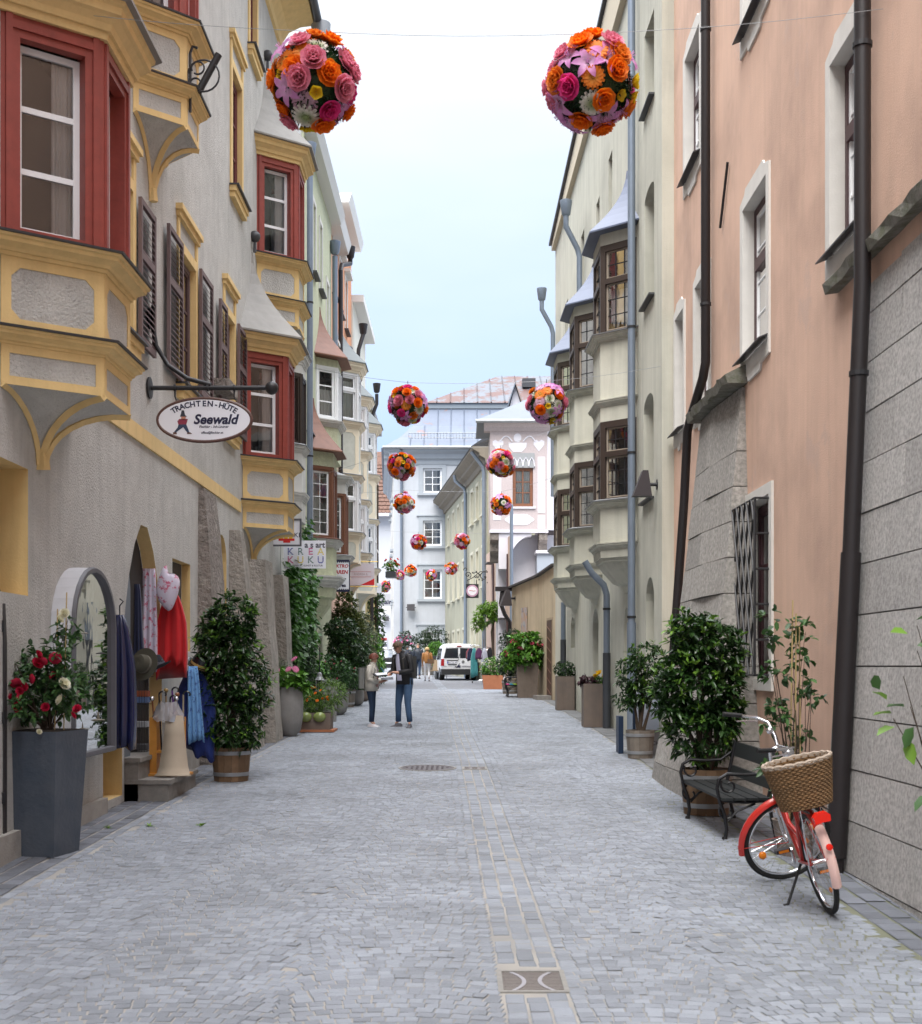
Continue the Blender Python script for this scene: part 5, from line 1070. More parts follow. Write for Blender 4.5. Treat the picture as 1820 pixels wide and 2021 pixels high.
def core_mesh(Rb):
    m = MB(); m.ball((0, 0, 0), Rb * .78, 20, 12); n = 1500; d = unit(nr.normal(size=(n, 3))); lv = leaves(d * Rb * .76, d + nr.normal(0, .5, (n, 3)), np.full(n, Rb * .24), np.full(n, Rb * .05), six=False); m.add(lv.v, lv.f); return m.mesh('greenery', GREEN)
def flower_ball(loc, Rb, label, seed, nf=56, hang=.0):
    t = thing('flower_ball', loc, label, 'flower ball', 'flower balls on wires across the street'); rr_ = random.Random(seed); link('greenery', CORE, t, scale=(Rb / .33,) * 3)
    for k in range(nf):
        z = 1 - 2 * (k + .5) / nf; a = k * 2.39996 + rr_.uniform(-.2, .2); rxy = math.sqrt(1 - z * z); d = Vector((rxy * cos(a), rxy * sin(a), z)); d = (d + Vector((rr_.uniform(-.12, .12), rr_.uniform(-.12, .12), rr_.uniform(-.12, .12)))).normalized()
        ki = rr_.choices(range(10), (13, 12, 13, 12, 10, 10, 4, 8, 6, 2))[0]; s = Rb * {'peony': .3, 'daisy': .31, 'lily': .36, 'small': .32}[KINDS[ki][0]] * rr_.uniform(.85, 1.15)
        q = d.to_track_quat('Z', 'Y').to_euler(); q.rotate_axis('Z', rr_.uniform(0, 6)); link('blossom', BLOOM[ki], t, d * Rb * rr_.uniform(.8, .94), q, (s, s, s))
    MB().tube([(0, 0, Rb * .8), (0, 0, Rb * 1.2 + hang)], .006, 5).build('hanger', IRON, t, world=False)
    return t
CORE = core_mesh(.33)
def ball_at(u, v, px, d, label, seed): return flower_ball(at(u, v, d), px / 2 * d / F * .92, label, seed, 56 if px > 50 else 50, .02)
balls = [(620, 165, 190, 10.7, 'large flower ball high over the street beside the red oriel'), (1168, 167, 190, 10.7, 'large flower ball high over the street beside the grey green house'),
         (805, 799, 82, 23.5, 'mid sized flower ball below the sky over the left half of the street'), (1079, 797, 84, 23.0, 'mid sized flower ball in front of the wooden bay windows'),
         (792, 920, 60, 32, 'flower ball hanging before the left corner of the white end house'), (988, 914, 60, 32, 'flower ball hanging before the chestnut window of the painted house'),
         (797, 993, 45, 41, 'flower ball below another on the rain pipe of the white end house'), (990, 996, 45, 41, 'flower ball below the chestnut window of the painted house'),
         (826, 1070, 34, 55, 'small flower ball covering the corner of the second floor window of the end house'), (912, 1068, 34, 55, 'small flower ball in front of the olive house'),
         (811, 1127, 26, 68, 'small flower ball close beside the rain pipe of the end house'), (890, 1122, 27, 68, 'small flower ball against the far edge of the olive house'),
         (789, 1135, 22, 76, 'tiny flower ball, lower of two touching at the end house corner'), (852, 1135, 24, 74, 'tiny flower ball in front of the first floor window of the end house'), (760, 1158, 24, 78, 'tiny flower ball at the mouth of the side street')]
for i_, (u, v, px, d, lb) in enumerate(balls): ball_at(u, v, px, d, lb, 40 + i_)
def cable(pts, label, r=.006):
    t = thing('cable', pts[0], label, 'cable', 'wires holding the flower balls'); m = MB(); full = []
    for a, b in zip(pts[:-1], pts[1:]): full += [Vector(a).lerp(Vector(b), q / 6) - Vector((0, 0, .03 * sin(pi * q / 6))) for q in range(6)]
    m.tube(full + [Vector(pts[-1])], r * .6, 5); m.build('wire', ZINC, t)
cable([(-3.98, 11.6, 6.03), at(620, 62, 10.7), at(1168, 66, 10.7), FR.p(10.5, 0, 5.45)], 'thin wire high over the street carrying the two largest flower balls', .004)
cable([(-3.3, 28.0, 6.6), at(805, 755, 23.5), at(1079, 752, 23), FG.p(.1, 0, 4.95)], 'thin wire over the street carrying the mid sized flower balls', .006)
cable([(-3.95, 33, 4.9), at(792, 885, 32), at(988, 880, 32), FG.p(11, 0, 6.2)], 'thin wire carrying the pair of balls before the end house and painted window', .006)
cable([(-3.95, 41, 5.6), at(797, 967, 41), at(990, 970, 41), (2.9, 39.5, 5.9)], 'thin wire carrying the fourth pair of flower balls', .007)
for (y_, x0, x1, za, zb_, uv) in ((55, -3.3, 1.6, 5.9, 5.7, ((826, 1050), (912, 1049))), (68, -4, .4, 5.7, 5.6, ((811, 1112), (890, 1107)))):
    cable([(x0, y_, za), at(*uv[0], y_), at(*uv[1], y_), (x1, y_, zb_)], 'far thin wire carrying small flower balls at %s' % ('the olive house front' if y_ == 55 else 'the end house'), .008)
# --- rose planter
t = thing('rose_planter', (-3.77, 11.5, g(11.5)), 'tall dark slate planter with red and white roses at the hat shop', 'planter', rz=-14)
m = MB(); hh = 1.12; a, b_ = .21, .27
m.hexa([(-a, -a, 0), (a, -a, 0), (a, a, 0), (-a, a, 0), (-b_, -b_, hh), (b_, -b_, hh), (b_, b_, hh), (-b_, b_, hh)]); m.build('pot', SLATE, t, world=False)
MB().box(-b_ + .02, b_ - .02, -b_ + .02, b_ - .02, hh - .005, hh + .006).build('soil', SOIL, t, world=False)
def rose_tips(n, cx, cy, z0, z1, sp): return [(cx + rnd.uniform(-sp, sp), cy + rnd.uniform(-sp, sp), rnd.uniform(z0, z1)) for _ in range(n)]
tips = rose_tips(22, 0, 0, hh + .25, hh + .8, .38) + [(.2, .05, hh + 1.02), (.22, 0, hh + .95)]
twigs(t, (0, 0, hh), tips, .006)
bl = [((x, y_, z - .12), (.16, .16, .16)) for x, y_, z in tips] + [((0, 0, hh + .3), (.33, .3, .25)), ((.05, 0, hh + .5), (.3, .3, .2))]
whorls(bl, 560, 5, .062, .042, .9, .2, .2).build('foliage', ROSEL, t, 2, False)
RB = bloom('peony').mesh('blossom', petalmat('crimson_petal', (.55, .012, .06), (.35, .005, .03)), 2); WB = bloom('peony').mesh('blossom', petalmat('cream_petal', (.82, .8, .66), (.7, .65, .3)), 2)
cl = [(-.3, -.3, .62), (-.36, -.2, .5), (-.1, -.3, .42), (-.05, -.33, .36), (0, -.35, .4), (.05, -.33, .47), (-.02, -.36, .3), (-.14, -.32, .3), (.1, -.3, .6), (.12, -.32, .68), (.16, -.3, .62), (.27, -.28, .65), (.25, -.25, .5), (-.25, -.3, .5), (.2, -.32, .22), (.44, -.2, .2), (.4, -.22, .14), (-.22, -.35, .2), (-.3, -.1, .7), (-.08, -.35, .22)]
for k, (x, y_, z) in enumerate(cl): s = rnd.uniform(.042, .062); link('blossom', RB, t, (x, y_, hh + z), (R(70) + rnd.uniform(-.4, .4), rnd.uniform(-.6, .6), rnd.uniform(0, 6)), (s, s, s))
for (x, y_, z, s) in ((.22, -.05, 1.05, .055), (.2, -.1, 1.0, .045), (.35, -.28, .42, .065), (.33, -.28, .28, .06), (.12, -.3, -.0, .03)): link('blossom', WB, t, (x, y_, hh + z), (R(60), rnd.uniform(-.5, .5), rnd.uniform(0, 6)), (s, s, s))
for x, y_, z in ((.2, .02, 1.25), (.12, 0, 1.1)): MB().tube([(x - .03, y_, hh), (x, y_, hh + z)], .006, 5).build('cane', mat('bamboo', (.45, .33, .15), .7), t, world=False)
# --- climbing rose by the brown pipe and the branch at the right edge
t = thing('climbing_rose', (3.02, 11.45, g(11.4)), 'thin climbing rose with bamboo canes beside the thick brown pipe', 'plant')
MB().lathe([(.15, 0), (.2, .3), (.21, .32), (.18, .32), (.17, .27)], n=18).build('pot', RUSTP, t, world=False)
for k in range(3): MB().tube([(-.05 + .05 * k, 0, .2), (-.02 + .03 * k, 0, 2.3 - .12 * k)], .007, 5).build('cane', MATS['bamboo'], t, world=False)
tips = [(rnd.uniform(-.3, .16), rnd.uniform(-.15, .15), z) for z in np.linspace(.5, 2.15, 26)]
twigs(t, (0, 0, .3), tips, .005); whorls([(p, (.13, .12, .1)) for p in tips], 130, 5, .07, .05, .9, .1, .2).build('foliage', ROSEL, t, 2, False)
t = thing('rose_branch_pot', (2.99, 7.5, g(7.5)), 'rose in a pot reaching in from the right edge with a few large leaves', 'plant')
MB().lathe([(.14, 0), (.19, .3), (.2, .34), (.17, .34), (.16, .28)], n=18).build('pot', RUSTP, t, world=False)
tips = [(-.33, 0, 1.57), (-.37, 0, 1.75), (-.27, .05, 1.9), (-.43, 0, 1.5), (-.22, 0, 1.25), (-.29, 0, 2.05)]; twigs(t, (0.12, 0, .3), tips, .006)
for k, (x, y_, z, a_) in enumerate([(-.03, 0, 2.13, .5), (-.08, -.02, 2.05, 2.8), (-.02, .0, 1.98, .2), (-.2, 0, 1.66, 2.4), (-.24, 0, 1.72, 1.9), (-.15, 0, 1.5, 3.4), (-.05, -.03, 1.5, 4.2), (-.08, 0, 1.42, 4.9), (.0, 0, 1.62, .3), (0, -.02, 1.38, 5.2), (-.1, -.02, 1.62, 2.9), (.02, 0, 1.82, 1.0), (.05, 0, 1.1, 3.9), (-.17, 0, 1.58, 3.0)]):
    lv = leaves(np.array([[0, 0, 0.]]), np.array([[cos(a_), -.3, sin(a_) * .8]]), np.array([.13]), np.array([.085]), droop=.2); o_ = lv.build('leaf', LIME if k % 2 else ROSEL, t, 2, False); o_.location = (x - .27, y_, z - .05)
# --- ivy on the narrow house
t = thing('ivy', (-3.7, 29, g(29)), 'dense green ivy covering the wall below the dark wooden oriel', 'ivy')
P = []; D = []
for k in range(5200):
    s = nr.uniform(27.4, 31.3); z = nr.uniform(-.3, 2.2) if nr.random() < .8 else nr.uniform(2.0, 3.7)
    lim = -.35 + .9 * abs(sin(s * 2.3)) * .6 + .25 * sin(s * 5.1); top = 2.1 + .35 * sin(s * 3)
    if z < lim: continue
    if z > top and not (29.8 < s < 31.3 and z < 3.7 - abs(s - 30.6)): continue
    P.append((-3.9 + nr.uniform(0, .28) * (1 if nr.random() < .8 else 1.5), s, z)); D.append((nr.uniform(.3, 1), nr.normal(0, .5) - .2, nr.uniform(-1, .1)))
n = len(P); leaves(np.array(P), np.array(D), nr.uniform(.1, .18, n), nr.uniform(.09, .15, n), fold=.08).build('foliage', IVYL, t, 2)
MB().tube([(-3.85, 30.2, g(30)), (-3.84, 30.0, -.3), (-3.85, 29.6, .8), (-3.85, 30.2, 2.0)], [.04, .03, .03, .015], 6).build('stem', BARK, t)
P = []; D = []
for k in range(900):
    s = nr.uniform(30.6, 33.2); z = nr.uniform(g(31), .2 - (s - 30.6) * .1); P.append((-3.75 + nr.uniform(0, .35), s, z)); D.append((nr.uniform(.3, 1), nr.normal(0, .5) - .3, nr.uniform(-.8, .3)))
n = len(P); t2 = thing('ivy_shoots', (-3.6, 32, g(32)), 'loose creeper growing at the foot of the grey rain pipe', 'ivy'); leaves(np.array(P), np.array(D), nr.uniform(.09, .16, n), nr.uniform(.07, .12, n)).build('foliage', leafmat('creeper_leaf', (.07, .2, .03), .45), t2, 2)
# --- other potted plants
def pot_plant(name, loc, label, pot, plants, cat='potted plant', rz=0):
    t = thing(name, loc, label, cat, rz=rz); kind = pot[0]
    if kind == 'round': r_, h_ = pot[1], pot[2]; MB().lathe([(r_ * .45, 0), (r_ * .8, h_ * .12), (r_ * .98, h_ * .4), (r_, h_ * .7), (r_ * .9, h_), (r_ * .82, h_), (r_ * .8, h_ * .9), (.01, h_ * .9)], n=22).build('pot', pot[3], t, True, False)
    elif kind == 'box':
        a, b_, h_ = pot[1], pot[2], pot[4]; k_ = pot[3]; m = MB(); m.hexa([(-a * k_, -b_ * k_, 0), (a * k_, -b_ * k_, 0), (a * k_, b_ * k_, 0), (-a * k_, b_ * k_, 0), (-a, -b_, h_), (a, -b_, h_), (a, b_, h_), (-a, b_, h_)]); m.build('pot', pot[5], t, world=False); MB().box(-a * .93, a * .93, -b_ * .93, b_ * .93, h_ - .01, h_ + .006).build('soil', SOIL, t, world=False)
    elif kind == 'barrel': h_ = pot[2]; barrel(t, pot[1], pot[2], pot[3])
    for pl in plants:
        if pl[0] == 'leaf': whorls(pl[1], pl[2], pl[3], pl[4], pl[5], pl[6] if isinstance(pl[6], float) else .9, .4, six=False).build('foliage', pl[-1], t, 2, False)
        elif pl[0] == 'bloom':
            for (x, y_, z, s) in pl[1]: link('blossom', pl[2], t, (x, y_, z), (R(50) + rnd.uniform(-.4, .4), rnd.uniform(-.4, .4), rnd.uniform(0, 6)), (s, s, s))
        elif pl[0] == 'stem': twigs(t, pl[1], pl[2], pl[3])
    return t
PKB = bloom('daisy').mesh('blossom', petalmat('hydrangea_pink', (.75, .22, .42), (.7, .3, .45)), 2); PKP = bloom('peony').mesh('blossom', petalmat('hydrangea_rose', (.7, .12, .2), (.7, .25, .3)), 2); YLB = bloom('peony').mesh('blossom', petalmat('viola_yellow', (.8, .55, .02), (.6, .25, .01)), 2); ORB = bloom('daisy').mesh('blossom', petalmat('marigold', (.8, .22, .01), (.6, .1, .01)), 2); WHB = bloom('small').mesh('blossom', petalmat('white_small', (.85, .85, .8), (.7, .7, .4)), 2)
def scat(n, c, r, s0, s1): 
    o_ = []
    for _ in range(n):
        d = unit(nr.normal(size=3)); d[2] = abs(d[2]); d[1] = -abs(d[1]) * .8; o_.append((c[0] + d[0] * r[0], c[1] + d[1] * r[1], c[2] + d[2] * r[2], rnd.uniform(s0, s1)))
    return o_
pot_plant('hydrangea_pot', (-3.33, 24.6, g(24.6)), 'pink hydrangea in a tall rounded concrete pot by the leaning buttress', ('round', .27, .95, CONC), [('leaf', [((0, 0, 1.1), (.38, .34, .22)), ((.1, 0, 1.0), (.35, .3, .15))], 90, 4, .16, .11, HYDL), ('bloom', [(-.2, -.3, 1.28, .06), (.02, -.32, 1.3, .075), (.16, -.3, 1.3, .075), (.1, -.1, 1.5, .08), (-.35, -.2, 1.2, .07)], PKB)])
pot_plant('lavender_pot', (-3.75, 25.4, g(25.4)), 'grey lavender tuft behind the pink hydrangea', ('box', .18, .18, .8, 1.15, CONC), [('leaf', [((0, 0, 1.3), (.3, .25, .22))], 150, 5, .12, .012, .5, leafmat('lavender_leaf', (.12, .16, .13), .7))])
t = pot_plant('marigold_trough', (-2.95, 25.8, g(25.8)), 'low wooden trough with orange marigolds and feathery green on a terracotta tray', ('box', .32, .3, .98, .38, RUSTP), [('leaf', [((.1, .1, .55), (.4, .3, .35)), ((-.1, 0, .55), (.3, .25, .25)), ((.3, .2, .8), (.3, .3, .3))], 330, 5, .12, .02, .8, leafmat('feathery_leaf', (.1, .2, .04), .5)), ('bloom', scat(16, (-.05, -.1, .6), (.3, .25, .3), .025, .04), ORB)])
MB().box(-.4, .4, -.38, .38, 0, .045).build('tray', TERR, t, world=False)
for x in (-.18, .1): MB().ball((x, -.3, .3), .13, 12, 8, (1, .7, .8)).build('glass_float', mat('green_glass_float', (.2, .25, .08), .15), t, True, False)
pot_plant('bay_pot', (-3.1, 31.6, g(31.6)), 'round leafy shrub with a few roses in a bulging grey pot', ('round', .3, .62, CONC), [('leaf', [((0, 0, 1.0), (.55, .5, .45)), ((.15, -.05, .8), (.5, .4, .3)), ((-.2, 0, 1.25), (.35, .35, .3))], 300, 6, .09, .05, LAU if False else ROSEL), ('bloom', scat(9, (0, 0, .9), (.55, .5, .5), .025, .035), PKP)])
pot_plant('cypress_pot', (-3.35, 28.3, g(28.3)), 'slim dark cypress in a small square pot under the ivy', ('box', .16, .16, .85, .4, CONC), [('leaf', [((0, 0, .4 + .28 * k), (.22 - .032 * k, .22 - .032 * k, .22)) for k in range(6)], 420, 5, .09, .016, .5, DKL)])
pot_plant('fern_pot', (-3.0, 28.9, g(28.9)), 'tall clay pot with pale succulent beside the cypress', ('box', .16, .16, .9, .8, CONC), [('leaf', [((0, 0, .85), (.2, .2, .12))], 40, 6, .12, .03, leafmat('succulent_leaf', (.2, .25, .22), .5))])
pot_plant('dark_laurel_pot', (-3.25, 35.5, g(35.5)), 'big dark green laurel below the zigzag edged shop sign', ('barrel', .3, .5, OAKG), [('leaf', [((0, 0, 1.0), (.65, .6, .5)), ((.1, 0, 1.6), (.62, .6, .6)), ((-.1, 0, 2.15), (.5, .5, .4))], 900, 6, .11, .055, LAU)])
pot_plant('golden_thuja', (-3.5, 38.6, g(38.6)), 'tall rounded golden brown thuja above the dark laurel', ('barrel', .3, .5, OAKG), [('leaf', [((0, 0, 1.2), (.6, .6, .8)), ((0, 0, 2.2), (.58, .58, .7)), ((0, 0, 2.9), (.4, .4, .55))], 1500, 6, .1, .05, .7, CONL)])
pot_plant('olive_pot', (-3.3, 41.5, g(41.5)), 'silvery variegated shrub in an oak barrel behind the woman with the backpack', ('barrel', .33, .62, OAK), [('leaf', [((0, 0, 1.3), (.6, .6, .6)), ((.05, 0, 2.0), (.55, .55, .6)), ((0, 0, 2.5), (.4, .4, .4))], 800, 6, .11, .045, VAR)])
pot_plant('side_shrub', (-3.0, 36.4, g(36.4)), 'low leafy shrub in a clay pot on the left pavement beyond the bulging grey pot', ('round', .22, .45, CONC), [('leaf', [((0, 0, .8), (.4, .4, .4))], 180, 6, .09, .045, ROSEL)])
pot_plant('small_bay', (-3.0, 39.0, g(39)), 'small green bush in a brown pot before the oak barrel', ('round', .2, .4, RUSTP), [('leaf', [((0, 0, .75), (.38, .38, .4))], 180, 6, .09, .045, LIME if False else LAU)])
t = thing('wall_creeper', (-3.6, 53.5, g(53.5)), 'tall climbing plant on the facade before the yellow gateway', 'climber')
whorls([((0, 0, z), (.42, .42, .45)) for z in np.linspace(.4, 4.0, 8)], 420, 6, .14, .07, six=False).build('foliage', ROSEL, t, 2, False); MB().tube([(0, 0, 0), (0, 0, 3.6)], .04, 6).build('stem', BARK, t, world=False)
pot_plant('bush_pot', (-3.4, 48.5, g(48.5)), 'green bush in a pot before the cream house', ('round', .3, .5, RUSTP), [('leaf', [((0, 0, 1.1), (.55, .5, .6)), ((0, 0, 1.8), (.45, .45, .5))], 330, 6, .12, .06, HYDL)])
# right side pots
pot_plant('viola_planter', (2.83, 27.0, g(27)), 'tall weathered planter with yellow violas and dark foliage beside the black footed pipe', ('box', .24, .24, 1, .92, RUSTP), [('leaf', [((-.15, 0, .98), (.2, .18, .1))], 60, 5, .09, .05, leafmat('purple_leaf', (.05, .02, .035), .5)), ('leaf', [((.1, 0, .98), (.16, .18, .1))], 50, 5, .07, .04, HYDL), ('bloom', [(.02, -.15, 1.08, .06), (.1, -.16, 1.12, .07), (.16, -.14, 1.07, .06), (.06, -.1, 1.14, .06), (.12, -.05, 1.16, .06)], YLB)])
pot_plant('box_planter', (2.78, 33.9, g(33.9)), 'tall grey planter with a clipped box bush by the wooden door', ('box', .24, .24, 1, .9, RUSTP), [('leaf', [((0, 0, 1.08), (.33, .3, .25))], 300, 6, .05, .03, HYDL if False else LAU)])
pot_plant('pink_hydrangea_planter', (2.18, 41.8, g(41.8)), 'big wooden planter overflowing with pink hydrangea at the ochre wall', ('box', .36, .36, .86, 1.15, mat('planter_wood', (.16, .125, .1), .85, noise=.5, scale=6, streak=.6)), [('leaf', [((-.1, 0, 1.4), (.75, .6, .45)), ((-.05, 0, 1.85), (.55, .5, .35)), ((-.5, -.1, 1.2), (.35, .35, .25))], 420, 5, .17, .11, HYDL), ('bloom', scat(22, (-.05, 0, 1.4), (.75, .55, .6), .06, .09), PKP)])
pot_plant('white_flower_pot', (1.25, 50.0, g(50)), 'white flowers in a terracotta box by the colourful bench', ('box', .42, .35, .85, .55, TERR), [('leaf', [((0, 0, .85), (.5, .45, .45))], 240, 6, .1, .05, HYDL), ('bloom', scat(40, (0, 0, .75), (.5, .42, .5), .05, .07), WHB)])
pot_plant('dark_shrub', (1.75, 45.3, g(45.3)), 'dark evergreen shrub behind the pink hydrangea', ('barrel', .3, .5, OAKG), [('leaf', [((0, 0, 1.1), (.5, .5, .55)), ((.05, 0, 1.8), (.5, .5, .55))], 480, 6, .1, .045, DKL)])
t = thing('wisteria_tree', (1.35, 53.5, g(53.5)), 'slender tree with bright green crown in front of the pink facade', 'tree')
MB().tube([(0, 0, 0), (.03, 0, 1.2), (-.05, 0, 2.3), (.1, 0, 3.0)], [.06, .05, .05, .03], 7).build('trunk', BARK, t, world=False)
whorls([((-.4, 0, 2.9), (.5, .5, .4)), ((.3, 0, 3.1), (.6, .5, .4)), ((-.1, 0, 3.3), (.6, .5, .3)), ((-.6, 0, 2.6), (.3, .3, .3))], 330, 7, .16, .06, six=False).build('crown', LIME, t, 2, False)
pot_plant('terrace_shrub', (-2.0, 76.5, g(76)), 'tall dark oleander before the barred window of the end house', ('barrel', .4, .6, OAKG), [('leaf', [((0, 0, 1.5), (1.0, .8, .8)), ((.4, 0, 2.2), (.9, .8, .8)), ((-.3, 0, 2.2), (.6, .6, .5))], 500, 6, .17, .05, DKL)])
pot_plant('terrace_bush', (-1.2, 72.5, g(72)), 'bright green bush with pink blossoms left of the white van', ('barrel', .35, .5, OAKG), [('leaf', [((0, 0, 1.1), (.8, .6, .55)), ((-.2, 0, 1.6), (.6, .5, .4))], 360, 6, .15, .07, HYDL), ('bloom', scat(8, (.3, 0, .8), (.6, .4, .3), .06, .08), PKB)])
pot_plant('petunia_pot', (-3.4, 77.5, g(77)), 'purple flowering petunias at the corner of the white end house', ('round', .4, .9, RUSTP), [('leaf', [((0, 0, 1.6), (.7, .6, .5)), ((0, 0, 2.2), (.6, .5, .5))], 260, 6, .14, .07, DKL), ('bloom', scat(26, (0, 0, 1.8), (.75, .6, .7), .06, .09), PKB)])
# tiny weeds in the joints
for x, y_ in ((-3.62, 13.0), (-3.22, 13.1), (-2.7, 13.15)):
    t = thing('weed', (x, y_, g(y_)), 'small green weed in the paving joints %s' % {-3.62: 'nearest the slate planter', -3.22: 'on the dark stone strip', -2.7: 'out on the cobbles'}[x], 'weed'); n = 14; leaves(np.tile([[0., 0, .0]], (n, 1)), nr.normal(size=(n, 3)) * [1, 1, .3] + [0, 0, .6], nr.uniform(.04, .08, n), np.full(n, .015)).build('foliage', LIME, t, 2, False)
# ------------------------------------------------------------------ lettering and hanging signs
def text_mb(txt, size, fr, s, z, o, bold=0.0, shear=0.0, align='CENTER', space=1.0, depth=.002, rot=0.0):
    cu = bpy.data.curves.new('lettering', 'FONT'); cu.body = txt; cu.size = size; cu.offset = bold; cu.shear = shear; cu.align_x = align; cu.align_y = 'CENTER'; cu.space_character = space; cu.resolution_u = 3
    ob = bpy.data.objects.new('lettering', cu)
    me = bpy.data.meshes.new_from_object(ob); vs = [v.co.copy() for v in me.vertices]; fs = [tuple(p.vertices) for p in me.polygons]
    bpy.data.objects.remove(ob); bpy.data.curves.remove(cu); bpy.data.meshes.remove(me)
    c, sn = cos(rot), sin(rot); m = MB(); m.add([fr.p(s + v.x * c - v.y * sn, o, z + v.x * sn + v.y * c) for v in vs], fs); return m
INK = mat('navy_ink', (.012, .014, .05), .5); WSIGN = mat('white_sign', (.78, .79, .85), .4); BRNR = mat('brown_rim', (.1, .045, .035), .5); REDI = mat('red_ink', (.42, .015, .03), .5)
def sign(name, loc, label): return thing(name, loc, label, 'shop sign', 'signs hung out from the facades')
d = 16.2; S0 = Fr(0, d, 0, 1); cx, cz, ax, bz = -3.28, 3.15, .6, .275
t = sign('hanging_sign', (-4.0, d, 3.56), 'oval white hat shop sign hanging from a black iron bracket')
pl = MB().prism([(cx + ax * cos(a), cz + bz * sin(a)) for a in np.linspace(0, 2 * pi, 48, endpoint=False)], lambda a, z, h: S0.p(a, h, z), -.015, .015).build('plate', WSIGN, t)
MB().tube([S0.p(cx + ax * cos(a), 0, cz + bz * sin(a)) for a in np.linspace(0, 2 * pi, 49)], .022, 8, False).build('rim', BRNR, t, True)
arc = 'TRACHTEN-HÜTE'
lt = MB()
for k, ch_ in enumerate(arc):
    q = (k - (len(arc) - 1) / 2) / (len(arc) / 2); a = pi / 2 - q * 1.05; px_, pz_ = cx + ax * .79 * cos(a), cz + bz * .74 * sin(a)
    rt = math.atan2(-bz * .74 * cos(a) * -1, ax * .79 * sin(a)); rt = math.atan2(-(bz * cos(a)), ax * sin(a)) ; 
    lt_ = text_mb(ch_, .1, S0, px_, pz_, .018, .003, 0, rot=rt); lt.add(lt_.v, lt_.f)
lt.build('lettering', INK, pl)
text_mb('Seewald', .17, S0, cx + .14, cz + .0, .018, .006, .25).build('lettering', INK, pl); text_mb('Fischler - Inh.Lintner', .045, S0, cx + .12, cz - .09, .018, .001, .25).build('lettering', INK, pl); text_mb('office@fischler.at', .04, S0, cx + .1, cz - .165, .018, .001).build('lettering', INK, pl)
fx, fz = cx - .28, cz - .06
def flat(pts, mt, nm, o=.0175): MB().prism([(fx + a, fz + b) for a, b in pts], lambda a, z, h: S0.p(a, h, z), .0155, o + .001).build(nm, mt, pl)
flat([(-.03, .1), (.06, .1), (.035, .12), (.02, .18), (-.01, .18), (-.02, .13)], mat('emblem_dark', (.03, .035, .05), .6), 'emblem_hat'); flat([(-.015, .06), (.04, .06), (.045, .1), (-.015, .1)], mat('emblem_skin', (.5, .22, .15), .6), 'emblem_head')
flat([(-.05, .0), (.05, .0), (.07, .07), (-.04, .07), (-.065, .04)], mat('emblem_coat', (.25, .03, .06), .6), 'emblem_coat'); flat([(-.05, .0), (.05, .0), (.09, -.1), (.06, -.1), (.01, -.035), (-.04, -.07), (-.08, -.1), (-.11, -.1), (-.06, -.04)], mat('emblem_trousers', (.03, .05, .1), .6), 'emblem_legs')
flat([(-.12, -.1), (-.075, -.1), (-.07, -.125), (-.12, -.125)], BRNR, 'emblem_shoe'); flat([(.06, -.1), (.1, -.1), (.125, -.12), (.06, -.12)], BRNR, 'emblem_shoe')
m = MB(); m.tube([(-3.97, d, 3.56), (-2.48, d, 3.56)], .03, 10); m.build('arm', IRON, t, True); MB().ball((-2.42, d, 3.56), .085, 14, 10).build('ball_end', IRON, t, True)
MB().tube([(-3.93, d, 4.62), (-3.95, d, 4.4), (-3.9, d, 4.1), (-3.75, d, 3.85), (-3.5, d, 3.68), (-3.2, d, 3.6)], .03, 10).build('brace', IRON, t, True)
for z in (3.56, 4.45): MB().lathe([(.02, -.02), (.14, 0), (.14, .02), (.02, .03)], (-3.99, d, z), 14, Matrix.Rotation(R(90), 3, 'Y')).build('wall_plate', IRON, t, True)
for x in (-3.66, -3.24, -2.9): MB().lathe([(.03, -.012), (.045, -.012), (.045, .012), (.03, .012)], (x, d, 3.56), 12, Matrix.Rotation(R(90), 3, 'Y')).build('collar', IRON, t)
for x in (-3.66, -2.9): MB().tube([(x, d, 3.53), (x, d, 3.45), (x + .02, d, 3.4)], .01, 6).build('hook', IRON, t)
def board(name, label, dd, u0, u1, v0, v1, m, frame=None):
    f = Fr(0, dd, 0, 1); x0, x1 = (u0 - 910) * dd / F, (u1 - 910) * dd / F; z0, z1 = (1315 - v1) * dd / F, (1315 - v0) * dd / F
    t_ = sign(name, (x0, dd, z0), label); b = MB().fbox(f, x0, x1, -.012, .012, z0, z1).build('board', m, t_)
    if frame:
        m_ = MB(); w_ = .035
        m_.fbox(f, x0 - w_, x1 + w_, -.03, .03, z1, z1 + w_); m_.fbox(f, x0 - w_, x1 + w_, -.03, .03, z0 - w_, z0); m_.fbox(f, x0 - w_, x0, -.03, .03, z0, z1); m_.fbox(f, x1, x1 + w_, -.03, .03, z0, z1); m_.build('frame', frame, t_)
    return t_, b, f, x0, x1, z0, z1
t, b, f, x0, x1, z0, z1 = board('hanging_sign', 'framed white tavern sign with a yellow and red castle emblem', 27.0, 532, 592, 1027, 1075, WSIGN, VIT)
text_mb('SCHENKE', .14, f, (x0 + x1) / 2 + .06, z0 + .2, .014, .001).build('lettering', INK, b)
c_ = (x0 + x1) / 2 + .02
for k in range(3): MB().fbox(f, c_ - .13 + k * .1, c_ - .05 + k * .1, .0125, .015, z0 + .13, z0 + .24).build('emblem_tower', mat('emblem_yellow', (.75, .5, .03), .5), b)
MB().fbox(f, c_ - .15, c_ + .19, .0125, .0145, z0 + .08, z0 + .13).build('emblem_base', mat('emblem_red', (.6, .02, .02), .5), b); MB().fbox(f, c_ - .05, c_ + .1, .0125, .0145, z0 + .04, z0 + .08).build('emblem_base', MATS['emblem_red'], b)
t, b, f, x0, x1, z0, z1 = board('hanging_sign', 'white square sign with two rows of big colourful letters beside the ivy', 27.6, 560, 643, 1067, 1122, WSIGN)
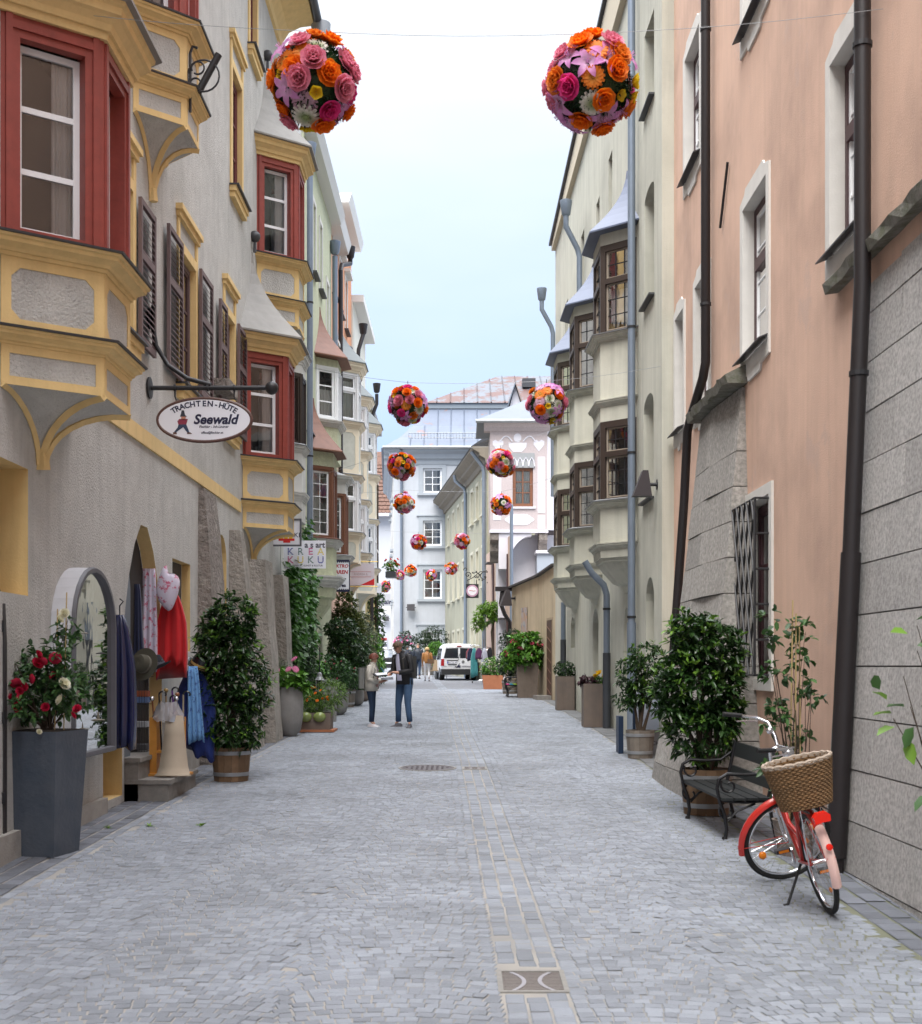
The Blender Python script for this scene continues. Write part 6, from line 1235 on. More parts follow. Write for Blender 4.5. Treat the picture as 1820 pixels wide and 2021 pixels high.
w_ = x1 - x0; GREYI = mat('grey_ink', (.1, .1, .13), .5)
text_mb('a s art', .175, f, x0 + w_ * .74, z1 - .1, .014, .006).build('lettering', GREYI, b); text_mb('KREATIVITÄT, KUNST & KULTUR', .051, f, x0 + w_ * .52, z0 + .06, .014, .001).build('lettering', INK, b)
cols = [mat('ink_blue', (.03, .05, .3), .5), mat('ink_green', (.03, .12, .1), .5), mat('ink_magenta', (.5, .05, .2), .5), mat('ink_yellow', (.7, .55, .05), .5)]
for row, (word, ci) in enumerate((('KREA', (0, 1, 2, 3)), ('KUKU', (2, 3, 1, 0)))):
    for k, ch_ in enumerate(word): text_mb(ch_, .21, f, x0 + w_ * (.16 + .24 * k), z1 - .245 - .185 * row, .014, .004).build('lettering', cols[ci[k]], b)
for row in range(2):   # pale stripes through the big letters
    for q in range(5): MB().fbox(f, x0 + .05, x1 - .05, .0142, .0152, z1 - .315 - .185 * row + q * .031, z1 - .308 - .185 * row + q * .031).build('stripe', WSIGN, b)
t, b, f, x0, x1, z0, z1 = board('hanging_sign', 'white sign with black zigzag edges and red and navy lettering', 34.9, 648, 689, 1107, 1166, WSIGN)
xc = (x0 + x1) / 2
for (tx, sz, q, mt, sh) in (('ELEKTRO', .125, .82, REDI, .2), ('WAREN', .14, .62, REDI, .2), ('Aigner', .15, .38, INK, 0), ('Andrea', .135, .18, INK, 0)): text_mb(tx, sz, f, xc, z0 + (z1 - z0) * q, .015, .005, sh).build('lettering', mt, b)
for zz, sg in ((z1, -1), (z0, 1)):
    n = 10; pts = [(x0 - .01, zz - sg * .03), (x1 + .01, zz - sg * .03)]
    for k in range(n * 2, -1, -1): pts.append((x0 + (x1 - x0) * k / (n * 2), zz + sg * (.06 if k % 2 else .02)))
    MB().prism(pts, lambda a, z, h, f=f: f.p(a, h, z), -.02, .02).build('zigzag_edge', INK, t)
MB().fbox(f, x1, x1 + .025, -.02, .02, z0, z1).build('edge_strip', INK, t)
BRASS = mat('brass', (.5, .36, .12), .35, .8)
t, b, f, x0, x1, z0, z1 = board('hanging_sign', 'pale grey sign with a red curved corner hung on brass rods', 44.0, 684, 739, 1112, 1155, mat('pale_grey_sign', (.55, .53, .58), .5))
text_mb('ANDREA B.', .1, f, x0 + .5, (z0 + z1) / 2, .014, 0).build('lettering', mat('rose_grey_ink', (.3, .22, .25), .5), b)
MB().tube([f.p(a, .014, zz) for a, zz in ((x0 + .12, (z0 + z1) / 2 - .09), (x0 + .85, (z0 + z1) / 2 - .09), (x0 + .85, (z0 + z1) / 2 + .09), (x0 + .12, (z0 + z1) / 2 + .09), (x0 + .12, (z0 + z1) / 2 - .09))], .005, 4).build('name_box', REDI, b)
MB().prism([(x1, z0), (x1, z0 + .24)] + [(x1 - .5 * q / 8, z0 + .24 * (1 - q / 8) ** 2.0 + .05 * sin(pi * q / 8)) for q in range(1, 9)], lambda a, z, h: f.p(a, h, z), .0125, .015).build('red_wave', mat('bright_red', (.55, .015, .02), .5), b)
for zz in (z1 + .06, z0 - .05): MB().tube([f.p(-3.98, 0, zz), f.p(x1 + .12, 0, zz)], .018, 6).build('rod', BRASS, t)
t, b, f, x0, x1, z0, z1 = board('hanging_sign', 'small white sign with a grey moon emblem below the pale grey sign', 50.5, 706, 753, 1151, 1170, WSIGN)
MB().prism([(x0 + .22 + .17 * cos(a), (z0 + z1) / 2 + .17 * sin(a)) for a in np.linspace(0, 2 * pi, 24, endpoint=False)], lambda a, z, h: f.p(a, h, z), .0125, .015).build('moon', mat('moon_grey', (.3, .31, .35), .6, noise=.7, scale=12), b)
text_mb('kneidel', .17, f, x0 + .66, (z0 + z1) / 2 + .05, .014, 0).build('lettering', mat('soft_grey_ink', (.35, .38, .45), .5), b)
t, b, f, x0, x1, z0, z1 = board('hanging_sign', 'white and grey hairdresser sign below a curled iron hook bracket', 66, 747, 771, 1172, 1212, WSIGN)
MB().fbox(f, x0, x1, .0125, .014, z0 + .42, z1 - .0).build('grey_field', mat('grey_field', (.42, .43, .47), .6), b); text_mb('+hair', .33, f, (x0 + x1) / 2, z0 + .62, .016, .012).build('lettering', INK, b); text_mb('+ chair', .1, f, (x0 + x1) / 2, z0 + .2, .016, 0).build('lettering', GREYI, b)
MB().tube([f.p(-4.2, 0, z1 + .25), f.p(-4.0, 0, z1 + .55), f.p(-3.7, 0, z1 + .68), f.p(x1 - .05, 0, z1 + .6), f.p(x1, 0, z1 + .45), f.p(x1 - .1, 0, z1 + .4)], .025, 6).build('bracket', IRON, t); MB().tube([f.p(-4.2, 0, z1 + .3), f.p(x1, 0, z1 + .3)], .02, 6).build('bracket_bar', IRON, t)
# wrought iron scroll sign on the olive house
t = sign('scroll_sign', (1.2, 59.6, 3.9), 'square black plate with a pink and white disc below a wrought iron scroll bracket'); f = Fr(0, 59.6, 0, 1)
px0, pz0 = .53, 3.55
b = MB().fbox(f, px0 - .3, px0 + .3, -.015, .015, pz0 - .34, pz0 + .32).build('plate', IRON, t)
for r_, mt, o_ in ((.28, mat('mauve_ring', (.5, .3, .42), .5), .0175), (.21, WSIGN, .019)): MB().prism([(px0 + r_ * cos(a), pz0 + r_ * sin(a)) for a in np.linspace(0, 2 * pi, 28, endpoint=False)], lambda a, z, h: f.p(a, h, z), .0152, o_).build('disc', mt, b)
MB().tube([f.p(px0 - .15 + .3 * q / 8, .02, pz0 + .015 * sin(q * .8)) for q in range(9)], .012, 5).build('wave_mark', REDI, b)
def spiral(cx, cz, r0, r1, a0, a1, n=18): return [f.p(cx + (r0 + (r1 - r0) * k / n) * cos(a0 + (a1 - a0) * k / n), 0, cz + (r0 + (r1 - r0) * k / n) * sin(a0 + (a1 - a0) * k / n)) for k in range(n + 1)]
for nm, pts in (('scroll', spiral(1.1, 4.22, .32, .06, -1.2, 6.5)), ('scroll', spiral(.32, 4.3, .17, .04, -1.0, 6.0)), ('scroll', spiral(.72, 4.25, .18, .04, 2.4, -4.0)), ('scroll', spiral(.22, 4.55, .1, .03, 3.6, -1.8)), ('bar', [f.p(.28, 0, 4.02), f.p(.6, 0, 4.2), f.p(.9, 0, 4.45), f.p(1.2, 0, 4.5), f.p(1.38, 0, 4.3), f.p(1.42, 0, 3.7)]), ('hanger', [f.p(.33, 0, 3.87), f.p(.33, 0, 4.1)]), ('hanger', [f.p(.73, 0, 3.87), f.p(.73, 0, 4.08)])): MB().tube(pts, .022, 5).build(nm, IRON, t)
for (x_, z_) in ((.55, 4.4), (.75, 4.23), (.9, 4.3), (.85, 4.08), (1.0, 4.05), (.35, 4.28), (1.12, 4.2), (.72, 4.45)): MB().prism([(x_ + .07 * (1 if q % 2 else .4) * cos(q * pi / 4), z_ + .07 * (1 if q % 2 else .4) * sin(q * pi / 4)) for q in range(8)], lambda a, z, h: f.p(a, h, z), -.01, .01).build('leaf_ornament', IRON, t)
# flag holder on the upper oriel
t = thing('flag_holder', (-3.45, 15.9, 7.2), 'black wrought iron flag holder with scrolls on the upper oriel', 'flag holder'); f = Fr(0, 16.0, 0, 1); bx, bz_ = -3.42, 7.45
MB().tube([f.p(bx, 0, bz_ - .45), f.p(bx, 0, bz_ + .3), f.p(bx + .03, 0, bz_ + .38), f.p(bx + .09, 0, bz_ + .36)], .018, 6).build('bar', IRON, t); MB().tube([f.p(bx + .1, 0, bz_ - .2), f.p(bx + .36, 0, bz_ + .28)], .045, 10).build('flag_tube', IRON, t, True)
for c0, r_ in (((bx + .17, bz_), .2), ((bx + .1, bz_ + .1), .08), ((bx + .07, bz_ - .1), .07)): MB().tube([f.p(c0[0] + r_ * cos(a), .02, c0[1] + r_ * sin(a)) for a in np.linspace(-2.2, 3.6, 20)], .012, 6).build('scroll', IRON, t)
# box lights, name sign, direction signs, flower box in the distance
for (x_, y_, z_, lb) in ((-3.15, 79.8, 3.7, 'dark box lamp on the white end house'), (-6.6, 111.8, 4.2, 'dark box lamp on the far white house in the side street')): 
    t = thing('box_lamp', (x_, y_, z_), lb, 'lamp'); MB().box(x_ - .24, x_ + .24, y_ - .3, y_, z_ - .2, z_ + .2).build('housing', mat('lamp_housing', (.06, .055, .06), .6), t); MB().box(x_ - .32, x_ + .32, y_ - .12, y_ - .08, z_ - .02, z_ + .02).build('bracket', IRON, t)
f = Fr(0, 79.93, 0, 1); t = sign('name_sign', (-3.2, 79.9, 1.9), 'small white name board beside the grey pipe of the end house'); b = MB().fbox(f, -3.45, -2.95, 0, .03, 1.8, 2.02).build('board', WSIGN, t); text_mb('Moarbrisch', .1, f, -3.2, 1.91, .032, .001).build('lettering', INK, b)
f = Fr(0, 111.9, 0, 1)
for k, (z_, mt) in enumerate(((2.3, REDI), (2.0, WSIGN), (1.75, GREYI), (1.5, WSIGN))): t = sign('direction_sign', (-6.8, 111.9, z_), ['dark red direction board on the far white house', 'white direction board under the dark red one', 'grey direction board between two white ones', 'lowest white direction board on the far white house'][k]); MB().fbox(f, -7.15, -6.55, 0, .03, z_, z_ + .2).build('board', mt, t)
t = thing('flower_box', (-3.1, 56.5, 4.0), 'iron window box with red geraniums on the yellow house', 'flower box'); MB().box(-3.35, -2.9, 56.1, 57.0, 3.95, 4.2).build('box', DGP, t)
o_ = whorls([((0, 0, .45), (.35, .5, .25))], 60, 6, .12, .07, six=False).build('foliage', HYDL, t, 2, False)
RGB_ = bloom('peony').mesh('blossom', petalmat('geranium_red', (.75, .03, .02), (.6, .02, .02)), 2)
for k in range(12): s = rnd.uniform(.06, .1); link('blossom', RGB_, t, (rnd.uniform(-.25, .3), rnd.uniform(-.4, .1), rnd.uniform(.4, .75)), (R(50), 0, rnd.uniform(0, 6)), (s, s, s))
# ------------------------------------------------------------------ goods outside the hat shop
def cloth_mat(name, c, c2=None, sc_=12, amt=.8, rough=.9, thr=None):
    return mat(name, c, rough, noise=0 if thr else (.15 if not c2 else amt), scale=sc_, col2=c2, dirt_pits=(sc_, thr, c2, .9) if thr else None, sheen=.2)
def hanging(name, label, cat, x0, x1, y, z0, z1, m, taper=.25, amp=.05, hem=.12, seed=1, thick=.14, n=26, rows=10, skew=0.0, group=None, shoulder=.0):
    "garment draped from a point: narrow shoulders widening to a folded hem, front and back sheets joined"
    t_ = thing(name, ((x0 + x1) / 2, y, z0), label, cat, group); rr_ = random.Random(seed); rings = []; ph = rr_.uniform(0, 6); nf = 9 + seed % 4; n = max(n, 40) if n > 20 else n
    for r_ in range(rows + 1):
        t = r_ / rows; w = (x1 - x0) / 2 * (taper + (1 - taper) * min(1, (t * (2.4 if shoulder else 1)) ** .7)); c = (x0 + x1) / 2 + skew * t; ring = []
        for k in range(n):
            a = 2 * pi * k / n; ca, sa = cos(a), sin(a); fx_ = (.035 * sin(ca * nf + ph) + .02 * sin(ca * nf * 1.9 + ph * 2)) * (.25 + t)
            z = z1 + (z0 - z1) * t + hem * (.5 * sin(ca * 2.6 + ph) + .3 * sin(ca * nf + ph)) * t ** 2
            ring.append((c + w * ca * (1 + .05 * t * sin(t * 9 + ph)), y + thick * (.35 + .5 * t) * (abs(sa) ** .6) * (1 if sa > 0 else -1) + fx_, z))
        rings.append(ring)
    m_ = MB(); m_.loft(rings); m_.build('garment', m, t_, 2); return t_
RAINC = mat('navy_raincoat', (.012, .016, .07), .22, noise=.3, scale=6, coat=.3)
t = hanging('raincoat', 'shiny dark blue raincoat hanging at the edge of the arched display case', 'coat', -4.02, -3.66, 14.25, -.92, .58, RAINC, .25, thick=.1, seed=3, hem=.06, shoulder=1)
MB().tube([(-3.84, 14.25, .55), (-3.84, 14.25, .68), (-3.8, 14.25, .73), (-3.84, 14.25, .76)], .008, 6).build('hanger_hook', IRON, t)
def hat(loc, label, r, m, tilt, band=None, crown_h=.11, rz=0, bow=None, group='hats hung outside the shop'):
    t_ = thing('hat', loc, label, 'hat', group); t_.rotation_euler = tilt
    MB().lathe([(r * .56, -.002), (r * 1.0, .012), (r * 1.02, .02), (r * .58, .012), (r * .56, .03), (r * .55, crown_h * .6), (r * .48, crown_h), (r * .3, crown_h * 1.08), (.01, crown_h * .95)], n=28).build('felt', m, t_, True, False)
    if band: MB().lathe([(r * .565, .018), (r * .585, .018), (r * .58, .05), (r * .56, .05)], n=28).build('band', band, t_, True, False)
    if bow:
        for a in (-.5, .5): MB().tube([(r * .58, 0, .035), (r * .62, a * r * .5, .035 + abs(a) * .08), (r * .6, a * r * .7, .02)], .008, 6).build('bow', bow, t_, world=False)
    return t_
FELT = mat('olive_felt', (.075, .07, .05), .95, noise=.2, scale=60); NAVYF = mat('charcoal_felt', (.02, .022, .03), .95); GOLDB = mat('gold_band', (.45, .28, .09), .7); BLKG = mat('black_gloss', (.01, .01, .012), .25, coat=.3)
hat((-3.68, 14.75, .02), 'olive felt hat hanging on edge beside the raincoat', .19, FELT, (R(78), 0, R(-25)), mat('felt_band', (.16, .15, .12), .8), .13)
hat((-3.84, 16.1, -.02), 'charcoal felt hat with grey bow under the red cape', .17, NAVYF, (R(22), R(-12), R(-60)), mat('grey_ribbon', (.13, .13, .16), .7), .15, bow=mat('grey_ribbon', (0, 0, 0)))
hat((-3.52, 17.05, .0), 'glossy black hat with golden band above the blue poncho', .23, BLKG, (R(12), R(24), 0), GOLDB, .13)
t = hanging('cape', 'bright red cape hanging in the arched shop doorway', 'cape', -4.02, -3.62, 16.75, -.02, 1.0, cloth_mat('red_wool', (.5, .008, .012), None), .22, thick=.13, seed=8, hem=.22, shoulder=1)
FLOR = cloth_mat('floral_cloth', (.6, .55, .66), (.5, .06, .14), 14, .9, .8, .54)
t = hanging('floral_scarf', 'pale lilac scarf with pink flowers hanging over the red cape', 'scarf', -4.22, -3.97, 16.6, -.0, 1.28, FLOR, .7, thick=.06, seed=9, hem=.1)
m = MB(); m.loft([[(-3.83 + .14 * cos(a) ** .6 * cos(b_) + .03 * sin(a * 2), 16.55 + .09 * cos(a) ** .6 * sin(b_) + .012 * sin(b_ * 5 + a * 3), 1.0 + .24 * sin(a) + .03 * cos(b_ * 2) - .05 * cos(b_)) for b_ in np.linspace(0, 2 * pi, 16, endpoint=False)] for a in np.linspace(-1.54, 1.54, 11)]); m.build('draped_loop', FLOR, t, 2)
t = hanging('poncho', 'royal blue poncho hanging on a wall hook below the black hat', 'poncho', -3.88, -3.3, 17.05, -1.15, -.02, cloth_mat('royal_blue_wool', (.012, .03, .17), None), .2, thick=.17, seed=12, hem=.2, shoulder=1)
t = hanging('blue_scarf', 'light blue paisley scarf with fringe over the royal blue poncho', 'scarf', -3.68, -3.45, 16.83, -1.0, .0, cloth_mat('paisley_cloth', (.16, .36, .66), (.04, .09, .3), 16, .9, .8, .55), .55, thick=.04, seed=14, hem=.05, skew=.05)
t = hanging('blue_garment', 'dark blue jacket with lilac sleeve hanging inside the shop doorway', 'jacket', -4.25, -4.05, 16.2, .1, 1.05, cloth_mat('dark_blue_cloth', (.015, .02, .06), None), .4, thick=.1, seed=15)
t = thing('shop_door', (-4.2, 15.2, g(15.2) + .5), 'grey blue door leaf open inside the arched shop doorway', 'door'); MB().prism([(0, g(15.2) + .5), (.28, g(15.2) + .5), (.28, .95), (.2, 1.2), (.1, 1.38), (0, 1.5)], lambda a, z, h: (-4.02 - h, 15.12 + a, z), .0, .06).build('leaf', mat('grey_blue_door', (.14, .17, .2), .5), t)
# cane stand with walking sticks, cardboard, wire shelf
zst = g(15.7) + .24
t = thing('cane_stand', (-3.58, 15.72, zst), 'orange wooden stand for walking sticks on the stone step', 'stand'); PINE = mat('orange_pine', (.55, .24, .04), .45, noise=.3, scale=12)
for x_ in (-3.8, -3.48): MB().box(x_ - .045, x_ + .045, 15.62, 15.82, zst, zst + .72).build('upright', PINE, t)
MB().box(-3.92, -3.36, 15.55, 15.9, zst, zst + .03).build('foot_board', PINE, t); MB().box(-3.755, -3.525, 15.64, 15.8, zst + .28, zst + .31).build('shelf', PINE, t)
STK = [(.2, .06, .02), (.02, .015, .015), (.28, .18, .06), (.015, .015, .02), (.22, .08, .03), (.12, .02, .2), (.02, .02, .02), (.3, .25, .18)]
for k, c_ in enumerate(STK):
    x_ = -3.76 + k * .045; y_ = 15.66 + (k % 3) * .05; lean = -.06 + .03 * (k % 5); top = zst + .95 + .05 * (k % 3)
    t = thing('walking_stick', (x_, y_, zst + .3), '%s walking stick in the orange stand' % ['reddish wooden knobbed', 'black crook handled', 'pale bamboo', 'slim black', 'brown crook handled', 'purple', 'short black', 'pale carved'][k], 'walking stick', 'walking sticks in the stand')
    m_ = mat('stick_%d' % k, c_, .35); p0 = Vector((x_, y_, zst + .31)); p1 = Vector((x_ + lean, y_, top)); MB().tube([p0, p1], .011, 7).build('shaft', m_, t, True)
    if k % 2 == 0: MB().ball(p1, .03, 8, 6).build('knob', mat('silver_knob', (.6, .6, .62), .25, .9) if k in (0, 6) else m_, t, True)
    else: MB().tube([p1 + Vector((.03 * (1 - cos(a)) * 1.4, 0, .04 * sin(a))) for a in np.linspace(0, 3.6, 8)], .012, 6).build('handle', BLKG, t, True)
t = thing('plastic_bags', (-3.6, 15.6, zst + .72), 'clear plastic bags bunched round the walking sticks', 'plastic bag'); m = MB(); rr_ = random.Random(4); m.loft([[(-3.62 + (.2 + .03 * rr_.random()) * cos(b_) * (1 - .5 * q), 15.66 + .1 * sin(b_), zst + .66 + .25 * q + .05 * rr_.random()) for b_ in np.linspace(0, 2 * pi, 18, endpoint=False)] for q in (0, .3, .6, .9)], False); m.build('bag', glass('plastic_film', (.7, .7, .75), .6), t)
CARD = mat('cardboard', (.4, .33, .25), .9, noise=.2, scale=5)
t = thing('cardboard_sheet', (-3.5, 15.56, zst), 'bent sheet of beige cardboard leaning on the cane stand', 'cardboard'); m = MB(); ps = [(15.6, .74), (15.56, .5), (15.5, .3), (15.46, .12), (15.4, .04), (15.34, .02)]
m.loft([[(-3.72 + .09 * (1 - q / 5), y_, zst + z_), (-3.42 + .16 * q / 5, y_ - .02, zst + z_), (-3.42 + .16 * q / 5, y_ - .025, zst + z_ + .006), (-3.72 + .09 * (1 - q / 5), y_ - .005, zst + z_ + .006)] for q, (y_, z_) in enumerate(ps)]); m.build('sheet', CARD, t, 2)
t = thing('wire_shelf', (-4.1, 16.2, g(16) + .5), 'black wire rack with folded goods in the shop doorway', 'rack'); m = MB(); zf = g(16) + .5
for x_ in np.linspace(-4.24, -3.98, 9): m.tube([(x_, 16.05, zf), (x_, 16.05, zf + .95)], .003, 4)
for z_ in (0, .3, .6, .95): m.tube([(-4.25, 16.05, zf + z_), (-3.97, 16.05, zf + z_)], .004, 4); m.tube([(-4.25, 16.35, zf + z_), (-3.97, 16.35, zf + z_)], .004, 4)
m.build('wire_grid', IRON, t)
for z_, c_ in ((.31, (.4, .42, .45)), (.62, (.12, .2, .4)), (.7, (.35, .1, .05)), (.02, (.08, .08, .09))): MB().box(-4.22, -4.0, 16.08, 16.3, zf + z_, zf + z_ + .07).build('folded_cloth', mat('folded_%d' % int(z_ * 100), c_, .9), t)
t = thing('hanger_arm', (-4.0, 17.0, .05), 'thin black wall arm holding the blue poncho', 'hook'); MB().tube([(-4.0, 17.0, -.15), (-3.8, 17.0, .0), (-3.6, 17.0, .04), (-3.55, 17.0, .0)], .01, 6).build('arm', IRON, t)
# lantern and red ornament by the ivy
t = thing('lantern', (-3.05, 27.6, -.3), 'small grey metal lantern hanging among the pots under the ivy', 'lantern'); f_ = Vector((-3.08, 27.6, -.55))
MB().lathe([(.1, 0), (.1, .02), (.085, .03)], f_, 8).build('base', ZINC, t); MB().lathe([(.085, .03), (.085, .25)], f_, 8, caps=False).build('glazing', GL, t); MB().lathe([(.11, .25), (.06, .32), (.05, .4), (.01, .42)], f_, 8).build('cap', ZINC, t); MB().tube([f_ + Vector((0, 0, .42)), f_ + Vector((0, 0, .9))], .005, 4).build('chain', IRON, t)
MB().tube([(-3.08, 27.6, g(27.6)), (-3.08, 27.6, .4), (-3.12, 27.6, .45)], .012, 6).build('post', IRON, t)
for k in range(2): t = thing('wall_ornament', (-3.55, 27.0, -.12 - .22 * k), 'red heart ornament hanging on the white pillar, %s of two' % ('upper' if k == 0 else 'lower'), 'ornament'); MB().ball((-3.5, 27.0, -.12 - .2 * k), .075, 10, 7, (1, .5, 1)).build('heart', mat('deep_red', (.3, .01, .012), .5), t, True); MB().tube([(-3.5, 27.0, -.12 - .2 * k), (-3.5, 27.0, .3)], .004, 4).build('cord', IRON, t)
# leaning blackboard crate and boards behind the small laurel
t = thing('sandwich_board', (3.0, 21.0, g(21)), 'pale menu board with dark blue frame standing behind the small laurel', 'menu board')
NAVYB = mat('navy_frame', (.012, .03, .07), .5); f = Fr(0, 21.1, 0, 1); z_ = g(21)
MB().fbox(f, 2.9, 3.33, 0, .03, z_ + .35, z_ + 1.02).build('panel', mat('pale_blue_panel', (.45, .5, .6), .5), t)
for a in ((2.86, 2.9, z_ + .33, z_ + 1.04), (3.33, 3.37, z_ + .33, z_ + 1.04)): MB().fbox(f, a[0], a[1], -.01, .04, a[2], a[3]).build('frame', NAVYB, t)
MB().fbox(f, 2.86, 3.37, -.01, .04, z_ + .29, z_ + .33).build('frame', NAVYB, t)
MB().fbox(f, 2.62, 2.7, -.3, .05, z_, z_ + .62).build('leg_board', NAVYB, t)
t = sign('leaning_board', (3.15, 20.6, g(20.6)), 'grey lettered board leaning low behind the grey barrel'); f = Fr(0, 20.75, 0, 1); b = MB().fbox(f, 2.95, 3.45, 0, .03, g(20.7), g(20.7) + .42).build('board', mat('board_grey', (.2, .2, .21), .7), t); text_mb('SCHENKE', .1, f, 3.28, g(20.7) + .2, .032, .001).build('lettering', IRON, b)
# ------------------------------------------------------------------ benches
BENW = mat('bench_wood', (.014, .017, .018), .6, noise=.4, scale=10); CIRON = mat('bench_iron', (.01, .01, .012), .4, .2)
def bench(loc, rz, label, slat_mats, L=1.6, back=True):
    t = thing('park_bench', loc, label, 'bench', 'cast iron park benches', rz)
    def sp(cx, cy, r0, r1, a0, a1, x, n=16): return [Vector((x, cx + (r0 + (r1 - r0) * k / n) * cos(a0 + (a1 - a0) * k / n), cy + (r0 + (r1 - r0) * k / n) * sin(a0 + (a1 - a0) * k / n))) for k in range(n + 1)]
    for x in (.1, L - .1):
        m = MB(); m.tube([(x, .0, 0), (x, .02, .12), (x, .0, .25), (x, -.04, .36), (x, -.06, .43)], [.022, .018, .022, .02, .02], 8)
        m.lathe([(.055, 0), (.05, .015), (.03, .025), (.022, .05)], (x, .0, 0), 10); le = m.build('leg', CIRON, t, True, False)
        m = MB(); m.tube([(x, .52, 0), (x, .47, .2), (x, .43, .42)], [.022, .018, .02], 8); m.lathe([(.055, 0), (.05, .015), (.03, .025)], (x, .52, 0), 10); m.build('leg', CIRON, t, True, False)
        MB().tube([(x, -.06, .43), (x, .0, .4), (x, .2, .385), (x, .42, .4)], .018, 8).build('seat_rail', CIRON, t, True, False)
        MB().tube(sp(.03, .29, .1, .03, 2.0, 7.0, x), .012, 6).build('scroll', CIRON, t, True, False); MB().tube([(x, .03, .2), (x, .12, .3), (x, .3, .37)], .012, 6).build('brace', CIRON, t, True, False)
        MB().tube([(x, -.06, .43), (x, -.08, .52), (x, -.06, .61), (x, .02, .66), (x, .2, .65), (x, .36, .66), (x, .47, .74)], [.016, .018, .018, .018, .016, .016, .016], 8).build('armrest', CIRON, t, True, False)
        MB().tube(sp(.04, .55, .09, .02, 2.6, 8.6, x), .012, 6).build('scroll', CIRON, t, True, False)
        MB().tube([(x, .43, .42), (x, .47, .6), (x, .52, .86)], .02, 8).build('back_support', CIRON, t, True, False)
    for k in range(4): y0 = -.05 + k * .125; MB().box(0.02, L - .02, y0, y0 + .11, .41, .435).build('seat_slat', slat_mats[k % len(slat_mats)], t, world=False)
    if back:
        for z in ((.5, .6), (.7, .85)):
            zz = z; MB().hexa([(.02, .44 + (zz[0] - .42) * .2, zz[0]), (L - .02, .44 + (zz[0] - .42) * .2, zz[0]), (L - .02, .47 + (zz[0] - .42) * .2, zz[0]), (.02, .47 + (zz[0] - .42) * .2, zz[0]), (.02, .44 + (zz[1] - .42) * .2, zz[1]), (L - .02, .44 + (zz[1] - .42) * .2, zz[1]), (L - .02, .47 + (zz[1] - .42) * .2, zz[1]), (.02, .47 + (zz[1] - .42) * .2, zz[1])]).build('back_slat', slat_mats[(int(zz[0] * 10)) % len(slat_mats)], t, world=False)
    return t
b_ = bench((2.44, 13.78, g(12.95)), -90 + 4.5, 'black cast iron bench with scrolled armrests behind the red bicycle', [BENW]); b_.rotation_euler = (0, R(1.55), R(-85.5))
CB = [mat('bench_pink', (.7, .04, .25), .6), mat('bench_cyan', (.05, .4, .55), .6), mat('bench_lime', (.35, .6, .04), .6), mat('bench_orange', (.8, .2, .05), .6)]
bench((1.55, 43.2, g(42.5)), -90, 'small iron bench painted in bright pink, blue and green before the hydrangea', CB, 1.3)
# ------------------------------------------------------------------ bicycle seen from behind, front wheel turned
RDP = mat('bike_red', (.5, .02, .012), .3, noise=.2, scale=8, coat=.4); TYRE = mat('tyre_rubber', (.012, .012, .012), .75); CHR = mat('chrome', (.7, .7, .72), .15, 1.0); BLKP = mat('black_plastic', (.012, .012, .013), .5); AMB = mat('amber_reflector', (.8, .22, .01), .25); REDL = mat('red_lamp', (.75, .02, .01), .2); PALE = mat('pale_mudguard', (.75, .5, .45), .45)
bike = thing('bicycle', (2.64, 9.06, g(9.06)), 'red city bicycle with wicker basket parked on its stand by the granite wall', 'bicycle'); bike.rotation_euler = (Matrix.Rotation(R(90), 3, 'Z') @ Matrix.Rotation(R(-1.6), 3, 'Y') @ Matrix.Rotation(R(-13), 3, 'X')).to_euler()
RW_ = .345
def wheel(parent, hub, M=None):
    tr = (lambda p: M @ Vector(p)) if M else Vector
    hub = Vector(hub); m = MB()
    rim = [hub + Vector((cos(a) * (RW_ - .018), 0, sin(a) * (RW_ - .018))) for a in np.linspace(0, 2 * pi, 41)]; m.tube([tr(p) for p in rim], .019, 8, False); w = m.build('wheel', TYRE, parent, True, False)
    MB().tube([tr(hub + Vector((cos(a) * (RW_ - .045), 0, sin(a) * (RW_ - .045)))) for a in np.linspace(0, 2 * pi, 41)], .011, 6, False).build('rim', CHR, w, True, False)
    MB().tube([tr(hub + Vector((0, -.045, 0))), tr(hub + Vector((0, .045, 0)))], .022, 10).build('hub', CHR, w, True, False)
    for k in range(28):
        a = 2 * pi * k / 28; a2 = a + (.35 if k % 2 else -.35); MB().tube([tr(hub + Vector((cos(a2) * .02, .03 * (1 if k % 4 < 2 else -1), sin(a2) * .02))), tr(hub + Vector((cos(a) * (RW_ - .05), 0, sin(a) * (RW_ - .05))))], .0014, 4).build('spoke', CHR, w, world=False)
    for a in (.6, 3.9): MB().ball(tr(hub + Vector((cos(a) * .22, .0, sin(a) * .22))), .03, 8, 6, (.6, 1, 1) if M else (1, .3, .6)).build('reflector', AMB, w, True, False)
    return w
def guard(parent, hub, a0, a1, m, name='mudguard', M=None, r=.375, wd=.032):
    tr = (lambda p: M @ Vector(p)) if M else Vector; hub = Vector(hub); rings = []
    for a in np.linspace(a0, a1, 16): rings.append([tr(hub + Vector((cos(a) * (r + dz), y, sin(a) * (r + dz)))) for y, dz in ((-wd, -.02), (-wd * .6, .004), (0, .012), (wd * .6, .004), (wd, -.02), (wd * .9, -.023), (0, .006), (-wd * .9, -.023))])
    return MB().loft(rings).build(name, m, parent, True, False)
ax0 = Vector((1.0, 0, RW_)); axd = Vector((-cos(R(68)), 0, sin(R(68)))); MS = Matrix.Translation(ax0) @ Matrix.Rotation(R(-84), 4, axd) @ Matrix.Translation(-ax0)
S_ = lambda p: MS @ Vector(p)
wheel(bike, (0, 0, RW_)); wheel(bike, (1.05, 0, RW_), MS)
guard(bike, (0, 0, RW_), R(70), R(128), RDP); guard(bike, (0, 0, RW_), R(128.5), R(195), PALE)
guard(bike, (1.05, 0, RW_), R(60), R(205), RDP, M=MS)
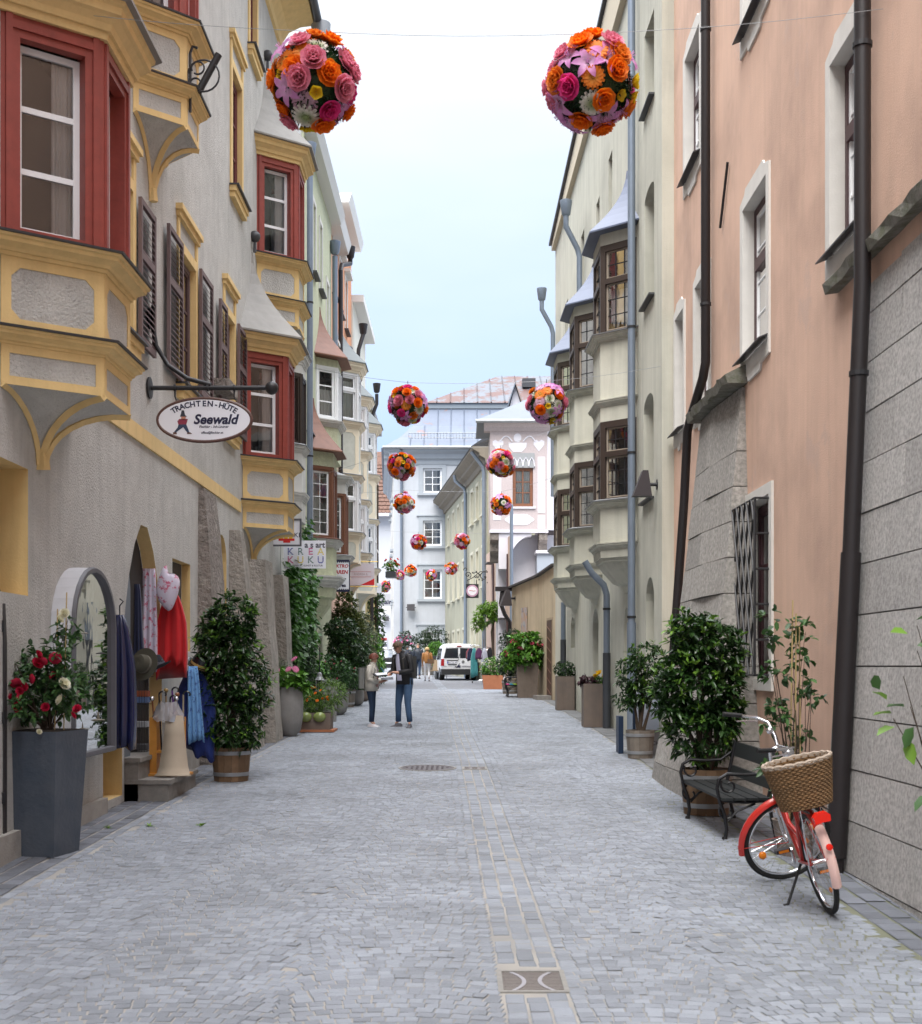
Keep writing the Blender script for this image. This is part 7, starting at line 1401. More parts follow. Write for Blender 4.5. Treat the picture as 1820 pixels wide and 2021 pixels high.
hb, ht = ax0 + axd * .36, ax0 + axd * .56; bb = Vector((.44, 0, .28))
def ft(n, pts, r, m=RDP): return MB().tube(pts, r, 10).build(n, m, bike, True, False)
ft('head_tube', [hb, ht], .022); ft('down_tube', [hb + axd * .05, bb], .02); ft('top_tube', [ht - axd * .03, Vector((.62, 0, .52)), Vector((.38, 0, .47))], .017); ft('seat_tube', [bb, Vector((.3, 0, .75))], .018); ft('seat_post', [Vector((.3, 0, .75)), Vector((.27, 0, .9))], .013, CHR)
for y in (-.055, .055): ft('chain_stay', [bb + Vector((0, y * .5, 0)), Vector((0, y, RW_))], .01); ft('seat_stay', [Vector((.31, y * .4, .7)), Vector((0, y, RW_))], .008); ft('fork_blade', [S_(hb + Vector((0, y * .7, 0))), S_(Vector((.93, y, .55))), S_(Vector((1.05, y, RW_)))], .011, CHR)
for y in (-.05, .05):
    ft('rack_stay', [Vector((0, y * 1.3, RW_)), Vector((-.1, y * 1.3, .74))], .005, CHR); ft('rack_rail', [Vector((.28, y, .72)), Vector((-.05, y * 1.3, .745)), Vector((-.3, y * 1.2, .745))], .006, BLKP); ft('guard_stay', [S_((1.05, y, RW_)), S_((1.05 - .37, y * .4, RW_ - .1))], .003)
    ft('guard_stay', [Vector((0, y, RW_)), Vector((-.36, y * .5, RW_ + .1))], .003)
MB().loft([[Vector((x, y * w, .93 + dz)) for y, dz in ((-1, -.02), (-.5, .02), (0, .03), (.5, .02), (1, -.02), (0, -.04))] for x, w in ((.08, .08), (.14, .1), (.25, .08), (.34, .035), (.4, .02))]).build('saddle', BLKP, bike, True, False)
ft('stem', [S_(ht), S_(ht + axd * .2), S_(ht + axd * .2 + Vector((.05, 0, .03)))], .013, CHR); hc = ht + axd * .2 + Vector((.05, 0, .04))
for sg in (1, -1):
    ft('handlebar', [S_(hc), S_(hc + Vector((.02, sg * .1, .03))), S_(hc + Vector((0, sg * .22, .09))), S_(hc + Vector((-.08, sg * .28, .1))), S_(hc + Vector((-.2, sg * .3, .09)))], .011, CHR); ft('grip', [S_(hc + Vector((-.18, sg * .3, .092))), S_(hc + Vector((-.32, sg * .32, .085)))], .017, BLKP); ft('brake_lever', [S_(hc + Vector((-.05, sg * .28, .07))), S_(hc + Vector((-.2, sg * .31, .04)))], .006, CHR)
MB().ball(S_(hc + Vector((.1, 0, -.05))), .045, 12, 8).build('headlamp', CHR, bike, True, False); MB().ball(S_(hc + Vector((-.02, .13, .06))), .025, 10, 6).build('bell', CHR, bike, True, False)
MB().loft([[Vector((-.36, y, z)) for y, z in ((-.05, .68), (.05, .68), (.055, .72), (.03, .745), (-.03, .745), (-.055, .72))], [Vector((-.31, y, z)) for y, z in ((-.05, .68), (.05, .68), (.055, .72), (.03, .745), (-.03, .745), (-.055, .72))]]).build('rear_lamp', REDL, bike, True, False); MB().lathe([(.022, -.004), (.02, .012), (.005, .014)], (-.372, 0, .52), 12, Matrix.Rotation(R(-90), 3, 'Y')).build('rear_reflector', REDL, bike, True, False)
for sg, an in ((1, 2.3), (-1, 2.3 + pi)):
    e = bb + Vector((cos(an) * .17, sg * .09, sin(an) * .17)); ft('crank', [bb + Vector((0, sg * .06, 0)), e], .011, CHR); c = e + Vector((0, sg * .06, 0)); MB().box(c.x - .04, c.x + .04, c.y - .05, c.y + .05, c.z - .013, c.z + .013).build('pedal', BLKP, bike, world=False); MB().box(c.x - .043, c.x - .04, c.y - .035, c.y + .035, c.z - .009, c.z + .009).build('pedal_reflector', AMB, bike, world=False)
MB().lathe([(.085, -.004), (.088, 0), (.085, .004), (.02, .004)], bb + Vector((0, -.05, 0)), 20, Matrix.Rotation(R(90), 3, 'X')).build('chainring', CHR, bike, world=False)
ft('kickstand', [Vector((.36, .04, .28)), Vector((.3, .13, .16)), Vector((.25, .21, .055)), Vector((.26, .24, .05))], .01, BLKP)
# wicker basket: uprights and woven rings
WIC = mat('wicker', (.2, .11, .045), .75, noise=.6, scale=25, obr=.25); WICR = mat('wicker_rim', (.42, .34, .27), .75, noise=.5, scale=30)
bo_ = Vector((-.1, .02, .755)); wk = thing('wicker_basket', bike.location, 'oval brown wicker basket on the carrier of the red bicycle', 'basket'); wk.rotation_euler = bike.rotation_euler; wk.scale = bike.scale = (1.07, 1.07, 1.07)
def bw(a, t): k = .72 + .28 * t; return bo_ + Vector((.165 * k * cos(a), .225 * k * sin(a), .31 * t))
MB().loft([[bw(a, 0) for a in np.linspace(0, 2 * pi, 28, endpoint=False)], [bw(a, .03) for a in np.linspace(0, 2 * pi, 28, endpoint=False)]]).build('base', WIC, wk, world=False)
for k in range(22):
    t_ = (k + .5) / 22; n = 56; m = MB(); m.tube([bw(2 * pi * q / n, t_) * 1.0 + (bw(2 * pi * q / n, t_) - bo_ - Vector((0, 0, .31 * t_))).normalized() * (.005 * (1 if (q + k) % 2 else -1)) for q in range(n + 1)], .0085, 5, False); m.build('woven_ring', WIC, wk, world=False)
for k in range(28): a = 2 * pi * k / 28; MB().tube([bw(a, 0), bw(a, .5), bw(a, 1)], .006, 5).build('upright', WIC, wk, world=False)
for q in range(3): MB().tube([bw(a, .97 + .02 * q) + Vector((0, 0, .004 * sin(a * 20 + q * 2))) for a in np.linspace(0, 2 * pi, 60)], .011, 5, False).build('rim', WICR, wk, world=False)
# ------------------------------------------------------------------ white van
van = thing('van', (-.1, 62.6, g(62.6)), 'white delivery van parked at the end of the street seen from behind', 'van', rz=5.5); van.rotation_euler = (R(.6), 0, R(6))
VW = mat('van_white', (.72, .73, .76), .35, coat=.3); VGL = mat('van_glass', (.02, .024, .03), .08); VBL = mat('van_plastic', (.02, .021, .023), .6); VRED = mat('tail_red', (.35, .01, .012), .2); TYR = mat('van_tyre', (.012, .012, .012), .8)
def sect(y, w, h, zb=.42, tw=.78, belt=.95):
    p = [(-w, zb), (-w * 1.0, zb + .25), (-w, belt), (-w * .93, belt + (h - belt) * .55), (-w * tw - .02, h - .12), (-w * tw + .1, h - .02), (0, h), ]
    p = p + [(-a, b) for a, b in reversed(p[:-1])] + [(w * .9, zb - .08), (-w * .9, zb - .08)]; return [Vector((a, y, b)) for a, b in p]
m = MB(); m.loft([sect(-.02, .80, 1.70), sect(.05, .87, 1.79), sect(.2, .89, 1.82), sect(1.4, .895, 1.83), sect(2.6, .89, 1.8), sect(3.1, .88, 1.45, tw=.85), sect(3.4, .87, 1.12, tw=.85, belt=.9), sect(4.1, .84, .98, tw=.85, belt=.85), sect(4.35, .74, .8, tw=.85, belt=.7)]); body = m.build('body', VW, van, True, False)
for sg in (-1, 1):
    dr = MB().hexa([(sg * .012, -.035, .72), (sg * .82, -.03, .72), (sg * .82, .0, .72), (sg * .012, .0, .72), (sg * .012, -.03, 1.66), (sg * .68, -.025, 1.66), (sg * .68, .02, 1.66), (sg * .012, .02, 1.66)]).build('rear_door', VW, van, world=False)
    MB().hexa([(sg * .05, -.045, 1.1), (sg * .76, -.04, 1.1), (sg * .76, -.02, 1.1), (sg * .05, -.02, 1.1), (sg * .05, -.04, 1.6), (sg * .64, -.035, 1.58), (sg * .64, -.01, 1.58), (sg * .05, -.01, 1.6)]).build('rear_window', VGL, dr, world=False)
    MB().hexa([(sg * .74, -.05, .72), (sg * .9, -.04, .72), (sg * .9, .15, .72), (sg * .74, .05, .72), (sg * .74, -.05, 1.06), (sg * .88, -.04, 1.06), (sg * .88, .15, 1.06), (sg * .74, .05, 1.06)]).build('tail_light', VRED, van, world=False)
    MB().box(sg * .7 - .13, sg * .7 + .13, -.1, -.08, .36, .41).build('bumper_reflector', VRED, van, world=False)
    for y in (.75, 3.45):
        w_ = MB().lathe([(.2, -.1), (.3, -.11), (.32, -.08), (.32, .08), (.3, .11), (.2, .1)], (sg * .8, y, .32), 22, Matrix.Rotation(R(90), 3, 'Y')).build('wheel', TYR, van, True, False); MB().lathe([(.19, -.105), (.19, .105)], (sg * .8, y, .32), 16, Matrix.Rotation(R(90), 3, 'Y')).build('rim', ZINC, w_, True, False)
    MB().hexa([(sg * .885, 2.3, 1.02), (sg * .885, .4, 1.02), (sg * .9, .4, 1.02), (sg * .9, 2.3, 1.02), (sg * .80, 2.2, 1.58), (sg * .80, .45, 1.58), (sg * .845, .45, 1.58), (sg * .845, 2.2, 1.58)]).build('side_window', VGL, van, world=False)
    MB().box(sg * .98 - .1, sg * .98 + .1, 2.85, 2.95, 1.02, 1.22).build('mirror', VBL, van, world=False)
MB().loft([[Vector((x, y, z)) for x, y in ((-.9, .25), (-.88, -.1), (-.6, -.14), (.6, -.14), (.88, -.1), (.9, .25))] for z in (.28, .34, .5, .56)]).build('bumper', VBL, van, True, False)
MB().box(-.11, .11, -.06, -.03, 1.665, 1.72).build('brake_light', VRED, van, world=False); MB().box(-.6, -.05, -.06, -.03, .97, 1.01).build('handle_strip', VBL, van, world=False)
FV = Fr(0, -.055, 0, 1); pp = MB().box(-.58, -.1, -.055, -.035, .83, .94).build('licence_plate', WSIGN, van, world=False); text_mb('EU 715 XP', .1, FV, -.32, .885, .004, .001).build('lettering', INK, pp, world=False); MB().box(-.585, -.545, -.058, -.035, .83, .94).build('blue_strip', mat('plate_blue', (.02, .05, .4), .5), pp, world=False)
MB().box(-.55, -.12, -.06, -.036, .78, .82).build('plate_lamp', VBL, van, world=False)
eb = MB().lathe([(.075, 0), (.075, .012), (.06, .014)], (.2, -.036, .92), 20, Matrix.Rotation(R(90), 3, 'X')).build('emblem', ZINC, van, world=False); text_mb('V', .055, FV, .2, .945, .004, .002).build('lettering', VBL, eb, world=False); text_mb('W', .06, FV, .2, .9, .004, .002).build('lettering', VBL, eb, world=False)
text_mb('FRIEDINGER', .09, FV, .4, .64 + .03, -.012, .001).build('lettering', GREYI, van, world=False); text_mb('Caddy', .05, FV, -.68, .7, -.012, .001).build('lettering', GREYI, van, world=False)
MB().prism([(-.28, .62), (-.16, .7), (-.12, .66), (-.02, .8), (.06, .86), (.0, .76), (.1, .7), (.02, .66), (.1, .62), (-.04, .645), (-.12, .625), (-.2, .66)], lambda a, z, h: (a, h, z), -.042, -.036).build('figure_logo', INK, van, world=False)
MB().tube([(-.02, -.05, 1.02), (-.04, -.065, 1.12), (.08, -.06, 1.4)], .012, 5).build('wiper', VBL, van, world=False)
# dark car in the side street
car = thing('parked_car', (-5.0, 88, g(88)), 'dark estate car half hidden behind the corner of the white end house', 'car', rz=4); CBL = mat('car_black', (.012, .013, .016), .25, coat=.5)
def csec(y, w, h, belt=.95): 
    p = [(-w, .35), (-w, belt), (-w * .8, h - .08), (-w * .6, h)]; p = p + [(-a, b) for a, b in reversed(p)]; return [Vector((a, y, b)) for a, b in p]
MB().loft([csec(0, .85, 1.0, .9), csec(.1, .9, 1.1), csec(.35, .9, 1.62), csec(1.8, .9, 1.66), csec(2.7, .9, 1.55), csec(3.3, .9, 1.05), csec(4.2, .86, .92, .85)]).build('body', CBL, car, True, False)
MB().hexa([(-.66, .06, 1.06), (.66, .06, 1.06), (.66, .1, 1.06), (-.66, .1, 1.06), (-.54, .3, 1.55), (.54, .3, 1.55), (.54, .36, 1.55), (-.54, .36, 1.55)]).build('rear_window', mat('car_glass', (.25, .28, .33), .1), car, world=False)
for sg in (-1, 1):
    MB().box(sg * .72 - .17, sg * .72 + .17, -.03, .03, .85, .98).build('tail_light', VRED, car, world=False)
    for y in (.7, 3.4): MB().lathe([(.2, -.1), (.3, -.11), (.32, 0), (.3, .11), (.2, .1)], (sg * .8, y, .32), 20, Matrix.Rotation(R(90), 3, 'Y')).build('wheel', TYR, car, True, False)
MB().box(-.26, .26, -.03, .0, .62, .73).build('licence_plate', WSIGN, car, world=False); MB().box(-.88, .88, -.06, .1, .32, .55).build('bumper', VBL, car, world=False)
# ------------------------------------------------------------------ people
SKIN = mat('skin', (.5, .27, .19), .55); 
def body_mesh(parent, J, name='body'):
    "J: list of (joint, parent index, radius); one continuous skinned surface"
    me = bpy.data.meshes.new(name); me.from_pydata([j[0] for j in J], [(i, j[1]) for i, j in enumerate(J) if j[1] is not None], []); me.materials.append(SKIN)
    o = bpy.data.objects.new(name, me); C.objects.link(o); o.parent = parent; md = o.modifiers.new('skin', 'SKIN'); md.use_smooth_shade = True
    for i, j in enumerate(J): r = j[2]; o.data.skin_vertices[0].data[i].radius = r if isinstance(r, tuple) else (r, r)
    o.data.skin_vertices[0].data[0].use_root = True
    sb = o.modifiers.new('smooth', 'SUBSURF'); sb.levels = 1; sb.render_levels = 1; return o
def ring(c, rx, ry, n=14, tilt=None, yaw=0):
    out = []
    for k in range(n):
        a = 2 * pi * k / n; v = Vector((rx * cos(a), ry * sin(a), 0))
        if yaw: v = Matrix.Rotation(yaw, 3, 'Z') @ v
        out.append(Vector(c) + v)
    return out
def limb(pts, rs, n=10): return MB().tube(pts, rs, n)
def person(loc, rz, label, H, A, cols, hair, extras=None):
    """A: joint dict in a 1.8 m frame facing +y, x to the right hand"""
    t = thing('person', loc, label, 'person', rz=rz); k = H / 1.8; V = lambda p: Vector(p) * k
    P = {n: V(p) for n, p in A.items()}; J = []
    def add(p, par, r): J.append((tuple(p), par, r if isinstance(r, tuple) else r * k)); return len(J) - 1
    pel = add(P['pelvis'], None, .13); ch = add(P['chest'], pel, .14); nk = add(P['neck'], ch, .06); hb_ = add(P['head'] - V((0, 0, .08)) * .6, nk, .065); hd = add(P['head'], hb_, .092); htp = add(P['head'] + V((0, 0, .07)), hd, .072)
    fd = (P['nose'] - P['head']); add(P['head'] + fd * .72 + V((0, 0, -.01)), hd, .02)
    for s in 'lr':
        sh = add(P['sh' + s], ch, .06); el = add(P['el' + s], sh, .045); wr = add(P['wr' + s], el, .032); hn = add(P['ha' + s], wr, .036); d_ = (P['ha' + s] - P['wr' + s]).normalized(); sd = d_.cross(Vector((0, 0, 1))).normalized()
        for q, ln in ((-1.5, .055), (-.5, .07), (.5, .072), (1.5, .062)):
            f1 = add(P['ha' + s] + d_ * .05 * k + sd * q * .017 * k, hn, .0095); add(P['ha' + s] + d_ * (.05 + ln * .8) * k + sd * q * .017 * k + Vector((0, 0, -.02 * k)), f1, .008)
        th = add(P['ha' + s] + d_ * .01 * k + sd * .045 * k * (1 if s == 'l' else -1), hn, .011); add(P['ha' + s] + d_ * .06 * k + sd * .055 * k * (1 if s == 'l' else -1), th, .009)
        hp_ = add(P['hp' + s], pel, .07); kn = add(P['kn' + s], hp_, .042); an = add(P['an' + s] + V((0, 0, .02)), kn, .03); add(P['an' + s].lerp(P['to' + s], .6) + V((0, 0, -.005)), an, .018)
    body_mesh(t, J)
    # trousers
    m = MB(); c0 = P['pelvis']
    legm = cols['trousers']
    for s in 'lr':
        hp_, kn, an = P['hp' + s], P['kn' + s], P['an' + s]; w = cols.get('legw', 1.0)
        limb([hp_ + V((0, 0, .1)), hp_, hp_.lerp(kn, .5), kn, kn.lerp(an, .5), an + V((0, 0, .02))], [.105 * k, .105 * k, .088 * k * w, .068 * k * w, .062 * k * w, .058 * k * w]).build('trouser_leg', legm, t, 2, False)
        to = P['to' + s]; d_ = Vector((to.x - an.x, to.y - an.y, 0)).normalized() if (to - an).length > .01 else Vector((0, 1, 0)); sd = Vector((d_.y, -d_.x, 0)); zb = min(an.z, to.z) - .085 * k; rings_ = []
        for q, (f_, w_, h_) in enumerate(((-.08, .03, .07), (-.04, .042, .1), (.03, .045, .1), (.1, .05, .065), (.16, .046, .045), (.2, .025, .03))):
            c = Vector((an.x, an.y, zb)) + d_ * f_ * k; rings_.append([c + sd * (w_ * k * a) + Vector((0, 0, h_ * k * b)) for a, b in ((-1, 0), (1, 0), (1, .55), (.6, 1), (-.6, 1), (-1, .55))])
        MB().loft(rings_).build('shoe', cols['shoes'], t, True, False); MB().loft([[p_ for p_ in (Vector((an.x, an.y, zb - .012 * k)) + d_ * f_ * k + sd * .048 * k * s_ + Vector((0, 0, dz * k)) for f_, s_, dz in ((f2, -1, 0), (f2, 1, 0), (f2, 1, .022), (f2, -1, .022)))] for f2 in (-.085, .12, .205)]).build('sole', cols.get('sole', WHP), t, world=False)
    hipc = (P['hpl'] + P['hpr']) / 2
    yaw = math.atan2(P['shr'].y - P['shl'].y, P['shr'].x - P['shl'].x)
    MB().loft([ring(hipc + V((0, 0, -.06)), .15 * k, .1 * k, yaw=yaw), ring(hipc + V((0, 0, .03)), .175 * k, .125 * k, yaw=yaw), ring(P['pelvis'] + V((0, 0, .1)), .16 * k, .115 * k, yaw=yaw)]).build('trouser_seat', legm, t, 2, False)
    # jacket
    jw = cols.get('jw', 1.0); bl_ = cols.get('hem', -.02)
    tor = [ring(P['pelvis'] + V((0, 0, bl_)), .19 * k * jw, .14 * k * jw, 18, yaw=yaw), ring(P['pelvis'] + V((0, .0, .1)), .185 * k * jw, .14 * k * jw, 18, yaw=yaw), ring(P['pelvis'].lerp(P['chest'], .55), .18 * k * jw, .135 * k * jw, 18, yaw=yaw), ring(P['chest'], .2 * k * jw, .14 * k * jw, 18, yaw=yaw), ring(P['chest'].lerp(P['neck'], .45), .205 * k, .12 * k, 18, yaw=yaw), ring(P['chest'].lerp(P['neck'], .8), .13 * k, .09 * k, 18, yaw=yaw), ring(P['neck'] + V((0, 0, .02)), .075 * k, .07 * k, 18, yaw=yaw)]
    MB().loft(tor, True).build('jacket', cols['jacket'], t, 2, False)
    MB().loft([ring(P['neck'] + V((0, 0, .0)), .085 * k, .08 * k, 14), ring(P['neck'] + V((0, -.005, .055)), .078 * k, .075 * k, 14), ring(P['neck'] + V((0, -.005, .05)), .066 * k, .064 * k, 14)], False).build('collar', cols['jacket'], t, 2, False)
    for s in 'lr': limb([P['chest'].lerp(P['sh' + s], .75) + V((0, 0, .03)), P['sh' + s], P['sh' + s].lerp(P['el' + s], .5), P['el' + s], P['el' + s].lerp(P['wr' + s], .5), P['wr' + s]], [.07 * k, .078 * k, .066 * k, .058 * k, .052 * k, .046 * k]).build('sleeve', cols['jacket'], t, 2, False)
    if cols.get('shirt'):   # shirt front showing in the open jacket
        f_ = Vector((-sin(yaw), cos(yaw), 0)); r_ = Vector((cos(yaw), sin(yaw), 0)); rg = []
        for (c, w_, o_) in ((P['pelvis'] + V((0, 0, -.0)), .07, .145), (P['pelvis'].lerp(P['chest'], .5), .06, .142), (P['chest'], .055, .146), (P['chest'].lerp(P['neck'], .5), .05, .122), (P['neck'] + V((0, 0, -.01)), .035, .085)): rg.append([c + r_ * (w_ * q * k) + f_ * (o_ * k * jw + .004 - abs(q) * .012) for q in (-1, -.5, 0, .5, 1)])
        MB().loft(rg, False, False).build('shirt', cols['shirt'], t, 2, False)
    # head details
    hd_ = P['head']; f_ = fd.normalized(); r_ = f_.cross(Vector((0, 0, 1))).normalized(); u_ = r_.cross(f_)
    for s in (-1, 1): MB().ball(hd_ + f_ * .088 * k + r_ * s * .033 * k + u_ * .012 * k, .011 * k, 8, 6).build('eye', mat('eye_dark', (.03, .02, .015), .3), t, True, False); MB().ball(hd_ + r_ * s * .093 * k - u_ * .0 * k, .025 * k, 8, 6, (.4, 1, 1.2)).build('ear', SKIN, t, True, False); MB().tube([hd_ + f_ * .09 * k + r_ * s * .018 * k + u_ * .032 * k, hd_ + f_ * .084 * k + r_ * s * .05 * k + u_ * .03 * k], .005 * k, 5).build('eyebrow', hair[0], t, world=False)
    MB().tube([hd_ + f_ * .084 * k + r_ * q * .022 * k - u_ * .055 * k for q in (-1, 0, 1)], .006 * k, 5).build('mouth', mat('lip', (.35, .12, .1), .5), t, world=False)
    m = MB(); rg = []; dn = hair[1]; rr_ = random.Random(5)
    for j in range(10):
        th = j / 9 * (1.55 + dn); row = []
        for q in range(18):
            a = 2 * pi * q / 18; back = -cos(a)      # a = 0 faces forward
            thq = min(th, 1.0 + (.85 + dn) * (.5 + .5 * back) ** .8 if back < .2 else 1.55 + dn); rr2 = (.108 + .008 * rr_.random()) * k * (1 + hair[2] * max(0, th - .6))
            row.append(hd_ + u_ * (cos(thq) * .118 * k + .01 * k) + (f_ * cos(a) + r_ * sin(a)) * (sin(thq) * rr2) - f_ * .008 * k)
        rg.append(row)
    MB().loft(rg, False).build('hair', hair[0], t, 2, False)
    return t, P, k
def stand(**o):
    A = dict(pelvis=(0, 0, .96), chest=(0, .0, 1.32), neck=(0, .01, 1.52), head=(0, .03, 1.67), nose=(0, .14, 1.65), shl=(-.19, 0, 1.44), shr=(.19, 0, 1.44), ell=(-.24, -.02, 1.16), elr=(.24, -.02, 1.16), wrl=(-.24, .08, .93), wrr=(.24, .08, .93), hal=(-.24, .12, .86), har=(.24, .12, .86),
             hpl=(-.09, 0, .92), hpr=(.09, 0, .92), knl=(-.1, .02, .5), knr=(.1, .02, .5), anl=(-.1, 0, .1), anr=(.1, 0, .1), tol=(-.12, .12, .06), tor=(.12, .12, .06)); A.update(o); return A
# man with clipboard, facing left and a little towards the camera
J1 = mat('black_jacket', (.012, .012, .015), .7, noise=.2, scale=20); JE = mat('blue_jeans', (.05, .1, .19), .85, noise=.4, scale=6, col2=(.03, .06, .12)); SHW = mat('pale_shirt', (.6, .6, .78), .8); SH1 = mat('grey_sneaker', (.12, .12, .14), .7)
A = stand(chest=(0, .05, 1.33), neck=(0, .12, 1.52), head=(0, .2, 1.64), nose=(0, .29, 1.585), shl=(-.19, .07, 1.45), shr=(.19, .07, 1.45), ell=(-.27, .06, 1.17), elr=(.27, .06, 1.17), wrl=(-.12, .29, 1.12), wrr=(.14, .31, 1.1), hal=(-.05, .35, 1.13), har=(.08, .37, 1.09), hpl=(-.1, 0, .92), hpr=(.1, 0, .92), knl=(-.15, .06, .5), knr=(.15, .03, .5), anl=(-.17, .02, .1), anr=(.2, -.02, .1), tol=(-.24, .13, .06), tor=(.25, .1, .06))
t, P, k = person((-1.2, 26.95, g(26.95) - .005), 138, 'young man in black jacket and blue jeans writing on a dark clipboard', 1.86, A, dict(trousers=JE, jacket=J1, shirt=SHW, shoes=SH1, hem=-.08, jw=1.08), (mat('brown_hair', (.09, .055, .03), .7), .1, .0))
bp = MB(); bp.loft([[Vector((x * k, y * k, z * k)) for x, y in ((-.13, -.1), (.13, -.1), (.11, -.24), (-.11, -.24))] for z in (1.0, 1.1, 1.35, 1.46)]); bp.build('backpack', mat('dark_grey_pack', (.05, .048, .045), .8), t, True, False)
for s in (-1, 1): MB().tube([Vector((s * .12, -.1, 1.45)) * k, Vector((s * .13, .04, 1.53)) * k, Vector((s * .135, .2, 1.4)) * k, Vector((s * .15, .17, 1.15)) * k], .022 * k, 6, flat=.4).build('strap', MATS['dark_grey_pack'], t, world=False)
cb = thing('clipboard', Vector((-1.2, 26.95, g(26.95))) + Vector((-.45, -.12, 1.1)), 'dark clipboard with paper held by the young man', 'clipboard', rz=20); m = MB(); m.hexa([(-.2, -.13, -.03), (.16, -.13, -.0), (.16, .13, .05), (-.2, .13, .02), (-.2, -.13, -.01), (.16, -.13, .02), (.16, .13, .07), (-.2, .13, .04)]); m.build('board', BLKP, cb, world=False); MB().hexa([(-.16, -.1, -.003), (.12, -.1, .021), (.12, .1, .06), (-.16, .1, .036), (-.16, -.1, .002), (.12, -.1, .026), (.12, .1, .066), (-.16, .1, .042)]).build('paper', WSIGN, cb, world=False)
pn = thing('pen', cb.location + Vector((.02, 0, .06)), 'light blue pen in the hand of the young man', 'pen'); MB().tube([(0, 0, 0), (-.07, -.03, .11)], .006, 6).build('shaft', mat('pen_blue', (.1, .4, .6), .4), pn, world=False)
# woman with grey backpack, facing right
JW = mat('cream_jacket', (.55, .52, .46), .75, noise=.15, scale=10); DJ = mat('dark_jeans', (.012, .03, .07), .8, noise=.3, scale=6); SCF = mat('patterned_scarf', (.4, .1, .06), .9, noise=.9, scale=14, col2=(.05, .25, .3))
A = stand(chest=(0, .02, 1.32), neck=(0, .04, 1.51), head=(0, .07, 1.65), nose=(0, .17, 1.615), shl=(-.18, .02, 1.43), shr=(.18, .02, 1.43), ell=(-.22, -.02, 1.15), elr=(.22, -.0, 1.15), wrl=(-.12, .24, 1.1), wrr=(.12, .22, 1.07), hal=(-.08, .31, 1.11), har=(.06, .3, 1.09), anl=(-.07, 0, .1), anr=(.09, .02, .1), tol=(-.08, .13, .06), tor=(.12, .15, .06), knl=(-.07, .03, .5), knr=(.08, .03, .5))
t, P, k = person((-1.92, 27.1, g(27.1) - .005), -104, 'red haired woman in cream jacket with grey backpack reading a paper', 1.6, A, dict(trousers=DJ, jacket=JW, shirt=SCF, shoes=mat('white_sneaker', (.6, .57, .6), .6), hem=-.1, jw=1.08, legw=.82), (mat('red_hair', (.13, .03, .015), .65), .55, .12))
m = MB(); m.loft([[Vector((x * k, y * k, z * k)) for x, y in ((-.15, -.13), (.15, -.13), (.14, -.25), (.08, -.3), (-.08, -.3), (-.14, -.25))] for z in (.92, 1.0, 1.3, 1.42)]); m.build('backpack', mat('grey_pack', (.2, .2, .19), .8, noise=.2, scale=15), t, True, False)
for s in (-1, 1): MB().tube([Vector((s * .11, -.12, 1.42)) * k, Vector((s * .12, .0, 1.52)) * k, Vector((s * .13, .14, 1.38)) * k, Vector((s * .15, .1, 1.15)) * k], .02 * k, 6, flat=.4).build('strap', MATS['grey_pack'], t, world=False)
pa = thing('paper_bundle', Vector((-1.92, 27.1, g(27.1))) + Vector((.34, -.06, 1.0)), 'folded white papers in the hands of the red haired woman', 'paper'); m = MB(); m.loft([[Vector((x, y, z)) for y, z in ((-.07, 0), (.07, .0), (.08, .04), (0, .06), (-.08, .04))] for x in (-.12, .0, .13)]); m.build('sheets', WSIGN, pa, True, False)
# walkers farther off
WALK = dict(knl=(-.09, .14, .5), knr=(.09, -.04, .52), anl=(-.09, .2, .12), anr=(.09, -.26, .16), tol=(-.1, .32, .08), tor=(.1, -.17, .07))
A = stand(**WALK, wrl=(-.24, .1, .93), wrr=(.22, -.05, .93))
t, P, k = person((-1.63, 61, g(61)), 5, 'blonde woman in tan jacket and white trousers walking away', 1.66, A, dict(trousers=mat('white_trousers', (.65, .65, .68), .8), jacket=mat('tan_leather', (.38, .17, .05), .5), shoes=SH1, legw=.85), (mat('blonde_hair', (.55, .38, .18), .6), .6, .1))
hb_ = thing('handbag', Vector((-1.45, 60.8, g(61) + .95)), 'brown shoulder bag of the blonde woman', 'bag'); MB().loft([[Vector((x, y, z)) for x, y in ((-.16, -.06), (.16, -.06), (.14, .06), (-.14, .06))] for z in (-.1, .0, .12)]).build('bag', mat('brown_leather', (.16, .09, .05), .5), hb_, True, False); MB().tube([(-.12, 0, .12), (-.1, .1, .45), (0, .15, .52)], .01, 5).build('strap', mat('brown_leather', (0, 0, 0)), hb_, world=False)
JB = mat('blue_black_coat', (.012, .018, .03), .5); 
person((-2.25, 66, g(66)), 0, 'bald man in dark leather jacket walking away beyond the clipboard', 1.84, stand(**WALK), dict(trousers=DJ, jacket=JB, shoes=BLKP), (mat('grey_fringe', (.3, .25, .2), .7), -.6, 0))
person((-2.85, 67.5, g(67.5)), 0, 'dark haired walker in navy coat partly hidden by the young man', 1.75, stand(), dict(trousers=DJ, jacket=mat('navy_coat', (.01, .015, .03), .7), shoes=BLKP), (mat('black_hair', (.012, .01, .01), .6), .2, 0))
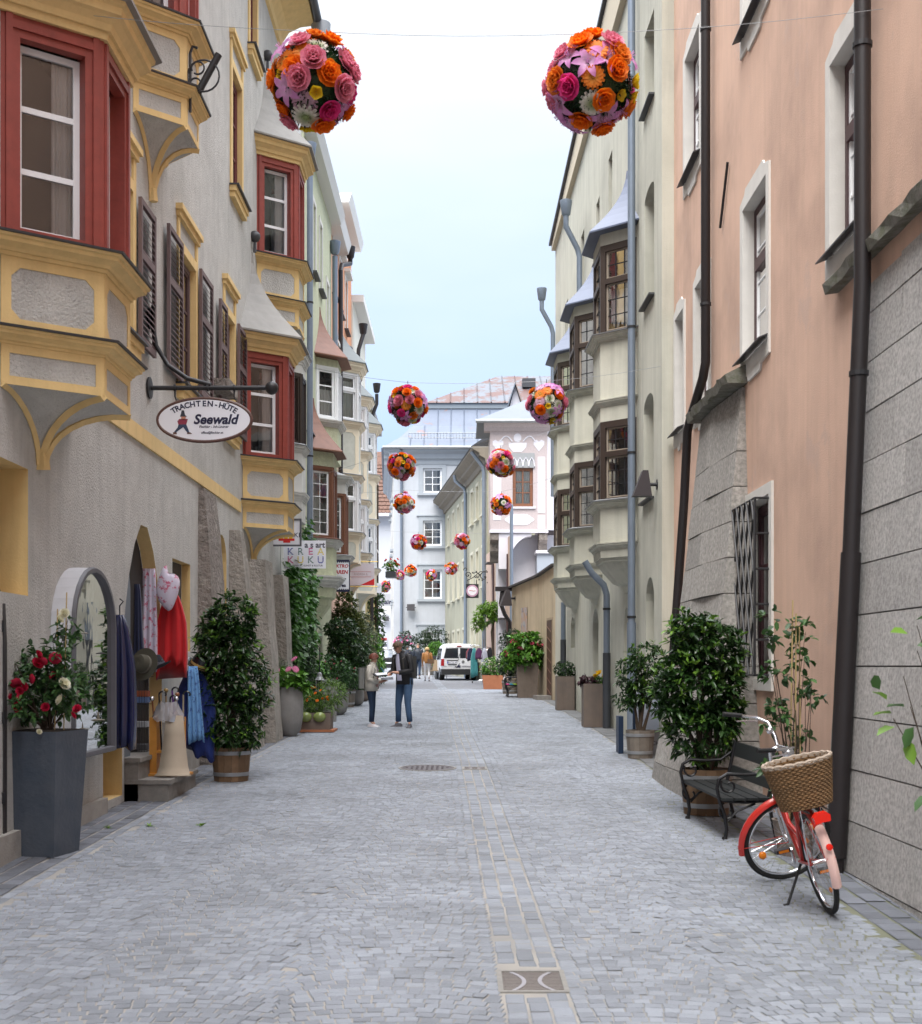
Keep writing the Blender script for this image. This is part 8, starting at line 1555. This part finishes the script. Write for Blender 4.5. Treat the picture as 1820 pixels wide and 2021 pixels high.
# ------------------------------------------------------------------ chairs, garment rack
def chair(x, y, rz, label):
    t_ = thing('wicker_chair', (x, y, g(y)), label, 'chair', 'stacked terrace chairs', rz); WK = mat('chair_wicker', (.25, .18, .11), .8, noise=.4, scale=40)
    MB().box(-.25, .25, -.25, .22, .43, .47).build('seat', WK, t_, world=False); MB().hexa([(-.25, -.24, .47), (.25, -.24, .47), (.25, -.21, .47), (-.25, -.21, .47), (-.24, -.36, 1.0), (.24, -.36, 1.0), (.24, -.33, 1.0), (-.24, -.33, 1.0)]).build('backrest', WK, t_, world=False)
    for a in (-.22, .22):
        for b__ in (-.22, .2): MB().tube([(a, b__, 0), (a, b__, .43)], .015, 6).build('leg', ZINC, t_, world=False)
chair(-1.35, 64.4, 150, 'wicker terrace chair beside the van, left one'); chair(-1.0, 64.0, 165, 'wicker terrace chair beside the van, nearer one')
gr = thing('garment_rack', (1.02, 58.0, g(58)), 'chrome garment rack on wheels beside the van', 'clothes rack')
MB().tube([(0, 0, .12), (0, 0, 2.0)], .02, 8).build('pole', CHR, gr, True, False)
MB().tube([(.62 * cos(a), .5 * sin(a), 1.62 + .12 * cos(a - 3.6)) for a in np.linspace(0, 2 * pi, 30)], .016, 6, False).build('ring_rail', CHR, gr, True, False)
for a in (0, 1.57, 3.14, 4.71): MB().tube([(0, 0, .14), (.5 * cos(a), .4 * sin(a), .1)], .016, 6).build('foot', CHR, gr, world=False); MB().ball((.5 * cos(a), .4 * sin(a), .05), .05, 8, 6, (.6, 1, 1)).build('caster', BLKP, gr, True, False)
GC = [('dark red', (.2, .02, .04)), ('navy', (.015, .02, .06)), ('teal', (.05, .25, .27)), ('plum', (.1, .03, .1)), ('white and blue', (.5, .52, .62)), ('black', (.02, .02, .025)), ('rose', (.45, .12, .2)), ('wine', (.25, .02, .05)), ('grey', (.2, .2, .22))]
for q in range(9):
    a = pi + q / 8 * pi * 1.05; x_, y_ = 1.02 + .62 * cos(a), 58 + .5 * sin(a); nm, c_ = GC[q]; ln = (.5, .55, 1.3, .5, 1.2, .6, .5, .6, .9)[q]; zt = g(58) + 1.6
    hanging('hanging_garment', '%s garment on the round rack by the van' % nm, 'garment', x_ - .17, x_ + .17, y_, zt - ln, zt, cloth_mat('rack_cloth_%d' % q, c_, None), .3, seed=q, hem=.08, thick=.08, n=14, rows=5, group='clothes on the round rack', shoulder=1)
